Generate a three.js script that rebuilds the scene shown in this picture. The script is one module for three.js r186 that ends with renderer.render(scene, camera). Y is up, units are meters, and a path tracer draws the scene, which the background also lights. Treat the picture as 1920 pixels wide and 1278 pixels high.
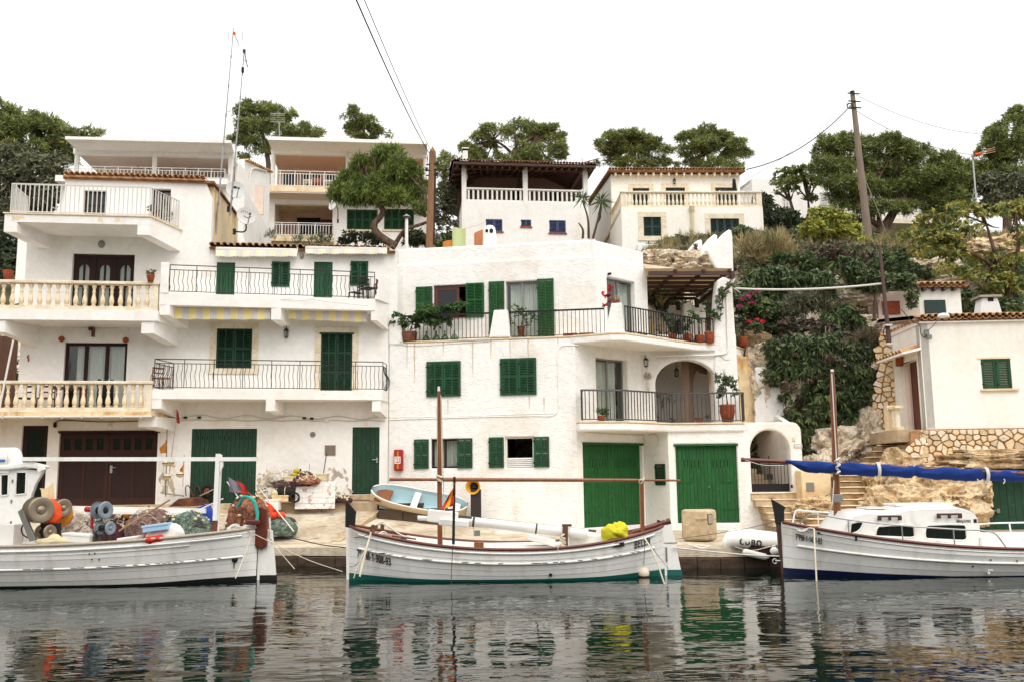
import*as THREE from 'three';
import{mergeGeometries,mergeVertices,toCreasedNormals}from 'three/addons/utils/BufferGeometryUtils.js';
import{RoundedBoxGeometry}from 'three/addons/geometries/RoundedBoxGeometry.js';
import{MarchingCubes}from 'three/addons/objects/MarchingCubes.js';
// ---------- camera, sky, sun, exposure ----------
const scene=new THREE.Scene();
const FOC=1750,CX=960,CY=639,EYE=2.17,PITCH=Math.atan(253 / FOC),ROLL=-0.012;
const camera=new THREE.PerspectiveCamera(2*Math.atan(CY / FOC)*180 / Math.PI,1920 / 1278,0.1,900);
camera.position.set(0,EYE,0);
camera.rotation.set(PITCH,0,ROLL);
camera.updateMatrixWorld();
const renderer=new THREE.WebGLRenderer({antialias:true});
renderer.toneMapping=THREE.LinearToneMapping;
renderer.toneMappingExposure=1.05;
renderer.shadowMap.enabled=true;
renderer.setSize(1024,681);
{// overcast sky: brighter towards the zenith, a little brighter where the hidden sun stands
const w=256,h=128,d=new Float32Array(w*h*4),s=new THREE.Vector3(0.32,0.72,0.62).normalize();
for(let j=0;j<h;j++)for(let i=0;i<w;i++){
const el=((j + 0.5)/ h - 0.5)*Math.PI,az=((i + 0.5)/ w - 0.5)*2*Math.PI;
const v=new THREE.Vector3(Math.cos(el)*Math.cos(az),Math.sin(el),Math.cos(el)*Math.sin(az));
const up=Math.max(0,Math.sin(el)),c=Math.max(0,v.dot(s));
const L=(0.82 + 1.75*up + 0.8*Math.pow(c,4))*0.86,o=(j*w + i)*4;
d[o]=L;d[o + 1]=L*0.996;d[o + 2]=L*0.99;d[o + 3]=1;
}
const t=new THREE.DataTexture(d,w,h,THREE.RGBAFormat,THREE.FloatType);
t.mapping=THREE.EquirectangularReflectionMapping;t.magFilter=t.minFilter=THREE.LinearFilter;t.needsUpdate=true;
scene.background=t;scene.environment=t;
}
const sun=new THREE.DirectionalLight(0xfff8f0,0.85);
sun.position.set(22,62,20);sun.target.position.set(0,3,-30);
sun.castShadow=true;sun.shadow.radius=45;sun.shadow.mapSize.set(2048,2048);
Object.assign(sun.shadow.camera,{left:-50,right:50,top:50,bottom:-50,near:1,far:160});
scene.add(sun,sun.target);
// ---------- helpers ----------
const V=(x,y,z)=>new THREE.Vector3(x,y,z),{sin,cos,abs,max,min,PI,floor,sqrt,hypot}=Math;
const clamp=(x,a=0,b=1)=>max(a,min(b,x)),lerp=(a,b,t)=>a +(b - a)*t,sm=(a,b,x)=>{const t=clamp((x - a)/(b - a));return t*t*(3 - 2*t);};
function rng(s){return()=>{s=(s + 0x6d2b79f5)|0;let t=Math.imul(s ^(s>>>15),1|s);t=(t + Math.imul(t ^(t>>>7),61|t))^ t;return((t ^(t>>>14))>>>0)/ 4294967296;};}
const rnd=rng(7),rr=(a,b,r=rnd)=>a +(b - a)*r();
// the photograph was measured in its own pixels (1920 x 1278): these turn a measured pixel into a place on a known plane of the scene
const ray=(px,py)=>V((px - CX)/ FOC,-(py - CY)/ FOC,-1).applyQuaternion(camera.quaternion);
const atD=(px,py,D)=>{const r=ray(px,py);return r.multiplyScalar(D / -r.z).add(camera.position);};
const atY=(px,py,y)=>{const r=ray(px,py);return r.multiplyScalar((y - EYE)/ r.y).add(camera.position);};
class Frame{// a vertical plane through two ground points: u along it, v up from y0, w out of it towards the viewer
constructor(a,b,y0=0){
this.O=V(a.x,y0,a.z);this.y0=y0;this.dir=V(b.x - a.x,0,b.z - a.z).normalize();this.n=V(-this.dir.z,0,this.dir.x);this.len=hypot(b.x - a.x,b.z - a.z);
this.yaw=Math.atan2(-this.dir.z,this.dir.x);
}
uv(px,py,w=0){const r=ray(px,py),o=this.O.clone().addScaledVector(this.n,w);const t=o.clone().sub(camera.position).dot(this.n)/ r.dot(this.n);const p=r.multiplyScalar(t).add(camera.position);return[p.clone().sub(this.O).dot(this.dir),p.y - this.y0];}
R(x0,y0,x1,y1,w=0){const xm=(x0 + x1)/ 2,ym=(y0 + y1)/ 2;return[this.uv(x0,ym,w)[0],this.uv(x1,ym,w)[0],this.uv(xm,y1,w)[1],this.uv(xm,y0,w)[1]];}
u(px,py,w=0){return this.uv(px,py,w)[0];}
v(px,py,w=0){return this.uv(px,py,w)[1];}
P(u,v,w=0){return this.O.clone().addScaledVector(this.dir,u).addScaledVector(this.n,w).add(V(0,v,0));}
}
const used={};
const numbered=(n)=>{const k=used[n]=(used[n]??-1)+ 1;return k?n + '_' + String(k).padStart(3,'0'):n;};
function tag(o,label,category,group,kind){o.name=numbered(o.name);o.userData={...o.userData};if(label)o.userData.label=label;if(category)o.userData.category=category;if(group)o.userData.group=group;if(kind)o.userData.kind=kind;scene.add(o);return o;}
function thing(name,label,category,pos=V(0,0,0),yaw=0,group){const o=new THREE.Group();o.name=name;tag(o,label,category,group);o.position.copy(pos);o.rotation.y=yaw;return o;}
const framed=(name,label,category,f,group)=>thing(name,label,category,f.O,f.yaw,group);
const plain=(g)=>{g=g.index?g.toNonIndexed():g;for(const k of Object.keys(g.attributes))if(!['position','normal','uv'].includes(k))g.deleteAttribute(k);if(!g.attributes.uv)g.setAttribute('uv',new THREE.BufferAttribute(new Float32Array(g.attributes.position.count*2),2));return g;};
const merged=(gs)=>gs.length===1?gs[0]:mergeGeometries(gs.map(plain));
function boxUV(g,off=[0,0]){// texture coordinates in metres
g=g.index?g.toNonIndexed():g;if(!g.attributes.normal)g.computeVertexNormals();
const p=g.attributes.position,n=p.count,uv=new Float32Array(n*2),a=V(),b=V(),c=V();
for(let i=0;i<n;i +=3){
a.fromBufferAttribute(p,i);b.fromBufferAttribute(p,i + 1);c.fromBufferAttribute(p,i + 2);
const e=b.clone().sub(a).cross(c.clone().sub(a)),X=abs(e.x),Y=abs(e.y),Z=abs(e.z);
[a,b,c].forEach((q,k)=>{const[s,t]=Z>=X&&Z>=Y?[q.x,q.y]:X>=Y?[q.z,q.y]:[q.x,q.z];uv[(i + k)*2]=s + off[0];uv[(i + k)*2 + 1]=t + off[1];});
}
g.setAttribute('uv',new THREE.BufferAttribute(uv,2));return g;
}
function mesh(name,g,m,parent,opt={}){
if(Array.isArray(g))g=merged(g);
if(m.userData.metres&&!g.userData.metric&&!opt.keepUV){g=boxUV(g,opt.off);g.userData.metric=true;}
const o=new THREE.Mesh(g,m);o.name=name;o.castShadow=o.receiveShadow=true;
if(opt.stuff)o.userData.kind='stuff';if(opt.label)o.userData.label=opt.label;
if(opt.at)o.position.set(...opt.at);if(opt.rot)o.rotation.set(...opt.rot);if(opt.scale)o.scale.set(...opt.scale);
if(parent)parent.add(o);return o;
}
const struct=(name,g,m)=>{const o=mesh(name,g,m);o.userData.kind='structure';o.name=numbered(name);scene.add(o);return o;};
// geometry
const box=(x0,x1,y0,y1,z0,z1)=>new THREE.BoxGeometry(abs(x1 - x0),abs(y1 - y0),abs(z1 - z0)).translate((x0 + x1)/ 2,(y0 + y1)/ 2,(z0 + z1)/ 2);
const rbox=(x0,x1,y0,y1,z0,z1,r=0.02,s=2)=>new RoundedBoxGeometry(abs(x1 - x0),abs(y1 - y0),abs(z1 - z0),s,min(r,abs(x1 - x0)/ 2.01,abs(y1 - y0)/ 2.01,abs(z1 - z0)/ 2.01)).translate((x0 + x1)/ 2,(y0 + y1)/ 2,(z0 + z1)/ 2);
const between=(g,a,b)=>{const d=b.clone().sub(a),q=new THREE.Quaternion().setFromUnitVectors(V(0,1,0),d.clone().normalize());return g.applyQuaternion(q).translate(a.x,a.y,a.z);};
const rod=(a,b,r0,r1=r0,n=8)=>{const L=a.distanceTo(b);return between(new THREE.CylinderGeometry(r1,r0,L,n).translate(0,L / 2,0),a,b);};
const bar=(a,b,w,d=w)=>{const L=a.distanceTo(b);return between(new THREE.BoxGeometry(w,L,d).translate(0,L / 2,0),a,b);};
const curve=(pts)=>new THREE.CatmullRomCurve3(pts);
const tube=(pts,r,n=24,rad=6)=>new THREE.TubeGeometry(curve(pts),n,r,rad,false);
function limb(pts,r0,r1,n=12,rad=7){// tapered tube
const c=curve(pts),g=new THREE.TubeGeometry(c,n,1,rad,false),p=g.attributes.position;
for(let i=0;i<=n;i++){const q=c.getPointAt(i / n),r=lerp(r0,r1,i / n);for(let j=0;j<=rad;j++){const k=i*(rad + 1)+ j;p.setXYZ(k,q.x +(p.getX(k)- q.x)*r,q.y +(p.getY(k)- q.y)*r,q.z +(p.getZ(k)- q.z)*r);}}
return g;
}
const sag=(a,b,drop,n=9)=>Array.from({length:n},(_,i)=>{const t=i /(n - 1);return a.clone().lerp(b,t).add(V(0,-drop*4*t*(1 - t),0));});
const shapeOf=(pts)=>new THREE.Shape(pts.map(([x,y])=>new THREE.Vector2(x,y)));
const rectHole=([a,b,c,d])=>{const h=new THREE.Path();h.moveTo(a,c);h.lineTo(a,d);h.lineTo(b,d);h.lineTo(b,c);h.closePath();return h;};
// outline [[u,v]...] with rectangular holes [u0,u1,v0,v1], from w0 to w1
function slabUV(pts,holes,w0,w1,bevel=0){
const s=shapeOf(pts);for(const h of holes)s.holes.push(Array.isArray(h)?rectHole(h):h);
return new THREE.ExtrudeGeometry(s,bevel?{depth:w1 - w0 - 2*bevel,bevelEnabled:true,bevelSize:bevel,bevelThickness:bevel,bevelOffset:-bevel,bevelSegments:2,curveSegments:20}:{depth:w1 - w0,bevelEnabled:false,curveSegments:20}).translate(0,0,w0 + bevel);
}
// plan outline [[u,w]...] from v0 up to v1
const slabPlan=(pts,v0,v1,bevel=0)=>slabUV(pts.map(([u,w])=>[u,-w]),[],0,v1 - v0,bevel).rotateX(-PI / 2).translate(0,v0,0);
const lathe=(prof,n=12)=>new THREE.LatheGeometry(prof.map(([r,y])=>new THREE.Vector2(r,y)),n);
function noisy(g,amp,freq,seed=0,along){// displace along normals with coherent noise
g=mergeVertices(plainPos(g),1e-4);g.computeVertexNormals();const p=g.attributes.position,n=g.attributes.normal;
for(let i=0;i<p.count;i++){const x=p.getX(i),y=p.getY(i),z=p.getZ(i),k=amp*fbm3(x*freq + seed,y*freq + seed*1.7,z*freq - seed,4);p.setXYZ(i,x + n.getX(i)*k,y + n.getY(i)*k,z + n.getZ(i)*k);}
g.computeVertexNormals();return g;
}
const plainPos=(g)=>{g=g.clone();for(const k of Object.keys(g.attributes))if(k !=='position')g.deleteAttribute(k);return g;};
// noise
const hsh=(x,y,z)=>{let h=Math.imul(x|0,374761393)^ Math.imul(y|0,668265263)^ Math.imul(z|0,2147483647 - 1274126177);h=Math.imul(h ^(h>>>13),1274126177);return((h ^(h>>>16))>>>0)/ 4294967296;};
const fade=(t)=>t*t*(3 - 2*t);
function vn(x,y,p,s=0){const i=floor(x),j=floor(y),u=fade(x - i),v=fade(y - j),w=(a)=>((a % p)+ p)% p;return lerp(lerp(hsh(w(i),w(j),s),hsh(w(i + 1),w(j),s),u),lerp(hsh(w(i),w(j + 1),s),hsh(w(i + 1),w(j + 1),s),u),v);}
const fbm=(u,v,p,o=5,s=0)=>{let a=0,k=0.5,t=0;for(let i=0;i<o;i++){a +=k*vn(u*p,v*p,p,s + i);t +=k;k*=0.5;p*=2;}return a / t;};
function vn3(x,y,z){const i=floor(x),j=floor(y),k=floor(z),u=fade(x - i),v=fade(y - j),w=fade(z - k),h=(a,b,c)=>hsh(i + a,j + b,k + c);return lerp(lerp(lerp(h(0,0,0),h(1,0,0),u),lerp(h(0,1,0),h(1,1,0),u),v),lerp(lerp(h(0,0,1),h(1,0,1),u),lerp(h(0,1,1),h(1,1,1),u),v),w);}
const fbm3=(x,y,z,o=4)=>{let a=0,k=0.5,t=0;for(let i=0;i<o;i++){a +=k*vn3(x,y,z);t +=k;k*=0.5;x=x*2 + 11.3;y=y*2 + 5.1;z=z*2 + 7.7;}return(a / t)*2 - 1;};
// textures: f(u, v) in 0..1 gives sRGB [r,g,b] or a grey, 0..1
function tex(n,metres,f,srgb=true){
const d=new Uint8Array(n*n*4);
for(let j=0;j<n;j++)for(let i=0;i<n;i++){let c=f((i + 0.5)/ n,(j + 0.5)/ n);if(!Array.isArray(c))c=[c,c,c];const o=(j*n + i)*4;for(let k=0;k<3;k++)d[o + k]=clamp(c[k])*255;d[o + 3]=255;}
const t=new THREE.DataTexture(d,n,n);t.wrapS=t.wrapT=THREE.RepeatWrapping;t.magFilter=THREE.LinearFilter;t.minFilter=THREE.LinearMipmapLinearFilter;t.generateMipmaps=true;
const[a,b]=Array.isArray(metres)?metres:[metres,metres];t.repeat.set(1 / a,1 / b);if(srgb)t.colorSpace=THREE.SRGBColorSpace;t.needsUpdate=true;return t;
}
function canvasTex(w,h,draw,srgb=true,metres){
const c=document.createElement('canvas');c.width=w;c.height=h;draw(c.getContext('2d'),w,h);const t=new THREE.CanvasTexture(c);
if(metres){t.wrapS=t.wrapT=THREE.RepeatWrapping;t.repeat.set(1 / metres[0],1 / metres[1]);}if(srgb)t.colorSpace=THREE.SRGBColorSpace;return t;
}
function mat(color,o={}){
const{phys,...r}=o,m=new(phys?THREE.MeshPhysicalMaterial:THREE.MeshStandardMaterial)({roughness:0.75,color,...r});
if(r.map||r.bumpMap||r.roughnessMap)m.userData.metres=true;return m;
}
const mix3=(a,b,t)=>[lerp(a[0],b[0],t),lerp(a[1],b[1],t),lerp(a[2],b[2],t)],mul3=(a,k)=>[a[0]*k,a[1]*k,a[2]*k];
const rgb=(h)=>[(h>>16&255)/ 255,(h>>8&255)/ 255,(h&255)/ 255];
// ---------- materials ----------
const wallTone=(base,stain,amt,s)=>(u,v)=>{const b=fbm(u,v,5,5,s),st=fbm(u,v*0.25,16,4,s + 20),g=fbm(u,v,64,2,s + 40);let c=mix3(base,stain,clamp((b - 0.52)*3)*amt + clamp((st - 0.6)*3.2)*amt*1.1);return mul3(c,0.975 + 0.05*g);};
const T_wall=tex(512,7,wallTone(rgb(0xf0ece6),rgb(0xd9cdbd),0.4,1)),T_stucco=tex(512,5.3,wallTone(rgb(0xf2efea),rgb(0xddd0bd),0.5,3)),T_cream=tex(512,6,wallTone(rgb(0xf3eee4),rgb(0xe6dac6),0.4,5)),T_ochre=tex(512,4,wallTone(rgb(0xe6cfa6),rgb(0xb98a50),0.95,8));
const B_plain=tex(256,0.9,(u,v)=>fbm(u,v,10,5,71),false);
const B_stucco=canvasTex(1024,1024,(g,w,h)=>{// float marks: short crescents left by the trowel
g.fillStyle='#808080';g.fillRect(0,0,w,h);const r=rng(91);g.lineCap='round';
for(let i=0;i<620;i++){const x=r()*w,y=r()*h,L=20 + r()*55,a=(r()- 0.5)*1.1 +(r()<0.35?0.6:0);const k=r()<0.5?1:-1;
for(const ox of[-w,0,w])for(const oy of[-h,0,h]){if(x + ox<-90||x + ox>w + 90||y + oy<-90||y + oy>h + 90)continue;g.save();g.translate(x + ox,y + oy);g.rotate(a);
g.globalAlpha=0.55;g.strokeStyle='#d8d8d8';g.lineWidth=7;g.beginPath();g.moveTo(-L / 2,0);g.quadraticCurveTo(0,k*11,L / 2,0);g.stroke();
g.strokeStyle='#2c2c2c';g.lineWidth=4;g.beginPath();g.moveTo(-L / 2,7);g.quadraticCurveTo(0,7 + k*11,L / 2,7);g.stroke();g.restore();}}
},false,[3.1,3.1]);
const M={};
M.wall=mat(0xffffff,{map:T_wall,bumpMap:B_plain,bumpScale:0.006,roughness:0.9});
M.stucco=mat(0xffffff,{map:T_stucco,bumpMap:B_stucco,bumpScale:0.019,roughness:0.92});
M.cream=mat(0xffffff,{map:T_cream,bumpMap:B_plain,bumpScale:0.005,roughness:0.92});
M.pinkwall=mat(0xf2e0d6,{map:T_wall,roughness:0.92});
M.ochre=mat(0xffffff,{map:T_ochre,bumpMap:B_plain,bumpScale:0.01,roughness:0.95});
const T_mares=tex(256,1.6,(u,v)=>{const a=fbm(u,v,6,5,12),b=fbm(u,v,50,2,15);return mul3(mix3(rgb(0xe8dcc6),rgb(0xd4c09f),clamp((a - 0.35)*2)),0.93 + 0.14*b);});
M.sand=mat(0xffffff,{map:T_mares,bumpMap:B_plain,bumpScale:0.006,roughness:0.92});
M.sandpale=mat(0xfff6e6,{map:T_mares,roughness:0.92});
const grain=(a,b,s,k=1)=>(u,v)=>{const n=fbm(u,v*0.12,24,4,s),f=fbm(u,v*0.06,90,2,s + 9),m=fbm(u,v,4,3,s + 5);return mul3(mix3(a,b,clamp(0.5*n + 0.5*m +(f - 0.5)*0.5)),k);};
const wood=(a,b,s,o={})=>mat(0xffffff,{map:tex(256,[0.5,1.6],grain(rgb(a),rgb(b),s)),roughness:0.6,...o});
M.brown=wood(0x1e0a06,0x32150b,31,{roughness:0.85});
M.brownworn=wood(0x260f08,0x4a2413,33,{roughness:0.85});
M.varnish=wood(0x64331a,0x9a6230,35,{roughness:0.35});
M.mahogany=wood(0x4a1a10,0x70301c,37,{roughness:0.35});
const T_decay=tex(256,1.3,(u,v)=>{const n=fbm(u,v,6,6,401),k=fbm(u,v,20,4,403);return n + 0.35*(k - 0.5)>0.5?rgb(0xe9e2d8):mix3(rgb(0xcdb595),rgb(0xa8a096),clamp((fbm(u,v,4,4,405)- 0.35)*3));});
M.dripstain=mat(0xd9cbb6,{map:T_stucco,roughness:0.95});
M.decay=mat(0xffffff,{map:T_decay,bumpMap:B_plain,bumpScale:0.02,roughness:0.95});
M.greywood=wood(0x8f8272,0xb9ab98,39);
M.teak=wood(0x7a5f45,0xa58562,41);
M.polewood=wood(0x6d4a33,0x9b7352,43,{roughness:0.85});
M.poleGrey=wood(0x6b5c50,0x8f7f70,45,{roughness:0.9});
M.pergola=wood(0x38201a,0x553024,47);
M.raft=wood(0x4a2c1e,0x6d4632,48);
const paint=(h,dark,s,o={})=>mat(0xffffff,{map:tex(256,[0.9,1.9],(u,v)=>{const n=fbm(u,v*0.15,30,4,s),m=fbm(u,v,5,4,s + 3),f=fbm(u,v,60,2,s + 7);const q=fbm(u,v*0.5,26,4,s + 11);return mul3(mix3(mix3(rgb(h),rgb(dark),clamp(1.5*m - 0.25 + 0.8*(n - 0.5))),[0.45,0.55,0.47],clamp((q - 0.66)*6)*0.35),0.9 + 0.2*f);}),roughness:0.72,...o});
M.green=paint(0x0f4f2a,0x083a1e,51);
M.greendoor=paint(0x07591b,0x054313,53);
M.greendark=paint(0x083f22,0x052d17,55);
M.greencave=paint(0x074428,0x04301b,57,{roughness:0.65});
M.greenblk=mat(0x1d3530,{roughness:0.6});
M.blueshut=mat(0x3a4668,{roughness:0.6});
M.white=mat(0xdedad3,{roughness:0.5});
M.whitegloss=mat(0xeeece8,{map:tex(512,2.4,(u,v)=>{const n=fbm(u,v*0.35,14,5,161),m=fbm(u,v,4,4,163),k=fbm(u,v,60,2,165);return mul3(mix3([1,1,0.99],rgb(0xbdb4a6),0.45*clamp((n - 0.52)*2.6)*clamp((m - 0.3)*2.4)),0.97 + 0.05*k);}),roughness:0.35});
M.dishwhite=mat(0xc6c4c0,{roughness:0.6});
M.cloth=mat(0xe4e0d8,{roughness:0.9});
M.curtain=new THREE.MeshPhysicalMaterial({color:0xe6e3dd,roughness:1,transmission:0.15,thickness:0,side:THREE.DoubleSide});
M.iron=mat(0x14110f,{roughness:0.55,metalness:0.3});
M.irongrey=mat(0x3c3c3e,{roughness:0.5,metalness:0.3});
M.railwhite=mat(0xc9c5be,{roughness:0.5});
M.steel=mat(0xa9a9a6,{roughness:0.35,metalness:0.85});
M.dullsteel=mat(0x8d8a85,{roughness:0.5,metalness:0.7});
M.greypaint=mat(0x7c8790,{roughness:0.5});
M.dark=mat(0x0b0908,{roughness:0.8});
M.pinkloggia=mat(0xe6c3b2,{map:T_wall,roughness:0.92});
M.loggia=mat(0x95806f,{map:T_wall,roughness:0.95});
M.interior=mat(0x4c443c,{roughness:0.95});
M.glass=new THREE.MeshPhysicalMaterial({color:0xf4f8f6,roughness:0.02,transmission:1,thickness:0,ior:1.5});
M.darkglass=new THREE.MeshPhysicalMaterial({color:0x2a3230,roughness:0.03,transmission:0.6,thickness:0,ior:1.5});
const T_tile=tex(256,0.7,(u,v)=>{const a=fbm(u,v,5,5,61),b=fbm(u,v,40,2,63);return mul3(mix3(rgb(0xd8b48c),rgb(0x96694a),clamp((a - 0.3)*1.9)),0.9 + 0.2*b);});
M.tile=[0xf6f0e8,0xe8dccd,0xd0c0b0,0xeadcc8].map((c)=>mat(c,{map:T_tile,roughness:0.9}));
M.tiledark=mat(0xb09a86,{map:T_tile,roughness:0.9});
M.terracotta=mat(0xa4532f,{map:tex(128,0.6,(u,v)=>{const a=fbm(u,v,6,4,66);return mul3([1,0.96,0.92],0.75 + 0.35*a);}),roughness:0.85});
const T_conc=tex(512,3.2,(u,v)=>{const a=fbm(u,v,4,5,81),b=fbm(u,v,30,3,83),st=fbm(u,v*3,6,4,85);let c=mix3(rgb(0xcbbda6),rgb(0xa8967d),clamp((a - 0.4)*2.4));c=mix3(c,rgb(0x6b533c),clamp((st - 0.66)*5)*0.75);return mul3(c,0.88 + 0.22*b);});
const T_rust=tex(256,1.2,(u,v)=>{const a=fbm(u,v,6,5,87);return mix3(rgb(0x45241a),rgb(0x7a4a30),clamp((a - 0.3)*2.2));});
M.quay=mat(0xffffff,{map:T_conc,bumpMap:tex(256,1.1,(u,v)=>fbm(u,v,8,5,89),false),bumpScale:0.02,roughness:0.92});
M.quaydark=mat(0x63544a,{map:T_conc,bumpMap:M.quay.bumpMap,bumpScale:0.03,roughness:0.85});
M.step=mat(0xf2e8da,{map:T_conc,bumpMap:M.quay.bumpMap,bumpScale:0.012,roughness:0.92});
M.mortarstep=mat(0xcdb698,{map:T_conc,bumpMap:M.quay.bumpMap,bumpScale:0.05,roughness:0.95});
M.rust=mat(0xffffff,{map:T_rust,roughness:0.9});
const T_rock=tex(1024,4,(u,v)=>{const a=fbm(u,v,4,6,101),b=fbm(u,v,14,5,103),f=fbm(u,v,70,3,105);let c=mix3(rgb(0xe6dccb),rgb(0xcdb797),clamp((a - 0.38)*2.6));c=mix3(c,rgb(0x8a8176),clamp((b - 0.56)*4)*0.8);c=mix3(c,rgb(0x584636),clamp((0.36 - fbm(u,v,9,5,107))*7)*0.8);return mul3(c,0.82 + 0.32*f);});
const B_rock=tex(1024,4,(u,v)=>clamp(0.55*fbm(u,v,6,7,111)+ 0.45*(1 - abs(2*fbm(u,v,7,7,113)- 1)*1.6)),false);
M.rock=mat(0xffffff,{map:T_rock,bumpMap:B_rock,bumpScale:0.3,roughness:0.95});
M.rockwarm=mat(0xfff0d8,{map:T_rock,bumpMap:B_rock,bumpScale:0.26,roughness:0.95});
M.rockdark=mat(0x9c8a74,{map:T_rock,bumpMap:B_rock,bumpScale:0.3,roughness:0.95});
M.soil=mat(0xffffff,{map:tex(256,3,(u,v)=>{const a=fbm(u,v,5,5,121);return mix3(rgb(0x3d3a22),rgb(0x6f5f40),clamp((a - 0.35)*2));}),roughness:1});
M.mortar=mat(0xffffff,{map:tex(256,1.5,(u,v)=>{const a=fbm(u,v,8,5,125);return mix3(rgb(0x9a6a4a),rgb(0xb98f68),clamp((a - 0.3)*2));}),bumpMap:B_plain,bumpScale:0.02,roughness:1});
const T_bark=tex(256,[0.6,1.2],(u,v)=>{const a=fbm(u,v*0.4,14,5,131),b=fbm(u,v,5,3,133);return mix3(rgb(0x3a2a20),rgb(0x8c7460),clamp(a*0.7 + b*0.5 - 0.15));});
M.bark=mat(0xffffff,{map:T_bark,bumpMap:tex(256,[0.6,1.2],(u,v)=>fbm(u,v*0.4,14,5,131),false),bumpScale:0.05,roughness:1});
M.barkpale=mat(0xe8dccd,{map:T_bark,roughness:1});
M.rope=mat(0xc9bda6,{roughness:1});M.ropedark=mat(0x4a453e,{roughness:1});M.cable=mat(0x1c1a19,{roughness:0.8});M.cablewhite=mat(0xcfcac1,{roughness:0.7});
M.yellow=mat(0xc2b818,{roughness:0.8});M.orange=mat(0xd9400f,{roughness:0.75});M.red=mat(0xa3140f,{roughness:0.5});M.redcloth=mat(0xb8241a,{roughness:0.85});
M.blue=mat(0x0d3aa0,{roughness:0.75});M.ochrecloth=mat(0xc07f12,{roughness:0.85});M.foam=mat(0xcfc09a,{roughness:0.95});
M.fruit=mat(0xb3a01c,{roughness:0.6});
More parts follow.
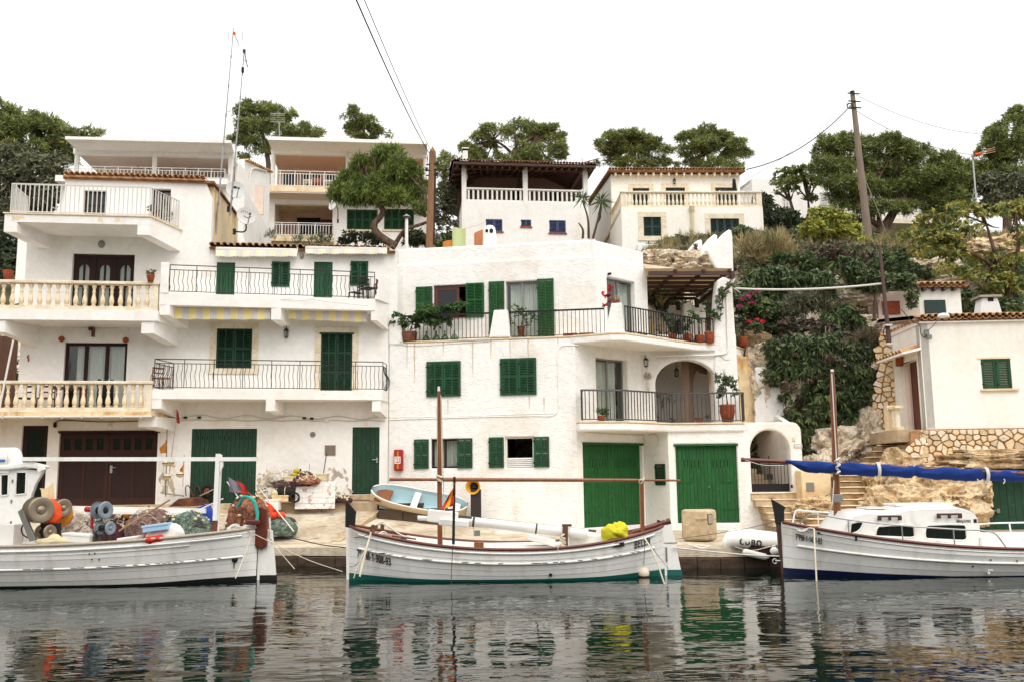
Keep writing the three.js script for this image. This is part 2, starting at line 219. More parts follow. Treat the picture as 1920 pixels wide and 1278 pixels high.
// ---------- water, quay, hillside ----------
const B_water=tex(1024,6.5,(u,v)=>{// wavelets, longer along x than along z, over a slower swell
const wx=u + 0.02*(fbm(u,v,4,3,205)- 0.5),wy=v + 0.03*(fbm(u,v,5,3,206)- 0.5);
const a=fbm(wx,wy*2,9,2,201),b=fbm(wx,wy*2,30,2,203),c=fbm(wx,wy*2,4,2,207);
return clamp(0.34*a + 0.15*b + 0.51*c);
},false);
M.water=new THREE.MeshPhysicalMaterial({color:0x03120d,roughness:0.01,ior:1.35,bumpMap:B_water,bumpScale:0.022});M.water.userData.metres=true;
struct('water',new THREE.PlaneGeometry(150,40,1,1).rotateX(-PI / 2).translate(0,0,-9),M.water);
const QY=0.45;
{// quay: lower apron with its dark wet face, and the raised slab in front of the left houses
const e=[V(-40,0,-24.4),atD(300,1016,24.3),atD(560,1021,24.1),atD(700,1024,23.6),atD(1263,1026,22.4),atD(1350,1033,22.2),atD(1440,1039,22.3),V(11,0,-22.7),V(40,0,-22.4)];
const out=[...e.map((p)=>[p.x,p.z]),[40,-40],[-40,-40]];
struct('quay',slabUV(out.map(([x,z])=>[x,-z]),[],0,0.2).rotateX(-PI / 2).translate(0,QY - 0.2,0),M.quay);
const wallPts=out.map(([x,z],i)=>[x,-z +(i<e.length?0.12:0)]);
struct('quay_wall',slabUV(wallPts,[],0,1.6).rotateX(-PI / 2).translate(0,QY - 1.82,0),M.quaydark);
const r=rng(17),blocks=[];
for(let i=1;i<7;i++){// uneven blocks of the quay face
const a=e[i],b=e[i + 1],L=a.distanceTo(b),n=max(2,floor(L / 2.3));
for(let k=0;k<n;k++){const p=a.clone().lerp(b,(k + 0.5)/ n),ang=Math.atan2(-(b.z - a.z),b.x - a.x),w=L / n*0.992;blocks.push(rbox(-w / 2,w / 2,-0.42,-0.03 + r()*0.02,-0.16,0.02 + r()*0.05,0.03).rotateY(ang).translate(p.x,QY - 0.2,p.z));}
}
const qb=thing('quay_facing','stained stone facing blocks along the waterline of the quay','quay edge');for(const b of blocks)mesh('block',b,M.quaydark,qb);
// raised slab
const bl=atD(-260,955,27.6),br=atD(706,957,28.1),fr=atY(628,1019,QY),fl=V(-30,0,fr.z - 0.4);
const P=[V(bl.x - 14,br.y,-27.6),V(br.x,br.y,br.z),V(fr.x,QY + 0.05,fr.z - 0.05),V(fl.x,QY + 0.05,fl.z)],g=new THREE.BufferGeometry(),pos=[];
const q=(a,b,c,d)=>pos.push(...[a,b,c,a,c,d].flatMap((p)=>[p.x,p.y,p.z])),dn=(p)=>V(p.x,0,p.z);
const N=24,row=(t)=>[P[0].clone().lerp(P[3],t),P[1].clone().lerp(P[2],t)];
for(let i=0;i<N;i++){const[a,b]=row(i / N),[d,c]=row((i + 1)/ N);q(d,c,b,a);}
q(P[2],dn(P[2]),dn(P[1]),P[1]);q(dn(P[3]),dn(P[2]),P[2],P[3]);
g.setAttribute('position',new THREE.Float32BufferAttribute(pos,3));struct('raised_quay',g,M.quay);
const kerb=thing('kerb','low stone kerb edging the raised slab, running from the step to the water','kerb'),kn=7;
for(let i=0;i<kn;i++){const a=P[1].clone().lerp(P[2],(i + 0.02)/ kn),b=P[1].clone().lerp(P[2],(i + 0.97)/ kn);const d=b.clone().sub(a),L=d.length(),s=rbox(-0.14,0.14,-0.16,0.035 + 0.02*rnd(),0,L,0.02).rotateX(Math.asin(-d.y / L)).rotateY(Math.atan2(d.x,d.z));mesh('kerb_stone',s.translate(a.x,a.y,a.z),M.step,kerb);}
{const A=atD(709,969,27.7),B=atD(915,986,28.5),C=V(B.x + 0.6,0.46,-23.9),E=V(fr.x - 0.1,0.46,fr.z + 0.1),N2=14,pp=[];for(let i=0;i<N2;i++){const t=i / N2,u=(i + 1)/ N2,a=A.clone().lerp(E,t),b=B.clone().lerp(C,t),c=B.clone().lerp(C,u),d=A.clone().lerp(E,u);if(!i){a.z -=1.2;b.z -=0.6;}pp.push(...[d,c,b,d,b,a].flatMap((k)=>[k.x,k.y,k.z]));}pp.push(...[B,C,V(C.x,0,C.z),B,V(C.x,0,C.z),V(B.x,0,B.z)].flatMap((k)=>[k.x,k.y,k.z]));const G=new THREE.BufferGeometry();G.setAttribute('position',new THREE.Float32BufferAttribute(pp,3));struct('sloping_apron',G,M.quay);}
// doorsteps along the left facades
const s1=thing('doorstep','long low stone doorstep in front of the green doors and patched wall','step'),a1=atD(552,956,27.85),b1=atD(709,956,28.1);
for(let i=0;i<5;i++)mesh('step_stone',rbox(lerp(a1.x - 6,b1.x,i / 5),lerp(a1.x - 6,b1.x,(i + 0.985)/ 5),0.9,b1.y + 0.25,-30,lerp(a1.z,b1.z,(i + 0.5)/ 5),0.02),M.step,s1);
const a2=atD(709,969,27.7),b2=atD(850,975,27.9),s2=thing('landing','dark stone landing under the beached dinghy','step');
for(let i=0;i<3;i++)mesh('step_stone',rbox(lerp(a2.x,b2.x,i / 3),lerp(a2.x,b2.x,(i + 0.98)/ 3),0.4,a2.y + 0.2 + 0.01*i,-29.6,a2.z,0.02),M.quaydark,s2);
mesh('step_stone',rbox(a2.x - 0.05,a2.x + 1.25,0.4,a2.y + 0.38,-29.55,a2.z - 0.45,0.02),M.quaydark,s2);
}
const tableAt=(t,x)=>{let i=0;while(i<t.length - 2&&x>t[i + 1][0])i++;const[a,b]=t[i],[c,d]=t[i + 1];return lerp(b,d,clamp((x - a)/(c - a)));};
const profL=[[0,0.5],[0.6,8.2],[5,9.6],[12,12],[18,13.6],[26,15.5],[36,18],[60,26]],profR=[[0,0.5],[0.8,3.4],[2,6.3],[3.6,8.4],[7,11.2],[12,13],[18,14.6],[26,16.4],[36,18.4],[60,26]];
const footAt=(x)=>tableAt([[-40,31.2],[6,32.6],[9.6,31.6],[11.6,31.2],[14,31.6],[17,32.6],[40,33]],x);
function ground(x,D){const s=D - footAt(x),k=sm(4.5,8.5,x),n=sm(0,1,s);return lerp(tableAt(profL,s),tableAt(profR,s),k)+ n*(0.55*fbm3(x*0.45,D*0.45,3,4)+ 0.2*fbm3(x*1.7,D*1.7,9,3));}
{
const nx=200,nd=150,pos=[],idx=[];
for(let j=0;j<=nd;j++)for(let i=0;i<=nx;i++){const x=lerp(-46,52,i / nx),t=j / nd,s=t*t*62,D=footAt(x)+ s - 0.02;const y=ground(x,D);const ov=0.35*fbm3(x*0.9,y*0.9,17,4)*sm(0,1.5,s)*sm(14,6,s);pos.push(x,y,-D + ov);}
for(let j=0;j<nd;j++)for(let i=0;i<nx;i++){const a=j*(nx + 1)+ i,b=a + nx + 1;idx.push(a,a + 1,b,a + 1,b + 1,b);}
const g=new THREE.BufferGeometry();g.setAttribute('position',new THREE.Float32BufferAttribute(pos,3));g.setIndex(idx);g.computeVertexNormals();
// bare rock on the cliffs, soil above
const flat=[],steep=[],P=g.attributes.position,T=(k)=>V().fromBufferAttribute(P,idx[k]);
for(let k=0;k<idx.length;k +=3){const a=T(k),b=T(k + 1),c=T(k + 2),sD=-a.z - footAt(a.x);(sD<(a.x>4?10:1.2)+ 3*fbm3(a.x*0.5,a.z*0.5,60,3)?steep:flat).push(...[a,b,c].flatMap((p)=>[p.x,p.y,p.z]));}
const G=(p)=>{const q=new THREE.BufferGeometry();q.setAttribute('position',new THREE.Float32BufferAttribute(p,3));const w=mergeVertices(q,1e-3);w.computeVertexNormals();return w;};
struct('hillside',G(flat),M.soil);struct('rock_face',G(steep),M.rock);
}
{// the wooded bank across the water, which the window panes mirror
const g=new THREE.PlaneGeometry(220,60,90,24);g.rotateX(-PI / 2);const p=g.attributes.position;
for(let i=0;i<p.count;i++){const x=p.getX(i),z=p.getZ(i)+ 75;p.setXYZ(i,x,-1 + 13*sm(44,72,z)+ 2.2*fbm3(x*0.12,z*0.12,40,4)*sm(44,60,z),z);}g.computeVertexNormals();
struct('far_bank',g,mat(0x3f4526,{roughness:1}));
}
// ---------- builders for what houses have ----------
const slatGeo=(w,pitch,v0,v1,u0,z)=>{const out=[];for(let v=v0 + pitch / 2;v<v1;v +=pitch)out.push(new THREE.BoxGeometry(w,pitch*1.02,0.007).rotateX(-0.75).translate(u0 + w / 2,v,z));return out;};
// one louvred leaf, seen from the front; cols columns of slats and rows fields
function shutter(parent,[u0,u1,v0,v1],w,m=M.green,o={}){
const{cols=2,rows=1,pitch=0.05,st=0.055,name='shutter',ry=0}=o,W=u1 - u0,H=v1 - v0,fr=[],sl=[];
const X=(x)=>x -(ry?0:0);
fr.push(box(0,st,0,H,-0.02,0.02),box(W - st,W,0,H,-0.02,0.02));
for(let r=0;r<=rows;r++){const y=(H - st)*r / rows;fr.push(box(st,W - st,y,y + st,-0.018,0.018));}
for(let c=1;c<cols;c++){const x=st +(W - 2*st)*c / cols;fr.push(box(x - st*0.35,x + st*0.35,st,H - st,-0.019,0.019));}
for(let r=0;r<rows;r++)for(let c=0;c<cols;c++){const a=st +(W - 2*st)*c / cols,b=st +(W - 2*st)*(c + 1)/ cols;sl.push(...slatGeo(b - a,pitch,(H - st)*r / rows + st,(H - st)*(r + 1)/ rows,a,0));}
const s=mesh(name,fr,m,parent,{at:[u0,v0,w],rot:[0,ry,0]});
mesh('slat',sl,m,s,{stuff:true});for(const k of[0.15,0.85])mesh('hinge',box(-0.02,0.05,H*k - 0.02,H*k + 0.02,0.018,0.03),M.iron,s);
return s;
}
function shutterPair(parent,[u0,u1,v0,v1],w,m,o={}){const um=(u0 + u1)/ 2;shutter(parent,[u0,um - 0.006,v0,v1],w,m,o);shutter(parent,[um + 0.006,u1,v0,v1],w,m,o);}
// boarded door: each board a piece of its own
function boardDoor(parent,[u0,u1,v0,v1],w,m,n,o={}){
const{name='garage_door',slots=[],straps=[],seed=5,diamond=false}=o,r=rng(seed),d=mesh(name,box(u0,u1,v0,v1,w - 0.05,w - 0.03),M.dark,parent),pw=(u1 - u0)/ n;
for(let i=0;i<n;i++){
const a=u0 + pw*i + 0.004,b=u0 + pw*(i + 1)- 0.004,z=w +(r()- 0.5)*0.008,t=v0 + 0.01 + r()*0.015,hs=[],um=(a + b)/ 2;
for(const[k,y0,y1,hw=0.012]of slots)if(k===i){const p=new THREE.Path();const pts=diamond?[[um,y0],[um - hw,(y0 + y1)/ 2],[um,y1],[um + hw,(y0 + y1)/ 2]]:[[um - hw,y0],[um - hw,y1],[um + hw,y1],[um + hw,y0]];p.moveTo(...pts[0]);pts.slice(1).forEach((q)=>p.lineTo(...q));p.closePath();hs.push(p);}
mesh('board',slabUV([[a,t],[b,t],[b,v1],[a,v1]],hs,z - 0.03,z),m,d,{off:[r()*3,r()*3]});
}
for(const[a,b,y]of straps)mesh('strap_hinge',box(a,b,y - 0.025,y + 0.025,w + 0.004,w + 0.018),m,d);
return d;
}
// stone surround of blocks: lintel, two jambs, sill
function surround(parent,[u0,u1,v0,v1],w,t,m=M.sand,o={}){
const{sill=true,p=0.025}=o;
mesh('lintel',rbox(u0 - t,(u0 + u1)/ 2 - 0.004,v1,v1 + t,w - 0.06,w + p,0.006),m,parent,{off:[1,0]});mesh('lintel',rbox((u0 + u1)/ 2 + 0.004,u1 + t,v1,v1 + t,w - 0.06,w + p,0.006),m,parent,{off:[2.7,1]});
const n=max(2,Math.round((v1 - v0)/ 0.65)),H=v1 - v0;
for(let i=0;i<n;i++)for(const s of[0,1])mesh('jamb_stone',rbox(s?u1:u0 - t,s?u1 + t:u0,v0 + H*i / n + 0.003,v0 + H*(i + 1)/ n - 0.003,w - 0.06,w + p,0.006),m,parent,{off:[i*0.7 + s,s*1.3]});
if(sill)mesh('sill',rbox(u0 - t - 0.03,u1 + t + 0.03,v0 - t*0.9,v0,w - 0.06,w + p + 0.02,0.008),m,parent);
}
// glazed window or door: frame with panes, and a curtain hung inside
function glazed(parent,[u0,u1,v0,v1],w,m,o={}){
const{cols=2,rows=1,st=0.06,name='window',curtain=null,glass=M.glass,arch=false,solid=0}=o,fr=[box(u0,u1,v1 - st,v1,w - 0.03,w + 0.02),box(u0,u1,v0,v0 + st + solid,w - 0.03,w + 0.02),box(u0,u0 + st,v0 + st + solid,v1 - st,w - 0.03,w + 0.021),box(u1 - st,u1,v0 + st + solid,v1 - st,w - 0.03,w + 0.021)];
for(let c=1;c<cols;c++){const x=lerp(u0,u1,c / cols);fr.push(box(x - st*0.6,x + st*0.6,v0 + st + solid,v1 - st,w - 0.029,w + 0.023));}
for(let r=1;r<rows;r++){const y=lerp(v0 + solid,v1,r / rows);fr.push(box(u0 + st,u1 - st,y - 0.02,y + 0.02,w - 0.02,w + 0.012));}
const f=mesh(name,fr,m,parent);
for(let c=0;c<cols;c++)for(let r=0;r<rows;r++)mesh('pane',box(lerp(u0,u1,c / cols)+ st*0.5,lerp(u0,u1,(c + 1)/ cols)- st*0.5,lerp(v0 + solid,v1,r / rows)+ 0.02,lerp(v0 + solid,v1,(r + 1)/ rows)- 0.02,w - 0.009,w - 0.004),glass,f);
if(curtain){const[c0,c1]=curtain,n=40,pos=[],idx=[],a=lerp(u0,u1,c0),b=lerp(u0,u1,c1);for(let i=0;i<=n;i++){const x=lerp(a,b,i / n),z=w - 0.16 + 0.035*sin(i*1.9)+ 0.02*sin(i*0.7);pos.push(x,v0 + 0.04,z,x,v1 - 0.05,z);if(i<n){const k=i*2;idx.push(k,k + 2,k + 1,k + 1,k + 2,k + 3);}}const g=new THREE.BufferGeometry();g.setAttribute('position',new THREE.Float32BufferAttribute(pos,3));g.setIndex(idx);g.computeVertexNormals();mesh('curtain',g,M.curtain,f);}
return f;
}
// iron railing along plan points [u,w] at height v0; every bar a piece
const barCache={};
function barGeo(kind,H,r){
const k=kind + H.toFixed(2)+ r;if(barCache[k])return barCache[k];
if(kind==='flat')return barCache[k]=new THREE.BoxGeometry(r*2,H,r*2).translate(0,H / 2,0);
if(kind==='round')return barCache[k]=new THREE.CylinderGeometry(r,r,H,6).translate(0,H / 2,0);
const f=kind==='wavy'?(t)=>[0.022*sin(t*6.28*1.5)*(t<0.7?1:0.2),0]:(t)=>[0.012*sin(t*9),0.11*pow2(t)];
return barCache[k]=new THREE.TubeGeometry(curve(Array.from({length:9},(_,i)=>{const t=i / 8,[x,z]=f(t);return V(x,H*t,z);})),12,r,5,false);
}
const pow2=(t)=>t<0.12?t*3:max(0,sin(PI*clamp((t + 0.1)/ 1.0))**2*(t<0.55?1:clamp((0.85 - t)/ 0.3)));
function railing(parent,pts,v0,H,o={}){
const{gap=0.12,kind='flat',m=M.iron,r=0.009,top=0.02,second=0,posts=0,name='railing',low=0.06,ends=true,slope=0}=o,out=[];
let acc=0;const P=pts.map(([u,w],i)=>{if(i)acc +=hypot(u - pts[i - 1][0],w - pts[i - 1][1]);return V(u,v0 + slope*acc,w);});
for(let i=0;i<P.length - 1;i++){const a=P[i],b=P[i + 1],up=(p,h)=>p.clone().add(V(0,h,0));out.push(bar(up(a,H),up(b,H),top*2,top));out.push(bar(up(a,low),up(b,low),r*2.2));if(second)out.push(bar(up(a,second),up(b,second),r*2.2));}
const rail=mesh(name,out,m,parent),bh=(second||H)- low,g=barGeo(kind,bh,r);
for(let i=0;i<P.length - 1;i++){
const a=P[i],b=P[i + 1],L=a.distanceTo(b),n=max(1,Math.round(L / gap)),yaw=Math.atan2(-(b.z - a.z),b.x - a.x);
for(let k=(i||!ends?1:0);k<=n -(ends||i<P.length - 2?0:1);k++){const p=a.clone().lerp(b,k / n);mesh('bar',g,m,rail,{at:[p.x,p.y + low,p.z],rot:[0,yaw,0]});}
if(posts){const q=max(1,Math.round(L / posts)),pg=barGeo('flat',H - low,r*1.2);for(let k=0;k<=q;k++){const p=a.clone().lerp(b,k / q);mesh('post',pg,m,rail,{at:[p.x,p.y + low,p.z],rot:[0,yaw,0]});}}
}
return rail;
}
// stone balustrade from [u,w] to [u,w]
const balusterGeo=(H)=>{const k='bal' + H.toFixed(2);return barCache[k]??=lathe([[0.001,0],[0.068,0],[0.068,0.05],[0.045,0.07],[0.052,0.1],[0.075,0.22],[0.066,0.34],[0.04,0.52],[0.034,0.6],[0.05,0.63],[0.05,0.66],[0.036,0.7],[0.038,0.8],[0.06,0.86],[0.06,0.9],[0.068,0.93],[0.068,1],[0.001,1]].map(([r,y])=>[r,y*H]),12);};
function balustrade(parent,a,b,v0,H,n,m=M.sand,o={}){
const{post=0.2,tm=M.sand,d=0.1,square=false,sides=[1,1]}=o,L=hypot(b[0]- a[0],b[1]- a[1]),base=0.12,cap=0.09;
const root=mesh('balustrade',[rbox(0,L,0,base,-d,d,0.012),rbox(-0.03,L + 0.03,H - cap,H,-d - 0.03,d + 0.03,0.02),...(sides[0]?[rbox(0.002,post,base,H - cap,-d*0.9,d*0.9,0.01)]:[]),...(sides[1]?[rbox(L - post,L - 0.002,base,H - cap,-d*0.9,d*0.9,0.01)]:[])],m,parent,{at:[a[0],v0,a[1]],rot:[0,Math.atan2(-(b[1]- a[1]),b[0]- a[0]),0]});
const g=square?(barCache['sq' + H]??=rbox(-0.055,0.055,0,H - base - cap,-0.05,0.05,0.05,2)):balusterGeo(H - base - cap),x0=sides[0]?post:0,x1=L -(sides[1]?post:0);
for(let i=0;i<n;i++)mesh('baluster',g,tm,root,{at:[lerp(x0,x1,(i + 0.5)/ n),base,0],rot:[0,square?0:i*1.3,0]});
return root;
}
// a row of curved eave tiles; each tile a piece
const ringTile=(r,len,th=0.016)=>{const s=new THREE.Shape();s.absarc(0,0,r,0,PI,false);s.absarc(0,0,r - th,PI,0,true);return new THREE.ExtrudeGeometry(s,{depth:len,bevelEnabled:false,curveSegments:7});};
const tileUp=ringTile(0.095,0.55),tileDn=ringTile(0.095,0.5).rotateZ(PI);
for(const g of[tileUp,tileDn]){boxUV(g);g.userData.metric=true;}
function eave(parent,u0,u1,v,w,o={}){// tiles run back (-w) and up by pitch
const{pitch=0.3,n=Math.round((u1 - u0)/ 0.21),seed=3,name='tile',under=true,scale=1}=o,r=rng(seed),root=o.root||mesh('tile_roof',box(u0,u1,v - 0.05,v - 0.005,w - 0.5,w - 0.12),M.tiledark,parent);
for(let i=0;i<n;i++){
const u=lerp(u0,u1,(i + 0.5)/ n),s=(u1 - u0)/ n / 0.21;
mesh(name,tileUp,M.tile[floor(r()*4)],root,{at:[u,v + 0.05 +(r()- 0.5)*0.015,w +(r()- 0.5)*0.03],rot:[PI + 0,0,0].map((x,k)=>k===0?pitch:0),scale:[s,s,-scale]});
if(under)mesh(name,tileDn,M.tile[floor(r()*4)],root,{at:[u +(u1 - u0)/ n / 2,v + 0.045,w - 0.05 +(r()- 0.5)*0.02],rot:[pitch,0,0],scale:[s,s,-scale]});
}
return root;
}
const crack=(parent,pts,w,m,t=0.004)=>mesh('crack',pts.slice(1).map((p,i)=>box(0,1,-t,t,-0.004,0.001).scale(hypot(p[0]- pts[i][0],p[1]- pts[i][1]),1,1).rotateZ(Math.atan2(p[1]- pts[i][1],p[0]- pts[i][0])).translate(pts[i][0],pts[i][1],w)),m,parent);
// an irregular patch of other matter on a wall (lost plaster, old render), a few millimetres proud, outline from a polygon roughened by noise
function patch(parent,pts,w,m,o={}){
const{rough=0.05,seed=1,name='plaster_patch',t=0.008}=o,P=[];pts.forEach((p,i)=>{const q=pts[(i + 1)% pts.length],n=max(3,Math.round(hypot(q[0]- p[0],q[1]- p[1])/ 0.02));for(let k=0;k<n;k++){const x=lerp(p[0],q[0],k / n),y=lerp(p[1],q[1],k / n);P.push([x + rough*fbm3(x*6,y*6,seed,5)*2.2 + 0.03*fbm3(x*28,y*28,seed,3),y + rough*fbm3(x*6,y*6,seed + 30,5)*2.2 + 0.03*fbm3(x*28,y*28,seed + 9,3)]);}});
return mesh(name,slabUV(P,[],w,w + t),m,parent);
}
const wallLamp=(parent,u,v,w,m=M.iron)=>{const l=mesh('wall_lamp',[bar(V(u,v + 0.22,w),V(u,v + 0.3,w + 0.12),0.02),bar(V(u,v - 0.02,w),V(u,v + 0.25,w),0.02),new THREE.ConeGeometry(0.1,0.09,6).translate(u,v + 0.2,w + 0.12),new THREE.CylinderGeometry(0.05,0.06,0.03,6).translate(u,v - 0.06,w + 0.12),...Array.from({length:6},(_,i)=>rod(V(u + 0.06*cos(i*PI / 3),v - 0.05,w + 0.12 + 0.06*sin(i*PI / 3)),V(u + 0.085*cos(i*PI / 3),v + 0.16,w + 0.12 + 0.085*sin(i*PI / 3)),0.006,0.006,4))],m,parent);mesh('lamp_glass',new THREE.CylinderGeometry(0.078,0.055,0.2,6).translate(u,v + 0.055,w + 0.12),M.glass,l);return l;};
// parts measured on another plane of the same house
const poseOf=(f)=>new THREE.Matrix4().compose(f.O,new THREE.Quaternion().setFromAxisAngle(V(0,1,0),f.yaw),V(1,1,1));
function on(root,f){root.updateMatrixWorld();const rel=root.matrixWorld.clone().invert().multiply(poseOf(f)),p=V(),q=new THREE.Quaternion(),s=V();rel.decompose(p,q,s);return{add(o){o.position.applyMatrix4(rel);o.quaternion.premultiply(q);root.add(o);}};}
const frameAt=(pxa,pya,Da,pxb,pyb,Db,y0)=>new Frame(atD(pxa,pya,Da),atD(pxb,pyb,Db),y0);
const onP=(f,p)=>{const d=p.clone().sub(f.O);return[d.dot(f.dir),d.dot(f.n)];};// world place to (u, w) of a frame
// ---------- the white roughcast house in the middle ----------
const fL=frameAt(727,988,29.2,1085,985,28.3,0.5),pB=fL.P(fL.len,0);
const fR=new Frame(pB,atD(1213,977,30.35),0.5),pC=fR.P(fR.len,0),fE=frameAt(1254,979,29.45,1507,978,29.5,0.5),fC=new Frame(pC,fE.O,0.5);
const fK=frameAt(1203,790,30.35,1385,792,30.5,0.5);
const house=framed('house','white roughcast house with green shutters, arches and a pergola terrace','house',fL);
{
const H=house,R=on(H,fR),E=on(H,fE),C=on(H,fC),K=on(H,fK);
const vF1=3.22,vF2=5.86,SB=0.9;// floors above the ground line; setback of the top storey
// lower walls
const garage1=fR.R(1095,830,1207,986),w1=fL.R(808,822,859,877),w2=fL.R(947,818,1001,876),uB=fL.len;
mesh('wall',slabUV([[0,-0.5],[uB + 0.02,-0.5],[uB + 0.02,vF2],[0,vF2]],[w1,w2,[...fL.R(806,680,858,740)],[...fL.R(945,675,999,736)]],-0.3,0,0.03),M.stucco,H);
const slide=fR.R(1119,672,1178,792),uR=fR.len;
mesh('wall',slabUV([[0.0,-0.5],[uR,-0.5],[uR,vF2],[0.0,vF2]],[garage1,slide],-0.32,-0.004,0.03),M.stucco,R);
mesh('wall',slabUV([[-0.1,-0.5],[fC.len + 0.1,-0.5],[fC.len + 0.1,vF1 - 0.1],[-0.1,vF1 - 0.1]],[fC.R(1231,870,1247,908)],-0.3,-0.008,0.02),M.stucco,C);
// wall with the second garage door and the arch over the stairs
const g2=fE.R(1268,832,1385,980),eT=fE.v(1440,791),eR=fE.u(1507,880),ax0=fE.u(1409,880),ax1=fE.u(1484,880),aTop=fE.v(1446,805),aB=fE.v(1446,922),ar=(ax1 - ax0)/ 2;
const arch=new THREE.Path();arch.moveTo(ax0,aB);arch.lineTo(ax0,aTop - ar*1.05);arch.absellipse((ax0 + ax1)/ 2,aTop - ar*1.05,ar,ar*1.05,PI,0,true);arch.lineTo(ax1,aB);arch.closePath();
const rc=0.3,outl=[[-0.02,-0.5],[eR,-0.5],[eR,eT - rc]];for(let i=1;i<=6;i++)outl.push([eR - rc + rc*cos(i*PI / 12),eT - rc + rc*sin(i*PI / 12)]);outl.push([-0.02,eT]);
mesh('wall',slabUV(outl,[g2,arch],-0.42,0,0.05),M.stucco,E);
// first-floor wall behind the balcony: round arch of the loggia
const kx0=fK.u(1230,740),kx1=fK.u(1347,740),kT=fK.v(1290,674),kr=(kx1 - kx0)/ 2,ka=new THREE.Path();ka.moveTo(kx0,vF1 + 0.05);ka.lineTo(kx0,kT - kr*0.78);ka.absellipse((kx0 + kx1)/ 2,kT - kr*0.78,kr,kr*0.78,PI,0,true);ka.lineTo(kx1,vF1 + 0.05);ka.closePath();
const kR=fK.u(1384,700);
mesh('wall',slabUV([[-0.05,vF1 - 0.05],[kR,vF1 - 0.05],[kR,vF2 + 0.35],[-0.05,vF2 + 0.35]],[ka],-0.4,0,0.04),M.stucco,K);
// loggia behind it
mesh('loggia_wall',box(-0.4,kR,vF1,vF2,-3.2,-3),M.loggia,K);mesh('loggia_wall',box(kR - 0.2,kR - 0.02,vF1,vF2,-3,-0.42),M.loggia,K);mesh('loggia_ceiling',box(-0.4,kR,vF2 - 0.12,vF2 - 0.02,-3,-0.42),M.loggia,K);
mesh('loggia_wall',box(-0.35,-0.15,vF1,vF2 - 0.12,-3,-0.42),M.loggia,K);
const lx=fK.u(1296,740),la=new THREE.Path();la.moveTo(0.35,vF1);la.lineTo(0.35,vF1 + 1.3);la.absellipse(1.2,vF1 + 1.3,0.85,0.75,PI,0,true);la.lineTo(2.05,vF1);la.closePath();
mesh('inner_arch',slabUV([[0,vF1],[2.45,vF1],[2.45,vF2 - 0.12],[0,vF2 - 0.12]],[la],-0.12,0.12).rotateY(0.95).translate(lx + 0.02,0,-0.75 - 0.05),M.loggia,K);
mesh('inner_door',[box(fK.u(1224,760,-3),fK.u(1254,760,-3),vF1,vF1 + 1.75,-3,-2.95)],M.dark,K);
mesh('stair_rail',bar(V(0.9,vF1 + 1.9,-2.9),V(2.5,vF1 + 0.6,-2.9),0.3,0.1),M.loggia,K);
const lant=wallLamp({add(o){o.position.y -=0;K.add(o);}},fK.u(1268,690,-1.2),fK.v(1268,702,-1.2),-1.3);void lant;
mesh('hook',rod(V(fK.u(1268,690,-1.2),fK.v(1268,690,-1.2),-1.18),V(fK.u(1268,690,-1.2),vF2 - 0.1,-1.18),0.008),M.iron,K);
// floors and roof, closed at the back
const toL=(p)=>onP(fL,p),c=toL(pC),kE=toL(fK.P(kR,0,-0.2)),eE=toL(fE.P(eR,0,-0.3));
const body=[[0,-0.3],[uB - 0.1,-0.3],[c[0]- 0.1,c[1]- 0.35],[kE[0],kE[1]- 0.2],[kE[0],-5],[0,-5]];
for(const[a,b]of[[vF1 - 0.2,vF1],[vF2 - 0.2,vF2 - 0.001]])mesh('floor_slab',slabPlan(body,a,b),M.pinkwall,H);
mesh('back_wall',box(0,uB,-0.5,vF2 + 3,-5.2,-5),M.wall,H);mesh('back_wall',box(uB,kE[0],-0.5,vF2,-5.2,-5),M.wall,H);mesh('side_wall',box(0.001,0.2,-0.5,8.2,-5,-0.31),M.stucco,H);
mesh('partition',box(uB*0.55,uB*0.55 + 0.15,0,vF2 + 2.6,-4.9,-0.95 - 0.32),M.interior,H);mesh('partition',box(uB - 0.3,uB - 0.2,0,vF2 - 0.2,-4.9,-0.35),M.interior,H);
// top storey, set back
const vP=fL.v(1000,453,-SB),vLedge=fL.v(1000,486,-SB),uT0=fL.u(741,560,-SB),uT1=fL.u(1119,560,-SB),pT=fL.P(uT1,0,-SB),dirR=V(1,0,-0.95).normalize();
const fT=new Frame(pT,pT.clone().addScaledVector(dirR,3),0.5),uTR=fT.u(1214,520),T=on(H,fT);
const win=fL.R(813,534,907,594,-SB),dor=fL.R(949,527,1010,630,-SB),dz=fT.R(1140,524,1192,640);dz[2]=vF2 + 0.02;dor[2]=vF2 + 0.02;
mesh('wall',slabUV([[uT0,vF2 - 0.1],[uT1 + 0.01,vF2 - 0.1],[uT1 + 0.01,vLedge],[uT0,vLedge]],[win,dor],-SB - 0.3,-SB,0.03),M.stucco,H);
mesh('wall',slabUV([[0,vF2 - 0.1],[uTR,vF2 - 0.1],[uTR,vLedge],[0,vLedge]],[dz],-0.3,-0.003,0.03),M.stucco,T);
mesh('parapet',slabUV([[uT0 - 0.01,vLedge - 0.05],[uT1,vLedge - 0.05],[uT1,vP],[uT0 - 0.01,vP]],[],-SB - 0.4,-SB - 0.08,0.08),M.stucco,H);
mesh('parapet',slabUV([[-0.03,vLedge - 0.05],[uTR - 0.05,vLedge - 0.05],[uTR - 0.05,vP - 0.01],[-0.03,vP - 0.01]],[],-0.4,-0.08,0.08),M.stucco,T);
mesh('wall',box(uTR - 0.3,uTR - 0.004,vF2 - 0.1,vP - 0.06,-4.4,-0.3),M.stucco,T);
const roof=[[uT0 + 0.1,-SB - 0.25],[uT1,-SB - 0.25],[toL(fT.P(uTR,0,-0.3))[0],toL(fT.P(uTR,0,-0.3))[1]],[toL(fT.P(uTR,0,-4))[0],-5],[0.1,-5]];mesh('roof',slabPlan(roof,vLedge - 0.35,vLedge - 0.15),M.wall,H);
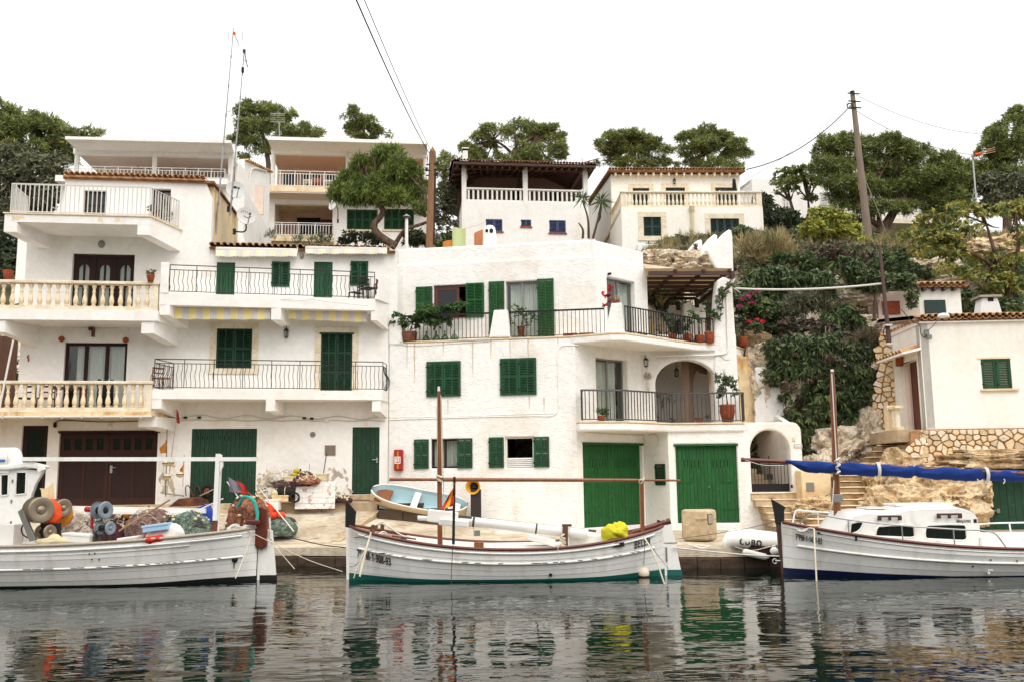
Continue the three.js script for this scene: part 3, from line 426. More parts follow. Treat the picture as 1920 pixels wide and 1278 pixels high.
mesh('room_floor',slabPlan([[uT0,-SB - 0.2],[uT1,-SB - 0.2],[kE[0],-4.9],[0,-4.9]],vF2 - 0.001,vF2 + 0.015),M.interior,H);
// shutters of the left face
shutterPair(H,fL.R(800,677,864,743),0.035,M.green,{rows:2});shutterPair(H,fL.R(938,671,1006,740),0.035,M.green,{rows:2});
for(const r of[[777,823,804,878],[858,821,886,877],[917,819,945,876],[1001,818,1030,875]])shutter(H,fL.R(...r),0.035,M.green,{rows:2});
for(const r of[[780,538,811,597],[874,531,907,595]])shutter(H,fL.R(...r,-SB),-SB + 0.035,M.greendoor,{rows:2});
for(const r of[[917,528,946,630],[1008,523,1039,628]]){const q=fL.R(...r,-SB);q[2]=vF2 + 0.04;shutter(H,q,-SB + 0.035,M.greendoor,{rows:2});}
// windows
glazed(H,w1,-0.14,M.brown,{cols:2,curtain:[0.05,0.95]});
{const[a,b,d]=w2;const f=mesh('window_frame',[box(a,b,w2[3]- 0.05,w2[3],-0.2,-0.1),box(a,a + 0.05,d,w2[3]- 0.05,-0.2,-0.1),box(b - 0.05,b,d,w2[3]- 0.05,-0.2,-0.1)],M.white,H);for(let i=0;i<5;i++)mesh('louvre_slat',new THREE.BoxGeometry(b - a - 0.11,0.055,0.012).rotateX(-0.6).translate((a + b)/ 2,d + 0.04 + i*0.058,-0.1),M.white,f);}
{const[a,b,d,e]=win;const f=mesh('window_frame',[box(a,b,e - 0.06,e,-SB - 0.16,-SB - 0.08),box(a,a + 0.06,d,e - 0.06,-SB - 0.16,-SB - 0.08),box(b - 0.06,b,d,e - 0.06,-SB - 0.16,-SB - 0.08),box(a,b,d - 0.03,d,-SB - 0.2,-SB + 0.03)],M.mahogany,H);const m=a + 0.5*(b - a);mesh('sash',[box(a + 0.06,m,e - 0.14,e - 0.06,-SB - 0.13,-SB - 0.09),box(a + 0.06,m,d,d + 0.08,-SB - 0.13,-SB - 0.09),box(a + 0.06,a + 0.14,d + 0.08,e - 0.14,-SB - 0.13,-SB - 0.09),box(m - 0.08,m,d + 0.08,e - 0.14,-SB - 0.13,-SB - 0.09)],M.mahogany,f);mesh('pane',box(a + 0.14,m - 0.08,d + 0.08,e - 0.14,-SB - 0.115,-SB - 0.11),M.darkglass,f);}
glazed(H,dor,-SB - 0.14,M.dullsteel,{cols:2,st:0.04,name:'glass_door',curtain:[0.1,1]});
glazed(T,dz,-0.2,M.dullsteel,{cols:2,st:0.045,name:'glass_door',curtain:[0.55,1]});
glazed(R,slide,-0.24,M.dullsteel,{cols:2,st:0.05,name:'glass_door',curtain:[0.0,0.86]});
// garage doors
const s1=[];for(let i=0;i<18;i++)if(![0,8,9,17].includes(i))s1.push([i,fR.v(1150,876),fR.v(1150,859),0.011]);
boardDoor(R,garage1,-0.13,M.greendoor,18,{slots:s1,seed:11,straps:[[garage1[0]- 0.02,garage1[0]+ 0.5,fR.v(1100,905)],[garage1[1]- 0.5,garage1[1]+ 0.02,fR.v(1200,905)],[garage1[0]- 0.02,garage1[0]+ 0.5,fR.v(1100,959)],[garage1[1]- 0.5,garage1[1]+ 0.02,fR.v(1200,956)]]});
mesh('lintel_board',box(garage1[0]- 0.03,garage1[1]+ 0.03,garage1[3]- 0.06,garage1[3]+ 0.01,-0.1,0.03),M.greendoor,R);
const s2=[];for(const i of[2,3,4,5,6,10,11,12,13,14])s2.push([i,fE.v(1320,877),fE.v(1320,861),0.012]);
const gd2=boardDoor(E,g2,-0.1,M.greendoor,17,{slots:s2,seed:12,straps:[[g2[0]- 0.02,g2[0]+ 0.5,fE.v(1275,903)],[g2[1]- 0.52,g2[1]+ 0.02,fE.v(1380,902)],[g2[0]- 0.02,g2[0]+ 0.5,fE.v(1275,955)],[g2[1]- 0.52,g2[1]+ 0.02,fE.v(1380,953)]]});
mesh('keyhole',new THREE.CylinderGeometry(0.025,0.025,0.03,10).rotateX(PI / 2).translate(fE.u(1331,912),fE.v(1331,912),-0.085),M.dullsteel,gd2);
mesh('lintel_board',box(g2[0]- 0.04,g2[1]+ 0.04,g2[3]- 0.05,g2[3]+ 0.01,-0.08,0.03),M.greendoor,E);
shutter(C,fC.R(1230,869,1248,909),0.02,M.greendark,{cols:1,pitch:0.045});
// stairs behind the arch, climbing to the left, and the side wall
for(let i=0;i<12;i++){const r0=ax0 - 0.2 - i*0.02,x1=ax1 + 0.06 - i*0.155*(i<20?1:0);mesh('stair_step',rbox(ax0 - 0.6,max(x1,ax0 + 0.12),aB + i*0.185 - 0.18,aB + i*0.185,-0.95 - i*0.26 - 3,-0.95 - i*0.26 + 0.03,0.012),M.step,E,{off:[i,r0]});}
mesh('stair_wall',slabUV([[0,aB - 0.3],[4.6,aB - 0.3],[4.6,eT + 1.6],[0,eT - 0.05]],[],0,0.2,0.02).rotateY(1.7).translate(ax1 + 0.1,0,-0.43),M.stucco,E);
mesh('stair_wall',box(ax0 - 0.9,ax0 - 0.6,aB - 0.3,eT - 0.06,-4.5,-0.43),M.stucco,E);mesh('stair_wall',box(ax0 - 0.9,ax1 + 0.2,aB - 0.3,aB - 0.0,-0.9,-0.43),M.step,E);
// gate
{const gv=fE.v(1446,921),gt=fE.v(1446,869),z=-0.2,f=mesh('gate',[box(ax0 + 0.03,ax1 - 0.03,gv,gv + 0.24,z - 0.01,z + 0.01),box(ax0 + 0.03,ax1 - 0.03,gt - 0.03,gt,z - 0.012,z + 0.012),box((ax0 + ax1)/ 2 - 0.09,(ax0 + ax1)/ 2 + 0.09,(gv + gt)/ 2 - 0.06,(gv + gt)/ 2 + 0.12,z - 0.03,z + 0.03),box((ax0 + ax1)/ 2 - 0.015,(ax0 + ax1)/ 2 + 0.015,gv + 0.24,gt + 0.25,z - 0.014,z + 0.014)],M.iron,E);for(let i=0;i<=11;i++)mesh('bar',barGeo('flat',gt - gv - 0.24,0.008),M.iron,f,{at:[lerp(ax0 + 0.05,ax1 - 0.05,i / 11),gv + 0.24,z].map((x)=>x)});f.children.forEach(()=>0);}
// outer steps below the gate
for(let i=0;i<6;i++){const y=fE.v(1446,925 + i*12.5,0.3 + i*0.2);mesh('outer_step',rbox(ax0 - 0.05 + i*0.05 +(i>1?0.12:0),ax1 + 0.12 + i*0.42,max(-0.48,y - 0.2),max(y,-0.3 + 0.0),-0.1 - 0.3,0.05 + i*0.27,0.015),M.step,E,{off:[i*0.7,i]});mesh('tread',rbox(ax0 - 0.07 + i*0.05 +(i>1?0.12:0),ax1 + 0.14 + i*0.42,y + 0.001,y + 0.03,-0.4,0.08 + i*0.27,0.01),M.sandpale,E);}
// signs beside the arch
mesh('tile_plaque',rbox(fE.u(1485,823),fE.u(1491,823),fE.v(1488,827),fE.v(1488,819),0,0.02,0.004),M.sand,E);
const sg=fE.R(1488.5,831.5,1504.5,839.5);mesh('name_sign',rbox(sg[0],sg[1],sg[2],sg[3],0,0.018,0.003),M.white,E);
const st=canvasTex(256,128,(g,w,h)=>{g.fillStyle='#e8e6e0';g.fillRect(0,0,w,h);g.strokeStyle='#6b6862';g.lineWidth=14;g.strokeRect(12,12,w - 24,h - 24);g.fillStyle='#3a3733';for(let i=0;i<11;i++)g.fillRect(34 + i*17,h / 2 - 14 + 6*(i % 3),9,24 - 6*(i % 2));});
mesh('lettering',new THREE.PlaneGeometry(sg[1]- sg[0]- 0.01,sg[3]- sg[2]- 0.01).translate((sg[0]+ sg[1])/ 2,(sg[2]+ sg[3])/ 2,0.0195),new THREE.MeshStandardMaterial({map:st,roughness:0.7}),E,{keepUV:true});
mesh('meter_cover',[box(fE.u(1483,910),fE.u(1486,910),fE.v(1484,914),fE.v(1484,908),0,0.05)],M.dark,E);
// first-floor balcony
const by=vF1 + 0.5,b0=toL(atD(1087,790,27.75)),b1=toL(atD(1168,790,27.95)),b2=toL(atD(1262,791,29.35)),b3=toL(atD(1397,793,29.4)),bb=[toL(fK.P(kR,0,-0.1)),toL(fK.P(0,0,-0.1)),toL(fR.P(fR.len - 0.3,0,-0.2)),[uB - 0.05,-0.2]];
mesh('balcony_slab',slabPlan([b0,b1,b2,b3,bb[0],bb[1],bb[2],bb[3]],vF1 - 0.24,vF1,0.05),M.stucco,H);mesh('balcony_coping',slabPlan([b0,b1,b2,b3,bb[0],bb[1],bb[2],bb[3]].map(([u,w],i)=>[u,w +(i<4?0.03:0)]),vF1,vF1 + 0.045),M.sandpale,H);void by;
const ins=([u,w])=>[u,w - 0.06],bH=0.93;
railing(H,[[b0[0]+ 0.05,-0.02],[b0[0]+ 0.05,b0[1]- 0.06],ins(b1),ins(b2),ins(b3),[b3[0],b3[1]- 0.9]],vF1 + 0.04,bH,{m:M.irongrey,gap:0.13,r:0.011,top:0.025});
mesh('pier',slabUV([[fK.u(1336,700),vF1 - 0.1],[kR + 0.02,vF1 - 0.1],[kR - 0.06,fK.v(1360,540)],[kR - 0.16,fK.v(1360,524)],[fK.u(1356,520),fK.v(1356,519)],[fK.u(1345,526),fK.v(1345,526)],[fK.u(1341,560),fK.v(1341,560)],[fK.u(1338,640),fK.v(1338,640)]],[],-0.45,0.06,0.06),M.stucco,K);
mesh('pier_horn',slabUV([[fK.u(1362,530),fK.v(1362,535)],[fK.u(1374,527),fK.v(1374,535)],[fK.u(1381,522),fK.v(1381,522)],[fK.u(1377,518),fK.v(1377,517)],[fK.u(1364,523),fK.v(1364,523)]],[],-0.3,-0.05,0.05),M.stucco,K);
// upper terrace: slab edge, tapered piers, railings
const tY=vF2 + 0.5,q0=toL(atY(1084,633,tY)),q1=toL(atY(1173,626,tY)),q2=toL(atY(1304,645,tY)),q3=toL(atY(1340,646,tY));
const tp=[[uB - 1.2,-0.3],[uB - 0.05,0.02],[q1[0]- 0.45,q1[1]+ 0.12],q1,q2,q3,[q3[0]+ 0.4,q3[1]- 2.5],[q3[0],-5],[uB - 1.2,-5]];
mesh('terrace_slab',slabPlan(tp,vF2 - 0.2,vF2 + 0.002,0.03),M.stucco,H);mesh('terrace_edge',slabPlan([tp[1],tp[2],tp[3],tp[4],tp[5],[tp[5][0],tp[5][1]- 0.3],[tp[4][0],tp[4][1]- 0.3],[tp[3][0]- 0.1,tp[3][1]- 0.35],[tp[1][0],tp[1][1]- 0.3]].map(([u,w])=>[u,w + 0.02]),vF2 + 0.002,vF2 + 0.05),M.sandpale,H);
const tH=0.82;
mesh('balcony_coping',box(0.35,uB,vF2,vF2 + 0.04,-SB + 0.01,0.03),M.sandpale,H);
const taper=(x0,x1,y0,X0,X1,y1,f,par,w0,w1,bev=0.05)=>mesh('balcony_pier',slabUV([[f.u(x0,y0),f.v(x0,y0)],[f.u(x1,y0),f.v(x0,y0)],[f.u(X1,y1),f.v(X0,y1)],[f.u(X0,y1),f.v(X0,y1)]],[],w0,w1,bev),M.stucco,par);
taper(917,957,634,926,951,582,fL,H,-0.28,0.06);taper(1133,1174,630,1147,1166,570,fL,H,-0.3,0.16);
mesh('balcony_end',slabUV([[fL.u(729,620),vF2 - 0.05],[fL.u(757,643),vF2 - 0.05],[fL.u(749,600),fL.v(740,594)],[fL.u(729,596),fL.v(740,594)]],[],-SB + 0.02,0.03,0.04),M.stucco,H);
railing(H,[[fL.u(757,640),-0.05],[fL.u(918,634),-0.05]],vF2 + 0.03,tH,{m:M.iron,r:0.009,top:0.026,gap:0.125});railing(H,[[fL.u(957,630),-0.05],[fL.u(1134,626),-0.05]],vF2 + 0.03,tH,{m:M.iron,r:0.008,top:0.026,gap:0.125});
railing(H,[[q1[0],q1[1]- 0.06],[q2[0],q2[1]- 0.06],[q3[0]- 0.02,q3[1]- 0.06]],vF2 + 0.04,tH,{m:M.iron,r:0.012,top:0.028,gap:0.125});
mesh('terrace_wall',box(fK.u(1215,600)- 0.3,kR - 0.1,vF2,vF2 + 1.95,-3.6,-3.4),M.stucco,K);
for(let i=0;i<5;i++)mesh('terrace_step',box(fK.u(1218,600,-2.9)- 0.4,fK.u(1218,600,-2.9)+ 0.55 - i*0.14,vF2 + 0.2 + i*0.22,vF2 + 0.42 + i*0.22,-3.4,-2.5),M.ochre,K);
mesh('chimney_breast',slabUV([[fK.u(1276,600,-2.9),vF2],[fK.u(1301,600,-2.9),vF2],[fK.u(1294,600,-2.9),fK.v(1290,572,-2.9)],[fK.u(1281,600,-2.9),fK.v(1290,572,-2.9)]],[],-3.4,-2.6,0.05),M.stucco,K);
// pergola
const pY=8.2,xR=fK.u(1371,512),xL=fK.u(1216,512),depth=4.4,pg=mesh('pergola',[box(xL,xR + 0.1,pY,pY + 0.13,-0.06,0.06)],M.pergola,K);
for(let i=1;i<=6;i++)mesh('beam',box(xL,xR - i*0.02,pY + 0.005,pY + 0.1,-i*depth / 6 - 0.05,-i*depth / 6 + 0.05),M.pergola,pg);
for(const x of[xL + 0.9,xL + 1.85,xR - 0.05])mesh('beam',box(x - 0.045,x + 0.045,pY + 0.1,pY + 0.19,-depth - 0.1,0.12),M.pergola,pg);
mesh('beam',box(xR - 0.02,xR + 0.08,pY - 0.13,pY - 0.002,-depth - 0.1,0.12),M.pergola,pg);
{const cl=new THREE.PlaneGeometry(xR - xL + 0.1,depth,20,16).rotateX(-PI / 2);const p=cl.attributes.position;for(let i=0;i<p.count;i++){const x=p.getX(i),z=p.getZ(i),t=clamp(0.5 - x /(xR - xL));p.setY(i,0.02 + 0.42*t*sm(depth / 2,depth / 2 - 1.2,z)+ 0.02*fbm3(x*2,z*2,4));}cl.computeVertexNormals();cl.translate((xL + xR)/ 2,pY + 0.21,-depth / 2 + 0.03);mesh('pergola_canvas',cl,new THREE.MeshPhysicalMaterial({color:0xb7a077,roughness:1,transmission:0.35,thickness:0,side:THREE.DoubleSide}),K);}
// stepped fin wall above the pergola
const fF=frameAt(1310,500,33.4,1385,500,33.6,0.5),F=on(H,fF);
const fin=(pts,w0,w1)=>mesh('fin_wall',slabUV(pts.map(([x,y])=>fF.uv(x,y)),[],w0,w1,0.07),M.stucco,F);
fin([[1323,470],[1333,462],[1349,447],[1359,436],[1366,431],[1371,433],[1373,445],[1375,520],[1348,512],[1338,500],[1330,485]],-0.3,0.1);fin([[1320,475],[1328,455],[1339,441],[1347,434],[1352,436],[1353,470],[1345,490]],-0.85,-0.35);fin([[1300,472],[1312,452],[1322,440],[1330,437],[1333,441],[1333,475]],-1.4,-0.9);
// small side balcony on the right with its railing
const fS=frameAt(1378,650,30.8,1432,656,33.4,0.5),S=on(H,fS),sv=fS.v(1378,650);
mesh('side_balcony',slabPlan([[0,0],[fS.len,0],[fS.len,-2.2],[0,-2.2]],sv - 0.25,sv,0.03),M.stucco,S);mesh('balcony_coping',slabPlan([[0,0.03],[fS.len + 0.03,0.03],[fS.len + 0.03,-2],[0,-2]],sv,sv + 0.04),M.sandpale,S);
railing(S,[[0.1,-0.06],[fS.len - 0.06,-0.06],[fS.len - 0.06,-2]],sv + 0.04,1.0,{m:M.iron,gap:0.13,r:0.011});
mesh('rough_wall',slabUV([[-0.2,0.3],[fS.len - 0.2,0.3],[fS.len - 0.5,sv - 0.26],[-0.2,sv - 0.26]],[],-0.9,-0.6,0.05),M.ochre,S);
mesh('bracket',rod(fK?V(kR - 0.02,fK.v(1376,538),-0.1):V(),V(kR + 0.25,fK.v(1384,548),-0.1),0.012),M.white,K);
// pipes and cables on the walls
const cab=(par,f,pts,r=0.012,m=M.stucco,w=0.012)=>mesh('cable',tube(pts.map(([x,y])=>{const[u,v]=f.uv(x,y,w);return V(u,v,w);}),r,pts.length*8,5),m,par);
cab(H,fL,[[730,786],[800,784],[900,781],[1000,779],[1040,777],[1046,765],[1046,700],[1047,655],[1054,648],[1084,647]],0.018);cab(H,fL,[[730,782],[850,780],[1000,775],[1040,774]],0.01);
cab(H,fL,[[740,646],[780,648],[850,644],[918,640]],0.008,M.cablewhite);
cab(K,fK,[[1362,546],[1364,620],[1363,660],[1350,664],[1300,666],[1230,667]],0.03,M.wall,0.09);cab(K,fK,[[1230,671],[1290,668],[1350,666],[1360,674],[1368,673]],0.012,M.cablewhite,0.07);
cab(R,fR,[[1090,808],[1130,812],[1205,815]],0.01,M.rope);cab(C,fC,[[1216,815],[1230,814],[1235,824],[1232,836]],0.01,M.rope);
wallLamp(R,fR.u(1209,680,0.02)- 0.05,fR.v(1209,684),0.0);
for(const[x,y]of[[1212,704],[1218,705]])mesh('gourd',lathe([[0.001,-0.09],[0.06,-0.06],[0.075,0],[0.05,0.06],[0.012,0.13],[0.001,0.15]],12).translate(fK.u(x,y,0.1),fK.v(x,y,0.1),0.1),M.greywood,K);
mesh('hanging_herbs',[rod(V(fK.u(1215,690,0.1),fK.v(1215,690),0.1),V(fK.u(1215,735,0.1),fK.v(1215,735),0.1),0.006),...Array.from({length:26},()=>{const p=V(fK.u(1215,720,0.1)+ rr(-0.05,0.05),fK.v(1215,rr(714,734)),0.1);return rod(p,p.clone().add(V(rr(-0.04,0.04),-rr(0.05,0.13),rr(-0.03,0.03))),0.008,0.002,4);})],M.rope,K);
mesh('camera_spot',[rbox(fT.u(1139,514),fT.u(1142,514),fT.v(1140,516),fT.v(1140,512),0,0.12,0.02)],M.dark,T);
patch(R,[[garage1[0]- 0.35,0.05],[garage1[0]- 0.05,0.05],[garage1[0]- 0.08,0.5],[garage1[0]- 0.2,0.62]],-0.003,M.cream,{seed:6,rough:0.07});
// dirt that runs down from the ends of the balcony stones
const drip=(x,y0,y1,w)=>{const n=16,u=fL.u(x,y0),a=fL.v(x,y0),b=fL.v(x,y1),L=[],R=[];for(let k=0;k<=n;k++){const t=k / n,v=lerp(a,b,t),h=w*(1 - t)**0.7*(0.6 + 0.5*(fbm3(v*9,x,3,3)+ 0.5))+ 0.003,o=0.012*fbm3(v*5,x,8,3);L.push([u + o - h,v]);R.push([u + o + h,v]);}mesh('drip_stain',slabUV([...L,...R.reverse()],[],0.001,0.003),M.dripstain,H);};
for(const d of[[763,644,690,0.02],[777,645,720,0.03],[831,641,668,0.02],[886,638,705,0.028],[920,634,672,0.03],[956,632,680,0.02],[990,630,690,0.026],[1046,628,648,0.02],[1020,745,775,0.02],[840,748,775,0.018],[992,742,768,0.018]])drip(...d);
}
// ---------- the two balconied houses on the left ----------
const f1=frameAt(0,905,27.66,720,935,29.2,1.4);
// wedge-shaped beam under a balcony slab: runs out from the wall at u0..u1, deepest at the wall
function beam(parent,u0,u1,v1,w,d0,d1,lean=0){// profile in (w, v), swept along u
const s=shapeOf([[-0.05,v1],[w,v1],[w,v1 - d1],[-0.05,v1 - d0]]),g=new THREE.ExtrudeGeometry(s,{depth:u1 - u0,bevelEnabled:false}).rotateY(-PI / 2);// x->z? (x,y,z)->( -z.. )
const p=g.attributes.position;for(let i=0;i<p.count;i++){const z=p.getZ(i),x=p.getX(i);p.setXYZ(i,u1 + x + lean*(w - z)/ w,p.getY(i),z);}g.computeVertexNormals();
return mesh('bracket_beam',g,M.wall,parent);
}
const houseA=framed('house','tall white house at the left edge with stone balustrades and brown wooden doors','house',f1);
const fv=(x,y,w=0)=>f1.v(x,y,w),fu=(x,y,w=0)=>f1.u(x,y,w);
const uAB=fu(309,620),uA2=fu(396,420);
{
const H=houseA,wT=1.5,wM=1.35;
const vT=fv(150,404,wT),vM=fv(150,581,wM),vL=fv(150,771,wM),ul=fu(47,500),uFar=fu(-170,800),vR=fv(250,333,0.1);
const door3=f1.R(156,357,199,410),open3=f1.R(283,354,319,415),doorM=f1.R(133,476,250,580),doorL=f1.R(118,642,236,760),gar=f1.R(107,811,293,943),doorG=f1.R(37,797,86,935);
door3[2]=open3[2]=vT + 0.02;doorM[2]=vM + 0.02;doorL[2]=vL + 0.02;gar[2]=-0.02;doorG[2]=0;
mesh('wall',slabUV([[uFar,-0.6],[uAB,-0.6],[uAB,vL],[uFar,vL]],[gar,doorG],-0.3,0),M.wall,H);
mesh('wall',slabUV([[ul,vL],[uAB,vL],[uAB,vM + 0.1],[uA2,vM + 0.1],[uA2,vR - 0.6],[fu(385,335),vR],[fu(122,335),vR],[fu(122,335),vT],[ul,vT]],[doorM,doorL,door3,open3],-0.3,0),M.wall,H);
// depth of the house
mesh('side_wall',box(ul,ul + 0.3,vL,vT,-7,-0.3),M.wall,H);mesh('side_wall',box(fu(122,335),fu(122,335)+ 0.3,vT,vR - 0.02,-4.6,-0.3),M.wall,H);mesh('back_wall',box(uFar,uA2,-0.6,vR - 0.05,-7.2,-7),M.wall,H);
{const P=[[-0.3,vM],[-0.3,vR - 0.1],[-5.2,vR + 0.25],[-5.2,vM]],g=new THREE.ExtrudeGeometry(shapeOf(P),{depth:0.3,bevelEnabled:false}),p=g.attributes.position;for(let i=0;i<p.count;i++){const w=p.getX(i),v=p.getY(i),d=p.getZ(i);p.setXYZ(i,uA2 - d,v,w);}const ix=g.attributes.position.array;for(let i=0;i<ix.length;i +=9)for(let k=0;k<3;k++){const t=ix[i + k];ix[i + k]=ix[i + 3 + k];ix[i + 3 + k]=t;}g.computeVertexNormals();mesh('gable_wall',g,M.ochre,H);const q=[[0.1,vR - 0.1],[-5.4,vR + 0.27]];mesh('roof_slab',slabUV([[q[0][0],q[0][1]],[q[1][0],q[1][1]],[q[1][0],q[1][1]+ 0.07],[q[0][0],q[0][1]+ 0.07]],[],0,uA2 - fu(122,335)+ 0.1).rotateY(-PI / 2).translate(uA2 + 0.06,0,0),M.tiledark,H);}
for(const v of[vL - 0.2,vM - 0.2,vT - 0.2])mesh('floor_slab',box(v<vL?uFar:ul,v>vM?uA2 - 0.3:uAB,v,v + 0.195,-7,-0.3),M.pinkwall,H);
eave(H,fu(121,331),fu(386,331),vR + 0.0,0.2,{n:26,seed:21,pitch:0.1,under:false});
mesh('cornice',box(fu(121,331),fu(385,331),vR - 0.05,vR + 0.0,0.002,0.16),M.tile[2],H);
// balcony slabs
const t0=[fu(8,403,wT),wT],t1=[fu(281,412,wT),wT],t2=[fu(339,442,0),0],tl=[fu(50,462),0];
const SM=(n,pts,v0,v1,m=M.wall)=>mesh(n,slabPlan(pts,v0,v1),m,H);
SM('balcony_slab',[t0,t1,t2,[tl[0],0.0]],vT - 0.24,vT);SM('balcony_coping',[[t0[0]- 0.04,wT + 0.04],[t1[0]+ 0.03,wT + 0.04],[t2[0]+ 0.05,0.01],[t2[0]- 0.1,0.01],[t1[0]- 0.1,wT - 0.2],[t0[0],wT - 0.2]],vT,vT + 0.035,M.sandpale);
beam(H,t0[0],t0[0]+ 0.35,vT - 0.241,wT - 0.002,0.42,0.3,0.45);beam(H,t1[0]- 0.35,t1[0]- 0.002,vT - 0.241,wT - 0.002,0.42,0.3,t2[0]- t1[0]);
const mR=fu(296,560,wM),lR=fu(284,745,wM);
SM('balcony_slab',[[uFar,0],[uFar,wM],[mR,wM],[mR + 0.35,0]],vM - 0.3,vM);SM('balcony_slab',[[uFar,0],[uFar,wM],[lR,wM],[lR + 0.3,0]],vL - 0.12,vL,M.ochre);
beam(H,mR - 0.45,mR - 0.1,vM - 0.301,wM - 0.05,0.55,0.36,0.42);beam(H,fu(-8,600,wM),fu(8,600,wM),vM - 0.301,wM - 0.05,0.6,0.36,0.5);
beam(H,lR - 0.42,lR + 0.1,vL - 0.121,wM - 0.3,0.4,0.3,0.35);
const gapM=(fu(272,550,wM)- fu(18.8,550,wM))/ 15,aM=fu(18.8,550,wM)- gapM*5.5;
balustrade(H,[aM - 0.2,wM - 0.14],[mR - 0.02,wM - 0.14],vM,fv(150,526,wM)- vM,21,M.sand,{tm:M.sandpale});
const gapL=(fu(260.5,740,wM)- fu(10,740,wM))/ 16,aL=fu(10,740,wM)- gapL*5.5;balustrade(H,[aL - 0.2,wM - 0.14],[lR - 0.02,wM - 0.14],vL,fv(150,713,wM)- vL,22,M.sand,{tm:M.sandpale});
railing(H,[[tl[0]- 0.05,0.05],[t0[0]+ 0.12,wT - 0.08],[t1[0]- 0.05,wT - 0.08],[t2[0]- 0.08,0.1]],vT + 0.035,fv(150,347,wT)- vT - 0.03,{m:M.railwhite,gap:0.125,r:0.013,top:0.022,kind:'flat'});
// top-floor doors
glazed(H,door3,-0.14,M.brown,{cols:2,rows:2,st:0.07,name:'terrace_door',solid:0.3,glass:M.darkglass});glazed(H,open3,-0.2,M.brown,{cols:2,st:0.05,name:'terrace_door',curtain:[0.3,0.7]});
// three-leaf door with arched lights
{const[a,b,c,d]=doorM,n=3,W=(b - a)/ n,hs=[],dr=[];for(let i=0;i<n;i++){const x0=a + W*i + W*0.24,x1=a + W*(i + 1)- W*0.24,xm=(x0 + x1)/ 2;for(const[p,q,k]of[[x0,xm - 0.025,0],[xm + 0.025,x1,1]])for(const[y0,y1,ar]of[[d - 0.95,d - 0.3,1],[d - 1.75,d - 1.0,0]]){const h=new THREE.Path();h.moveTo(p,y0);h.lineTo(p,y1 -(ar&&!k?0.14:0));if(ar)h.quadraticCurveTo(k?lerp(p,q,0.6):lerp(p,q,0.4),y1 + 0.01,q,y1 -(k?0.14:0));else h.lineTo(q,y1);h.lineTo(q,y0);h.closePath();hs.push(h);dr.push([p,q,y0,y1]);}}
const D=mesh('wooden_door',slabUV([[a,c],[b,c],[b,d],[a,d]],hs,-0.22,-0.15),M.brown,H);for(const[p,q,y0,y1]of dr)mesh('pane',box(p - 0.01,q + 0.01,y0,y1,-0.195,-0.19),M.glass,D);for(let i=1;i<n;i++)mesh('stile',box(a + W*i - 0.04,a + W*i + 0.04,c,d,-0.149,-0.125),M.brown,D);mesh('door_head',box(a,b,d - 0.09,d - 0.001,-0.149,-0.11),M.brown,D);
const n2=30,pos=[],idx=[];for(let i=0;i<=n2;i++){const x=lerp(a + 0.1,b - 0.1,i / n2),z=-0.3 + 0.03*sin(i*2.1);pos.push(x,c,z,x,d - 0.1,z);if(i<n2){const k=i*2;idx.push(k,k + 2,k + 1,k + 1,k + 2,k + 3);}}const g=new THREE.BufferGeometry();g.setAttribute('position',new THREE.Float32BufferAttribute(pos,3));g.setIndex(idx);g.computeVertexNormals();mesh('curtain',g,M.curtain,D);mesh('recess_lintel',box(a - 0.02,b + 0.02,d + 0.005,d + 0.12,-0.1,-0.002 + 0.01),M.wall,H);}
glazed(H,doorL,-0.12,M.brown,{cols:3,st:0.09,name:'sliding_door',curtain:[0.16,0.98]});
// ground-floor garage door of dark wood and the side door
{const[a,b,c,d]=gar,m=(a + b)/ 2,z=-0.1;for(const[p,q]of[[a + 0.01,m - 0.006],[m + 0.006,b - 0.01]]){const W=q - p,hs=[],ps=[];for(let i=0;i<4;i++)hs.push([p + W*(0.07 + i*0.225),p + W*(0.07 + i*0.225)+ W*0.14,d - 0.5,d - 0.16]);for(let i=0;i<2;i++){ps.push([p + W*(0.07 + i*0.45),p + W*(0.48 + i*0.45),c + 0.28,d - 0.68]);}
const L=mesh('garage_door',slabUV([[p,c + 0.02],[q,c + 0.02],[q,d],[p,d]],[...hs,...ps],z - 0.05,z),M.brownworn,H);for(const h of hs)mesh('pane',box(h[0]- 0.01,h[1]+ 0.01,h[2],h[3],z - 0.035,z - 0.03),M.darkglass,L);for(const h of ps)mesh('door_panel',rbox(h[0]- 0.01,h[1]+ 0.01,h[2]- 0.01,h[3]+ 0.01,z - 0.06,z - 0.018,0.01),M.brown,L,{off:[h[0],0]});mesh('bottom_rail',box(p + 0.05,q - 0.05,c + 0.04,c + 0.2,z,z + 0.012),M.brownworn,L);}
mesh('door_handle',[box(m + 0.05,m + 0.12,fv(200,886),fv(200,872),z,z + 0.015),rod(V(m + 0.09,fv(200,876),z + 0.05),V(m + 0.22,fv(200,876),z + 0.05),0.012),rod(V(m + 0.09,fv(200,876),z),V(m + 0.09,fv(200,876),z + 0.05),0.012)],M.steel,H);mesh('door_frame',[box(a - 0.03,b + 0.06,d,d + 0.07,-0.2,0.03)],M.brown,H);}
glazed(H,doorG,-0.12,M.brown,{cols:1,st:0.13,name:'side_door',glass:M.darkglass});
// fittings
mesh('gutter_pipe',[tube([V(fu(-40,778,wM),vL - 0.16,wM + 0.03),V(fu(100,778,wM),vL - 0.15,wM + 0.03),V(fu(285,777,wM),vL - 0.15,wM + 0.03)],0.035,20,8),...Array.from({length:8},(_,i)=>box(0,0.03,-0.05,0.05,-0.05,0.045).translate(fu(5 + i*37,778,wM),vL - 0.15,wM + 0.03))],M.cablewhite,H);
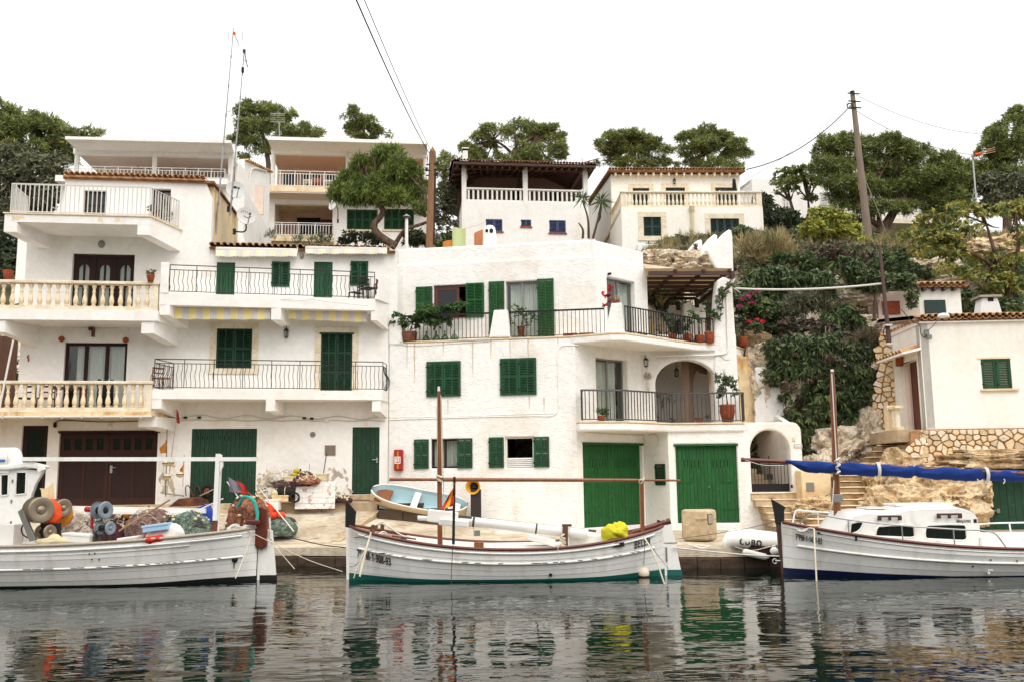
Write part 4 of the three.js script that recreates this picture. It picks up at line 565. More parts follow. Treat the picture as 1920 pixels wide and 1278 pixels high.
mesh('cable',tube([V(fu(102,792),fv(102,793),0.03),V(fu(106,790),fv(106,789),0.03),V(fu(190,791),fv(190,790),0.03),V(fu(262,790),fv(262,789),0.03)],0.014,20,5),M.cable,H);mesh('camera_spot',rbox(fu(101,795),fu(106,795),fv(103,801),fv(103,791),0,0.1,0.02),M.dark,H);
const dome=(x,y,m,r=0.09)=>mesh('bulkhead_lamp',[new THREE.SphereGeometry(r,12,6,0,PI*2,0,PI / 2).scale(1,0.8,1.2).rotateX(PI / 2).translate(fu(x,y),fv(x,y),0.02),new THREE.CylinderGeometry(r*1.15,r*1.15,0.03,14).scale(1,1,1.2).rotateX(PI / 2).translate(fu(x,y),fv(x,y),0.015)],m,H);
dome(190,458,M.dullsteel);dome(206,799,M.white,0.07);
for(const[x,y]of[[117,636],[237,638]])mesh('wall_light',lathe([[0.03,-0.09],[0.09,-0.03],[0.08,0.05],[0.03,0.08],[0.001,0.09]],10).translate(fu(x,y),fv(x,y),0.11),M.terracotta,H);
mesh('carved_ornament',[rbox(fu(172,620),fu(178,620),fv(175,632),fv(175,617),0,0.09,0.02),rbox(fu(167.5,620),fu(178.5,620),fv(172,621),fv(172,615),0.03,0.2,0.03)],M.mahogany,H);mesh('wire',tube([[117,630],[118,615],[140,614],[172,615],[200,616],[240,616],[241,632]].map(([x,y])=>V(fu(x,y,0.01),fv(x,y,0.01),0.01)),0.005,40,4),M.cablewhite,H);
mesh('wall_ornament',tube([[53,665],[51,669],[53,673],[52,677]].map(([x,y])=>V(fu(x,y,0.02),fv(x,y,0.02),0.02)),0.02,12,6),M.terracotta,H);
patch(H,[[fu(76,920),fv(76,940)],[fu(77,916),fv(77,915)],[fu(84,918),fv(84,916)],[fu(100,905),fv(100,903)],[fu(103,940),fv(103,940)]],0,M.ochre,{seed:3,rough:0.03});
for(const[x0,x1,y0,s]of[[22,42,409,1],[186,196,411,2],[212,226,412,3]])patch(H,[[fu(x0,y0,wT),vT - 0.2],[fu(x1,y0,wT),vT - 0.18],[fu(x1 - 3,y0,wT),vT - 0.06],[fu(x0 + 2,y0,wT),vT - 0.05]],wT,M.sandpale,{seed:s,rough:0.05,t:0.003});
crack(H,[[fu(303,548,wM)+ 0.02,vM + 0.1],[fu(308,556,wM),vM - 0.02],[fu(303,562,wM),vM - 0.15]],0.002,M.greywood,0.01);
mesh('passage_door',box(fu(-40,700,-1.5),fu(25,700,-1.5),vL,fv(10,630,-1.5),-1.7,-1.5),M.raft,H);
// neighbouring passage at the far left
mesh('passage_wall',box(uFar - 0.5,ul - 0.5,vL,vL + 1.0,-2.3,-2),M.ochre,H);
}
const houseB=framed('house','white house with green doors, striped awnings and two black iron balconies','house',f1);
{
const H=houseB,uR=fu(728,700),wU0=1.3,wU1=0.75,wL0=1.25,wL1=0.75;
const vU=fv(318,549,wU0),vB=fv(290,729,wL0),vE=fv(560,468,0.1),uS=uAB + 0.004;
const dU=[[405,492,440,549],[588,491,623,556]].map((r)=>{const q=f1.R(...r);q[2]=vU + 0.02;return q;}),sU=[f1.R(509,491,543,538),f1.R(657,490,690,536)],w1=f1.R(405,616,472,690),d1=f1.R(601,624,660,735),gar=f1.R(357,803,480,935),sd=f1.R(660,800,711,926);d1[2]=vB + 0.02;gar[2]=0;
mesh('wall',slabUV([[uS,-0.6],[uR,-0.6],[uR,vE],[uA2 + 0.004,vE],[uA2 + 0.004,fv(350,560)],[uS,fv(350,560)]],[...dU,...sU,w1,d1,gar,sd],-0.3,0),M.wall,H);
mesh('back_wall',box(uS,uR,-0.6,vE,-6.2,-6),M.wall,H);mesh('side_wall',box(uR - 0.3,uR - 0.003,-0.6,vE - 0.02,-6,-0.3),M.wall,H);mesh('partition',box(uS,uS + 0.2,-0.6,vU,-6,-0.31),M.interior,H);
for(const v of[vB - 0.2,vU - 0.2,vE - 0.25])mesh('floor_slab',box(uS,uR - 0.3,v,v + 0.195,-6,-0.3),M.pinkwall,H);
mesh('cornice',box(uA2,uR + 0.05,vE - 0.05,vE + 0.03,0.002,0.13),M.tile[2],H);eave(H,uA2 - 0.02,fu(741,463),vE + 0.02,0.27,{n:30,seed:22,pitch:0.15,under:false});
{const rows=[];for(let i=0;i<30;i++)rows.push(tileUp.clone().scale(1,1,-9).rotateX(0.2).translate(lerp(uA2,uR,(i + 0.5)/ 30),vE + 0.16,-0.25));mesh('roof_tile',rows,M.tile[1],H,{stuff:true});}
// top floor
for(const[i,q]of dU.entries()){const d=boardDoor(H,q,-0.02,M.green,6,{name:'board_door',seed:30 + i});mesh('door_handle',[rod(V(q[1]- 0.2,lerp(q[2],q[3],0.14),0.05),V(q[1]- 0.08,lerp(q[2],q[3],0.14),0.05),0.013)],M.steel,d);}
for(const q of sU)shutterPair(H,q,0.01,M.green,{cols:1});
const W=(a,b)=>[a,b];
const uq0=fu(300,548,wU0),uq1=fu(703,560,wU1);
mesh('balcony_slab',slabPlan([[uq0,wU0],[uq1,wU1],[uR,0],[uS - 0.1,0]].map(([u,w])=>W(u,w)),vU - 0.36,vU),M.wall,H);
mesh('balcony_end_wall',rbox(uq0 - 0.02,uq0 + 0.22,vU - 0.02,fv(305,492,wU0),wU0 - 0.18,wU0 + 0.01,0.02),M.wall,H);mesh('balcony_end_wall',slabPlan([[uq1,wU1 + 0.01],[uq1 + 0.1,wU1 + 0.01],[uR + 0.01,0.01],[uR - 0.1,0.01]],vU - 0.01,fv(703,513,wU1)),M.wall,H);
patch(H,[[uq1 + 0.01,vU + 0.15],[uq1 + 0.06,vU + 0.1],[uq1 + 0.09,vU + 0.6],[uq1 + 0.015,vU + 0.66]],wU1 + 0.01,M.rust,{name:'rust_stain',t:0.002,rough:0.02,seed:4});
beam(H,uq0,uq0 + 0.28,vU - 0.361,wU0 - 0.02,0.5,0.3,0.3);const um=fu(508,590,1.0);beam(H,um,um + 0.28,vU - 0.361,1.0,0.42,0.36,0.2);beam(H,uq1 - 0.12,uq1 + 0.06,vU - 0.361,wU1 - 0.02,0.5,0.3,uR - uq1 - 0.06);
crack(H,[[515,563],[540,562],[560,564],[585,562],[620,567],[650,570],[690,574]].map(([x,y])=>[fu(x,y,1),fv(x,y,1)]),1.0,M.greywood);
railing(H,[[uq0 + 0.24,wU0 - 0.05],[uq1 - 0.02,wU1 - 0.05]],vU,fv(318,496,wU0)- vU,{kind:'wavy',second:fv(318,505,wU0)- vU,posts:0.72,gap:0.128,r:0.0085,top:0.013});
// first floor
shutterPair(H,w1,-0.06,M.greendark,{cols:2,rows:2});surround(H,w1,0,0.19,M.sand);surround(H,d1,0,0.19,M.sand,{sill:false});
{const q=d1;shutterPair(H,q,-0.05,M.greendark,{cols:2,rows:3});mesh('shutter_head',box(q[0]- 0.05,q[1]+ 0.05,q[3]- 0.05,q[3]+ 0.01,-0.02,0.035),M.greendark,H);}
wallLamp(H,fu(537,628),fv(537,630),0);
const l0=fu(285,729,wL0),l1=fu(716,741,wL1);
mesh('balcony_slab',slabPlan([[l0,wL0],[l1,wL1],[uR,0],[uS - 0.02,0]],vB - 0.28,vB),M.wall,H);
beam(H,l0,l0 + 0.26,vB - 0.281,wL0 - 0.02,0.5,0.28,0.35);const ul=fu(498,760,1.0);beam(H,ul,ul + 0.26,vB - 0.281,1.0,0.42,0.34,0.2);beam(H,l1 - 0.3,l1 - 0.05,vB - 0.281,wL1 - 0.02,0.5,0.34,uR - l1 + 0.02);
railing(H,[[fu(325,700,0.1),0.12],[l0 + 0.03,wL0 - 0.05],[l1 + 0.02,wL1 - 0.05],[uR - 0.06,0.08]],vB,fv(287,672,wL0)- vB,{kind:'belly',second:fv(287,680,wL0)- vB,posts:0.8,gap:0.128,r:0.0085,top:0.013});
for(const[x,y]of[[370,733],[448,734],[520,735],[600,737],[690,738]])crack(H,[[fu(x - 14,y,1.1),fv(x - 14,y,1.1)],[fu(x,y + 1,1.1),fv(x,y + 1,1.1)],[fu(x + 10,y,1.1),fv(x + 10,y,1.1)]],lerp(wL0,wL1,(x - 285)/ 430)+ 0.002,M.sand,0.006);
// ground floor
const slots=[];for(const i of[1,2,3,6,7,8,11,12,13])slots.push([i,fv(420,824),fv(420,816),0.018]);
const g=boardDoor(H,gar,-0.03,M.greendark,15,{seed:33,slots,diamond:true});void g;
boardDoor(H,sd,-0.04,M.greendark,6,{seed:34,name:'board_door'});mesh('door_handle',[rod(V(sd[1]- 0.22,fv(705,861),0.03),V(sd[1]- 0.07,fv(705,861),0.03),0.014),box(sd[1]- 0.1,sd[1]- 0.05,fv(705,867),fv(705,857),-0.04,0.0)],M.steel,H);
mesh('threshold',rbox(sd[0]- 0.02,sd[1]+ 0.02,fv(685,937),fv(685,926.5),-0.3,0.06,0.015),M.step,H);
mesh('meter_box',[rbox(fu(609,844),fu(629,844),fv(619,853),fv(619,834),-0.05,0.03,0.01)],M.poleGrey,H);mesh('vent_grille',[new THREE.TorusGeometry(0.075,0.012,6,18).translate(fu(586,814),fv(586,814),0.01),...Array.from({length:4},(_,i)=>box(-0.07,0.07,-0.006,0.006,0.004,0.014).rotateZ(i*PI / 4).translate(fu(586,814),fv(586,814),0)),new THREE.CylinderGeometry(0.06,0.06,0.004,16).rotateX(PI / 2).translate(fu(586,814),fv(586,814),0.003)],M.dullsteel,H);
mesh('tile_plaque',rbox(fu(683,795),fu(689,795),fv(686,798),fv(686,792),0,0.02,0.004),M.sand,H);
mesh('cable',[tube(Array.from({length:24},(_,i)=>{const x=lerp(312,720,i / 23),y=780 + 3*sin(i*1.3)+ i*0.12;return V(fu(x,y,0.03),fv(x,y,0.03),0.03);}),0.012,90,5),tube(Array.from({length:24},(_,i)=>{const x=lerp(318,722,i / 23),y=787 + 0.8*sin(i*1.7)+ i*0.05;return V(fu(x,y,0.02),fv(x,y,0.02),0.02);}),0.011,90,5)],M.rope,H);
for(const[x,y]of[[348,782],[374,782],[571,783],[585,784]])mesh('junction',rbox(fu(x - 4,y),fu(x + 3,y),fv(x,y + 2),fv(x,y - 2),0.02,0.07,0.015),M.cable,H);mesh('camera_spot',[rbox(fu(608,787),fu(615,787),fv(611,790),fv(611,784),0,0.12,0.02)],M.white,H);
mesh('wall',box(uR - 0.01,fu(745,500),-0.6,vE - 0.03,-0.5,-0.06),M.wall,H);
// lost plaster and old render low on the wall
const pp=(a,m,o)=>patch(H,a.map(([x,y])=>f1.uv(x,y,0)),0,m,o);
pp([[480,934],[481,888],[500,880],[517,873],[519,879],[508,890],[512,905],[552,915],[556,934]],M.decay,{seed:5,rough:0.06});
pp([[608,934],[622,908],[620,890],[617,874],[626,872],[634,884],[648,882],[655,900],[656,930]],M.decay,{seed:7,rough:0.08});pp([[640,934],[641,928],[657,928],[657,934]],M.redcloth,{seed:8,rough:0.015,name:'painted_skirting'});
pp([[630,930],[628,905],[636,893],[646,900],[644,920]],M.wall,{seed:9,rough:0.08,t:0.013});pp([[545,905],[552,880],[560,872],[572,880],[575,900]],M.wall,{seed:10,rough:0.07});
pp([[302,925],[300,880],[308,872],[314,890],[312,925]],M.decay,{seed:14,rough:0.06});pp([[316,930],[320,880],[322,860],[328,862],[326,900],[330,930]],M.decay,{seed:15,rough:0.05});
mesh('bulkhead_lamp',[new THREE.SphereGeometry(0.075,12,8).scale(0.8,1.2,0.5).translate(fu(566,481),fv(566,481),0.04)],M.dullsteel,H);
}
// awnings rolled in: cassette, front bar, scalloped striped valance
const T_stripe=canvasTex(256,32,(g,w,h)=>{for(let i=0;i<8;i++){g.fillStyle=i % 2?'#c4bdb9':'#e0cd86';g.fillRect(i*32,0,32,h);g.fillStyle='rgba(255,255,255,.18)';for(let k=0;k<5;k++)g.fillRect(i*32 + k*7,0,2,h);}},true,[1.6,1]);
M.stripe=mat(0xffffff,{map:T_stripe,roughness:0.9,side:THREE.DoubleSide});M.stripepale=mat(0xfffdf6,{map:canvasTex(256,32,(g,w,h)=>{for(let i=0;i<8;i++){g.fillStyle=i % 2?'#dedbd7':'#efe8cc';g.fillRect(i*32,0,32,h);}},true,[1.6,1]),roughness:0.9,side:THREE.DoubleSide});
function awning(label,x0,y0,x1,y1,wA,wB,o={}){
const{m=M.stripe,white=false,roll=true}=o,P=(x,y,w)=>f1.P(fu(x,y,w),fv(x,y,w),w),a=P(x0,y0,wA),b=P(x1,y0 +(o.dy||0),wB),t=thing('awning',label,'awning',a,Math.atan2(-(b.z - a.z),b.x - a.x),'striped awnings of the house with iron balconies'),L=hypot(b.x - a.x,b.z - a.z),S=(b.y - a.y)/ L,h=a.y - P(x0,y1,wA).y;
mesh('cassette',[white?rbox(0,L,-0.03,0.09,-0.16,0.02,0.04):rod(V(0,0.03,-0.1),V(L,0.03 + S*L,-0.1),0.06,0.06,10),...(white?[]:[rod(V(0,-h*0.35,0.0),V(L,-h*0.35 + S*L,0.0),0.024,0.024,8)])],white?M.white:M.stripe,t);
const n=Math.round(L / 0.1)*4,pos=[],idx=[];for(let i=0;i<=n;i++){const u=L*i / n,sc=0.035*abs(sin(i*PI / 4 / 1.0))+ 0.008*sin(i*0.3),y=S*u,z=0.03 + 0.015*sin(i*0.35)+ 0.012*sin(i*0.13 + 1);pos.push(u,y -(white?0.02:0.0),0.02,u,y - h*0.5,0.025 +(z - 0.03)*0.5,u,y - h + sc - 0.03,z);if(i<n){const k=i*3;idx.push(k,k + 1,k + 3,k + 1,k + 4,k + 3,k + 1,k + 2,k + 4,k + 2,k + 5,k + 4);}}
const g=new THREE.BufferGeometry();g.setAttribute('position',new THREE.Float32BufferAttribute(pos,3));g.setIndex(idx);g.computeVertexNormals();mesh('valance',g,m,t);
for(const k of[0.04,0.96])mesh('mount',[box(L*k - 0.02,L*k + 0.02,0.02 + S*L*k,0.16 + S*L*k,-0.18,-0.02)],M.iron,t);for(const k of[0,1])mesh('end_cap',box(L*k - 0.015,L*k + 0.015,-0.1 + S*L*k,0.08 + S*L*k,-0.17,0.015),M.white,t);
return t;
}
awning('pale striped awning in a white cassette under the roof tiles, the left one of two',405,468,557,481,0.25,0.25,{m:M.stripepale,white:true});awning('pale striped awning in a white cassette under the roof tiles, right of the oval lamp',573,466,725,476,0.25,0.25,{m:M.stripepale,white:true});
awning('yellow and grey striped awning rolled in above the stone framed window',328,577,507,598,0.95,0.85,{dy:1});awning('yellow and grey striped awning rolled in above the stone framed balcony door',542,579,687,598,0.6,0.5,{dy:6});
// ---------- houses higher up the slope ----------
function upperHouse(label,pxa,Da,pxb,Db,py,y0){const f=frameAt(pxa,py,Da,pxb,py,Db,y0);const H=framed('house',label,'house',f);return{f,H,u:(x,y,w=0)=>f.u(x,y,w),v:(x,y,w=0)=>f.v(x,y,w),R:(r,w=0)=>f.R(...r,w)};}
{// flat roofed loggia behind the left house
const{f,H,u,v}=upperHouse('white flat roofed house with an open loggia right behind the tiled roof at left',120,37.5,432,38.2,330,7.5),W=1.2;
const r0=u(121,262,W),r1=u(433,266,W),vt=v(270,259,W),vb=v(270,265,W),dep=-7,fl=v(270,336,0.6);
mesh('roof_slab',slabPlan([[r0,W],[r1,W],[u(464,325,dep),dep],[r0,dep]],vb,vt,0.02),M.wall,H);
mesh('beam',box(u(136,290),u(437,290),v(270,291),v(270,281),-0.25,0),M.wall,H);for(const x of[u(437,290)- 0.25])mesh('beam',box(x,x + 0.25,v(270,291),vb,dep,-0.25),M.wall,H);
for(const x of[136,282.5,427.5])mesh('column',x>400?box(u(x,310),u(x + 8,310),fl,v(270,291),-0.24,-0.01):new THREE.CylinderGeometry(0.1,0.1,v(270,291)- fl,14).translate(u(x + 5,310),(fl + v(270,291))/ 2,-0.13),M.wall,H);
mesh('ceiling',box(u(137,285),u(436,285),vb - 0.02,vb - 0.005,dep,-0.01),M.pinkwall,H);mesh('back_wall',slabUV([[u(170,320),fl],[u(462,330),fl],[u(462,330),vb],[u(170,320),vb]],[],-4.6,-4.4),M.pinkwall,H);
mesh('floor_slab',box(u(119,330),u(434,340),fl - 0.25,fl,dep,0.9),M.wall,H);mesh('lower_wall',box(u(121,330),u(462,340),-2,fl - 0.25,dep,0.4),M.wall,H);mesh('side_wall',box(u(437,310)+ 0.05,u(464,340,-4),fl - 2,vb,dep,-1.0),M.wall,H);
railing(H,[[u(119,325,0.8),-3],[u(119,325,0.8),0.8],[u(421,325,0.8),0.8],[u(434,330,0.2),-1]],fl,v(270,314,0.8)- fl,{m:M.railwhite,second:v(270,319,0.8)- fl,gap:0.14,r:0.011,top:0.013,posts:0.55});
for(const x of[259,356])mesh('ceiling_light',new THREE.CylinderGeometry(0.06,0.06,0.05,10).translate(u(x,300,-2),vb - 0.04,-2),M.dark,H);
// neighbouring blank gable
const gF=frameAt(458,300,41,506,322,45,7.5),G=on(H,gF);mesh('gable_wall',slabUV([[0,-2],[gF.len,-2],[gF.len,gF.v(506,322)],[0,gF.v(459,300)]],[],-0.3,0),M.wall,G);
{const a=[0,gF.v(459,300)],b=[gF.len,gF.v(506,322)],n=12;for(let i=0;i<n;i++){const t=(i + 0.5)/ n;mesh('verge_tile',tileUp,M.tile[i % 4],G,{at:[lerp(a[0],b[0],t),lerp(a[1],b[1],t)- 0.05,0.16],scale:[1.4,1,-1]});}}
mesh('downpipe',tube([[468,440],[468,330],[471,318],[500,321]].map(([x,y])=>V(gF.u(x,y,0.05),gF.v(x,y,0.05),0.05)),0.045,20,6),M.white,G);
}
{// two storeys with loggias and green shutters
const{f,H,u,v,R}=upperHouse('two storey house with pink loggias, white railings and a big pine in front',505,49.5,802,50.5,450,13.5),W=1.6,d=-8;
const vt=v(650,260,W),vb=v(650,266.5,W),f2=v(570,349.5,1.3),f2b=v(570,360,1.3),f1v=v(560,447,0.3),uL=u(503,400),uR=u(803,400);
mesh('roof_slab',slabPlan([[u(501,262,W),W],[u(801,262,W),W],[u(806,270,0),d],[u(501,262,W),d]],vb,vt,0.02),M.wall,H);
mesh('beam',box(u(508,285),u(802,285),v(650,291),v(650,281),-0.3,0),M.wall,H);mesh('ceiling',box(uL,uR,vb - 0.03,vb - 0.006,d,-0.01),M.pinkloggia,H);
for(const x of[511,654,797])mesh('column',new THREE.CylinderGeometry(0.125,0.125,v(650,291)- f2,16).translate(u(x,310),(f2 + v(650,291))/ 2,-0.16),M.wall,H);mesh('downpipe',rod(V(u(650,300,0.1),f2,0.1),V(u(650,266,0.1),vb,0.1),0.05),M.white,H);
mesh('back_wall',box(uL,uR,f2,vb,-3.2,-3),M.pinkloggia,H);for(const[a,b]of[[532,556],[566,600],[612,626]])mesh('terrace_door',box(u(a,330,-3),u(b,330,-3),f2,f2 + 2.1,-3,-2.94),M.greenblk,H);
mesh('side_wall',box(uL,uL + 0.25,f1v - 2,f2b,d,-0.01),M.wall,H);mesh('side_wall',box(uR - 0.25,uR,f1v - 2,f2b,d,-0.01),M.wall,H);
mesh('balcony_slab',slabPlan([[u(494,355,1.3),1.3],[u(800,355,1.3),1.3],[uR,-3],[uL,-3]],f2b,f2,0.01),M.sandpale,H);mesh('balcony_soffit',slabPlan([[u(494,355,1.3)+ 0.02,1.27],[u(800,355,1.3),1.27],[uR,0],[uL,0]],f2b - 0.06,f2b - 0.003),M.pinkwall,H);
const rH=v(570,320.5,1.25)- f2;railing(H,[[u(497,335,1.2),-0.4],[u(497,335,1.2),1.2],[u(799,335,1.2),1.2]],f2,rH,{m:M.white,second:rH*0.82,gap:0.155,r:0.014,top:0.016,posts:0.78});
// lower storey
const lg=R([514,383,623,452]);lg[2]=f1v;const g1=R([650,393,708,431]),g2=R([720,392,776,431]);
mesh('wall',slabUV([[uL + 0.002,f1v - 2.5],[uR - 0.002,f1v - 2.5],[uR - 0.002,f2b - 0.06],[uL + 0.002,f2b - 0.06]],[lg,g1,g2],-0.3,0),M.wall,H);mesh('back_wall',box(uL,uR,f1v - 2,f2b,-3,-2.8),M.pinkloggia,H);mesh('inner_wall',box(lg[1],lg[1]+ 0.2,f1v,f2b,-2.8,-0.31),M.pinkwall,H);
mesh('terrace_door',box(u(556,430,-2.7),u(600,430,-2.7),f1v,f1v + 2.0,-2.8,-2.7),M.dark,H);mesh('garden_door',box(u(601,430,-2.6),u(622,430,-2.6),f1v,f1v + 1.9,-2.8,-2.66),M.mahogany,H);
for(const g of[g1,g2]){const W4=(g[1]- g[0])/ 4;for(let i=0;i<4;i++)shutter(H,[g[0]+ W4*i + 0.01,g[0]+ W4*(i + 1)- 0.01,g[2],g[3]],-0.05,M.green,{cols:1,rows:2,pitch:0.08});mesh('sill',box(g[0]- 0.1,g[1]+ 0.1,g[2]- 0.1,g[2],-0.1,0.06),M.sandpale,H);}
mesh('terrace_slab',slabPlan([[u(489,452,0.9),0.9],[u(624,452,0.9),0.9],[u(624,452,0.9),0],[u(489,452,0.9),-2.8]],f1v - 0.32,f1v,0.01),M.sandpale,H);
const r2=v(560,418,0.8)- f1v;railing(H,[[u(496,430,0.8),-2.2],[u(496,430,0.8),0.8],[u(622,430,0.8),0.8],[u(622,430,0.8),0]],f1v,r2,{m:M.white,second:r2*0.85,gap:0.155,r:0.014,top:0.016,posts:0.95});
for(const[x0,x1]of[[568,586],[606,625]]){const t=thing('terrace_table',x0<570?'left one of two white tables behind the upper railing of the pink loggia':'right one of two white tables behind the upper railing of the pink loggia','table',f.P(u(x0,345,0.5),f2,0.5),f.yaw);const L=u(x1,345,0.5)- u(x0,345,0.5);mesh('tabletop',rbox(0,L,0.5,0.55,-0.3,0.3,0.01),M.white,t);for(const x of[0.05,L - 0.05])for(const z of[-0.25,0.25])mesh('leg',box(x - 0.025,x + 0.025,0,0.5,z - 0.025,z + 0.025),M.white,t);}
{const t=thing('wicker_chair','round backed wicker chair between the white loggia tables','chair',f.P(u(595,345,0.6),f2,0.6),f.yaw);mesh('backrest',new THREE.CylinderGeometry(0.33,0.28,0.5,14,2,true,PI*0.5,PI).scale(1,1,1).translate(0,0.55,0),mat(0x9a5a3a,{side:THREE.DoubleSide}),t);mesh('seat',new THREE.CylinderGeometry(0.3,0.28,0.06,14).translate(0,0.36,0),M.terracotta,t);for(const a of[0.8,2.3,3.9,5.5])mesh('leg',rod(V(0.24*cos(a),0,0.24*sin(a)),V(0.24*cos(a),0.35,0.24*sin(a)),0.02),M.terracotta,t);}
mesh('roof_aerial',[rod(V(u(523,258),vt,-0.5),V(u(523,215,-0.5),v(523,228,-0.5),-0.5),0.04),...Array.from({length:7},(_,i)=>box(-0.55,0.25,-0.012,0.012,-0.012,0.012).translate(u(523,220),v(523,213 + i*2.6,-0.5),-0.5 + 0.15*sin(i)))],M.dullsteel,H);
}
{// brown roofed house with a verandah
const{f,H,u,v,R}=upperHouse('white house with a brown tiled verandah roof and small blue shutters',866,47.5,1103,48.3,470,12.2),d=-9,uL=u(866,400),uR=u(1103,400),vf=v(980,379.5),vE=v(980,312);
const ws=[R([911,411,942,434]),R([977,412,996,425]),R([1030,413,1061,437])];
mesh('wall',slabUV([[uL,-3],[uR,-3],[uR,vf],[uL,vf]],ws,-0.3,0),M.wall,H);mesh('side_wall',box(uL,uL + 0.3,-3,vf,d,-0.3),M.cream,H);mesh('side_wall',box(uR - 0.3,uR,-3,vf,d,-0.3),M.wall,H);
for(const w of ws){w[1]- w[0]>0.65?shutterPair(H,w,-0.02,M.blueshut,{cols:1,pitch:0.07}):shutterPair(H,w,-0.02,M.blueshut,{cols:1,pitch:0.06,st:0.04});mesh('sill',box(w[0]- 0.05,w[1]+ 0.05,w[2]- 0.07,w[2],-0.1,0.06),M.terracotta,H);}
for(const x of[866,981,1094])mesh('pillar',box(u(x,345),u(x + 8.5,345),vf -(x>900&&x<1000?0.2:0.001),vE + 0.1,-0.28,0.01),M.wall,H);
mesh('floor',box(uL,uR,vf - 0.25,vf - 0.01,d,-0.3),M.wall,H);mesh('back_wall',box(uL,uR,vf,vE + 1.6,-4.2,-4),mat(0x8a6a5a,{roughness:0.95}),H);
for(const[a,b]of[[960,978],[1032,1050]])mesh('inner_door',box(u(a,365,-3.9),u(b,365,-3.9),vf,vf + 1.9,-4,-3.9),M.dark,H);
const bh=v(925,352,0)- vf;for(const[a,b]of[[874.5,981],[989.5,1094]])balustrade(H,[u(a,370),-0.13],[u(b,370),-0.13],vf + 0.001,bh,12,M.wall,{tm:M.wall,square:true,sides:[0,0],d:0.07});
// hipped roof on rafters
const e0=u(850,310,0.75),e1=u(1117,312,0.75),ev=v(980,306,0.75),rz=-4.5,rv=ev + 1.15,apex=[[e0 + 2.6,rv,rz],[e1 - 2.6,rv,rz]];
const hip=(t)=>{const g=new THREE.BufferGeometry(),A=[e0,ev + t,0.75],B=[e1,ev + t,0.75],C=[e1,ev + t,d],D=[e0,ev + t,d],E=apex[0].map((q,i)=>q +(i===1?t:0)),F=apex[1].map((q,i)=>q +(i===1?t:0));g.setAttribute('position',new THREE.Float32BufferAttribute([A,B,F,A,F,E,B,C,F,C,D,E,C,E,F,D,A,E].flat(),3));g.computeVertexNormals();return g;};
mesh('roof_boarding',hip(-0.1),M.pergola,H);mesh('roof_deck',hip(-0.02),M.tiledark,H);mesh('fascia',[box(e0,e1,ev - 0.13,ev - 0.02,0.7,0.75),box(e0,e0 + 0.05,ev - 0.13,ev - 0.02,d,0.7),box(e1 - 0.05,e1,ev - 0.13,ev - 0.02,d,0.7)],M.pergola,H);
mesh('tie_beam',box(uL,uR,vE - 0.18,vE + 0.02,-0.22,-0.05),M.raft,H);for(const x of[uL + 0.1,(uL + uR)/ 2,uR - 0.3])mesh('tie_beam',box(x,x + 0.18,vE - 0.12,vE + 0.06,-4,-0.22),M.raft,H);
for(let i=0;i<=18;i++){const x=lerp(e0 + 0.2,e1 - 0.2,i / 18);mesh('rafter',bar(V(x,ev - 0.2,0.6),V(lerp(x,(e0 + e1)/ 2,0.25),rv - 0.25,rz),0.09,0.11),M.raft,H);}for(let i=0;i<8;i++)mesh('rafter',bar(V(e0 + 0.1,ev - 0.2,0.2 - i),V(e0 + 2.3,rv - 0.3,lerp(0.2 - i,rz,0.6)),0.09,0.11),M.raft,H);
eave(H,e0,e1,ev,0.85,{n:46,seed:41,pitch:0.2,under:false});{const rows=[];for(let i=0;i<46;i++)rows.push(tileUp.clone().scale(1,1,-8.5).rotateX(0.215).translate(lerp(e0,e1,(i + 0.5)/ 46),ev + 0.1,0.3));for(let i=0;i<40;i++)for(const s of[0,1])rows.push(tileUp.clone().scale(1,1,-0.9).rotateX(0.4).rotateY(s?PI / 2:-PI / 2).translate(s?e1 + 0.06:e0 - 0.06,ev + 0.03,lerp(0.6,d,(i + 0.5)/ 40)));mesh('roof_tile',rows,M.tile[2],H,{stuff:true});}
mesh('chimney',[rbox(u(867.5,300,-2),u(877,300,-2),ev,v(872,283,-2),-2.4,-1.9,0.02),box(u(866,300,-2),u(878.5,300,-2),v(872,280,-2),v(872,278,-2),-2.45,-1.85)],M.wall,H);mesh('chimney_cap',[box(u(867,300,-2),u(878,300,-2),v(872,283,-2),v(872,280,-2),-2.42,-1.88)],M.dark,H);
mesh('wall_lantern',[rbox(u(972,340,-3.9),u(977,340,-3.9),v(974,343,-3.9),v(974,337,-3.9),-3.95,-3.75,0.03)],M.dark,H);
mesh('roof_aerial',[rod(V(u(1099,306,-3),ev,-3),V(u(1091,290,-3),v(1091,296,-3),-3),0.025),rod(V(u(1093,306,-3),v(1093,305,-3),-3),V(u(1124,293,-3),v(1124,297,-3),-3),0.03),...Array.from({length:6},(_,i)=>rod(V(u(1100 + i*4,300,-3),v(1100,300 - i*1.2,-3),-3.3),V(u(1102 + i*4,300,-3),v(1100,305 - i*1.2,-3),-2.7),0.012))],M.dullsteel,H);
}
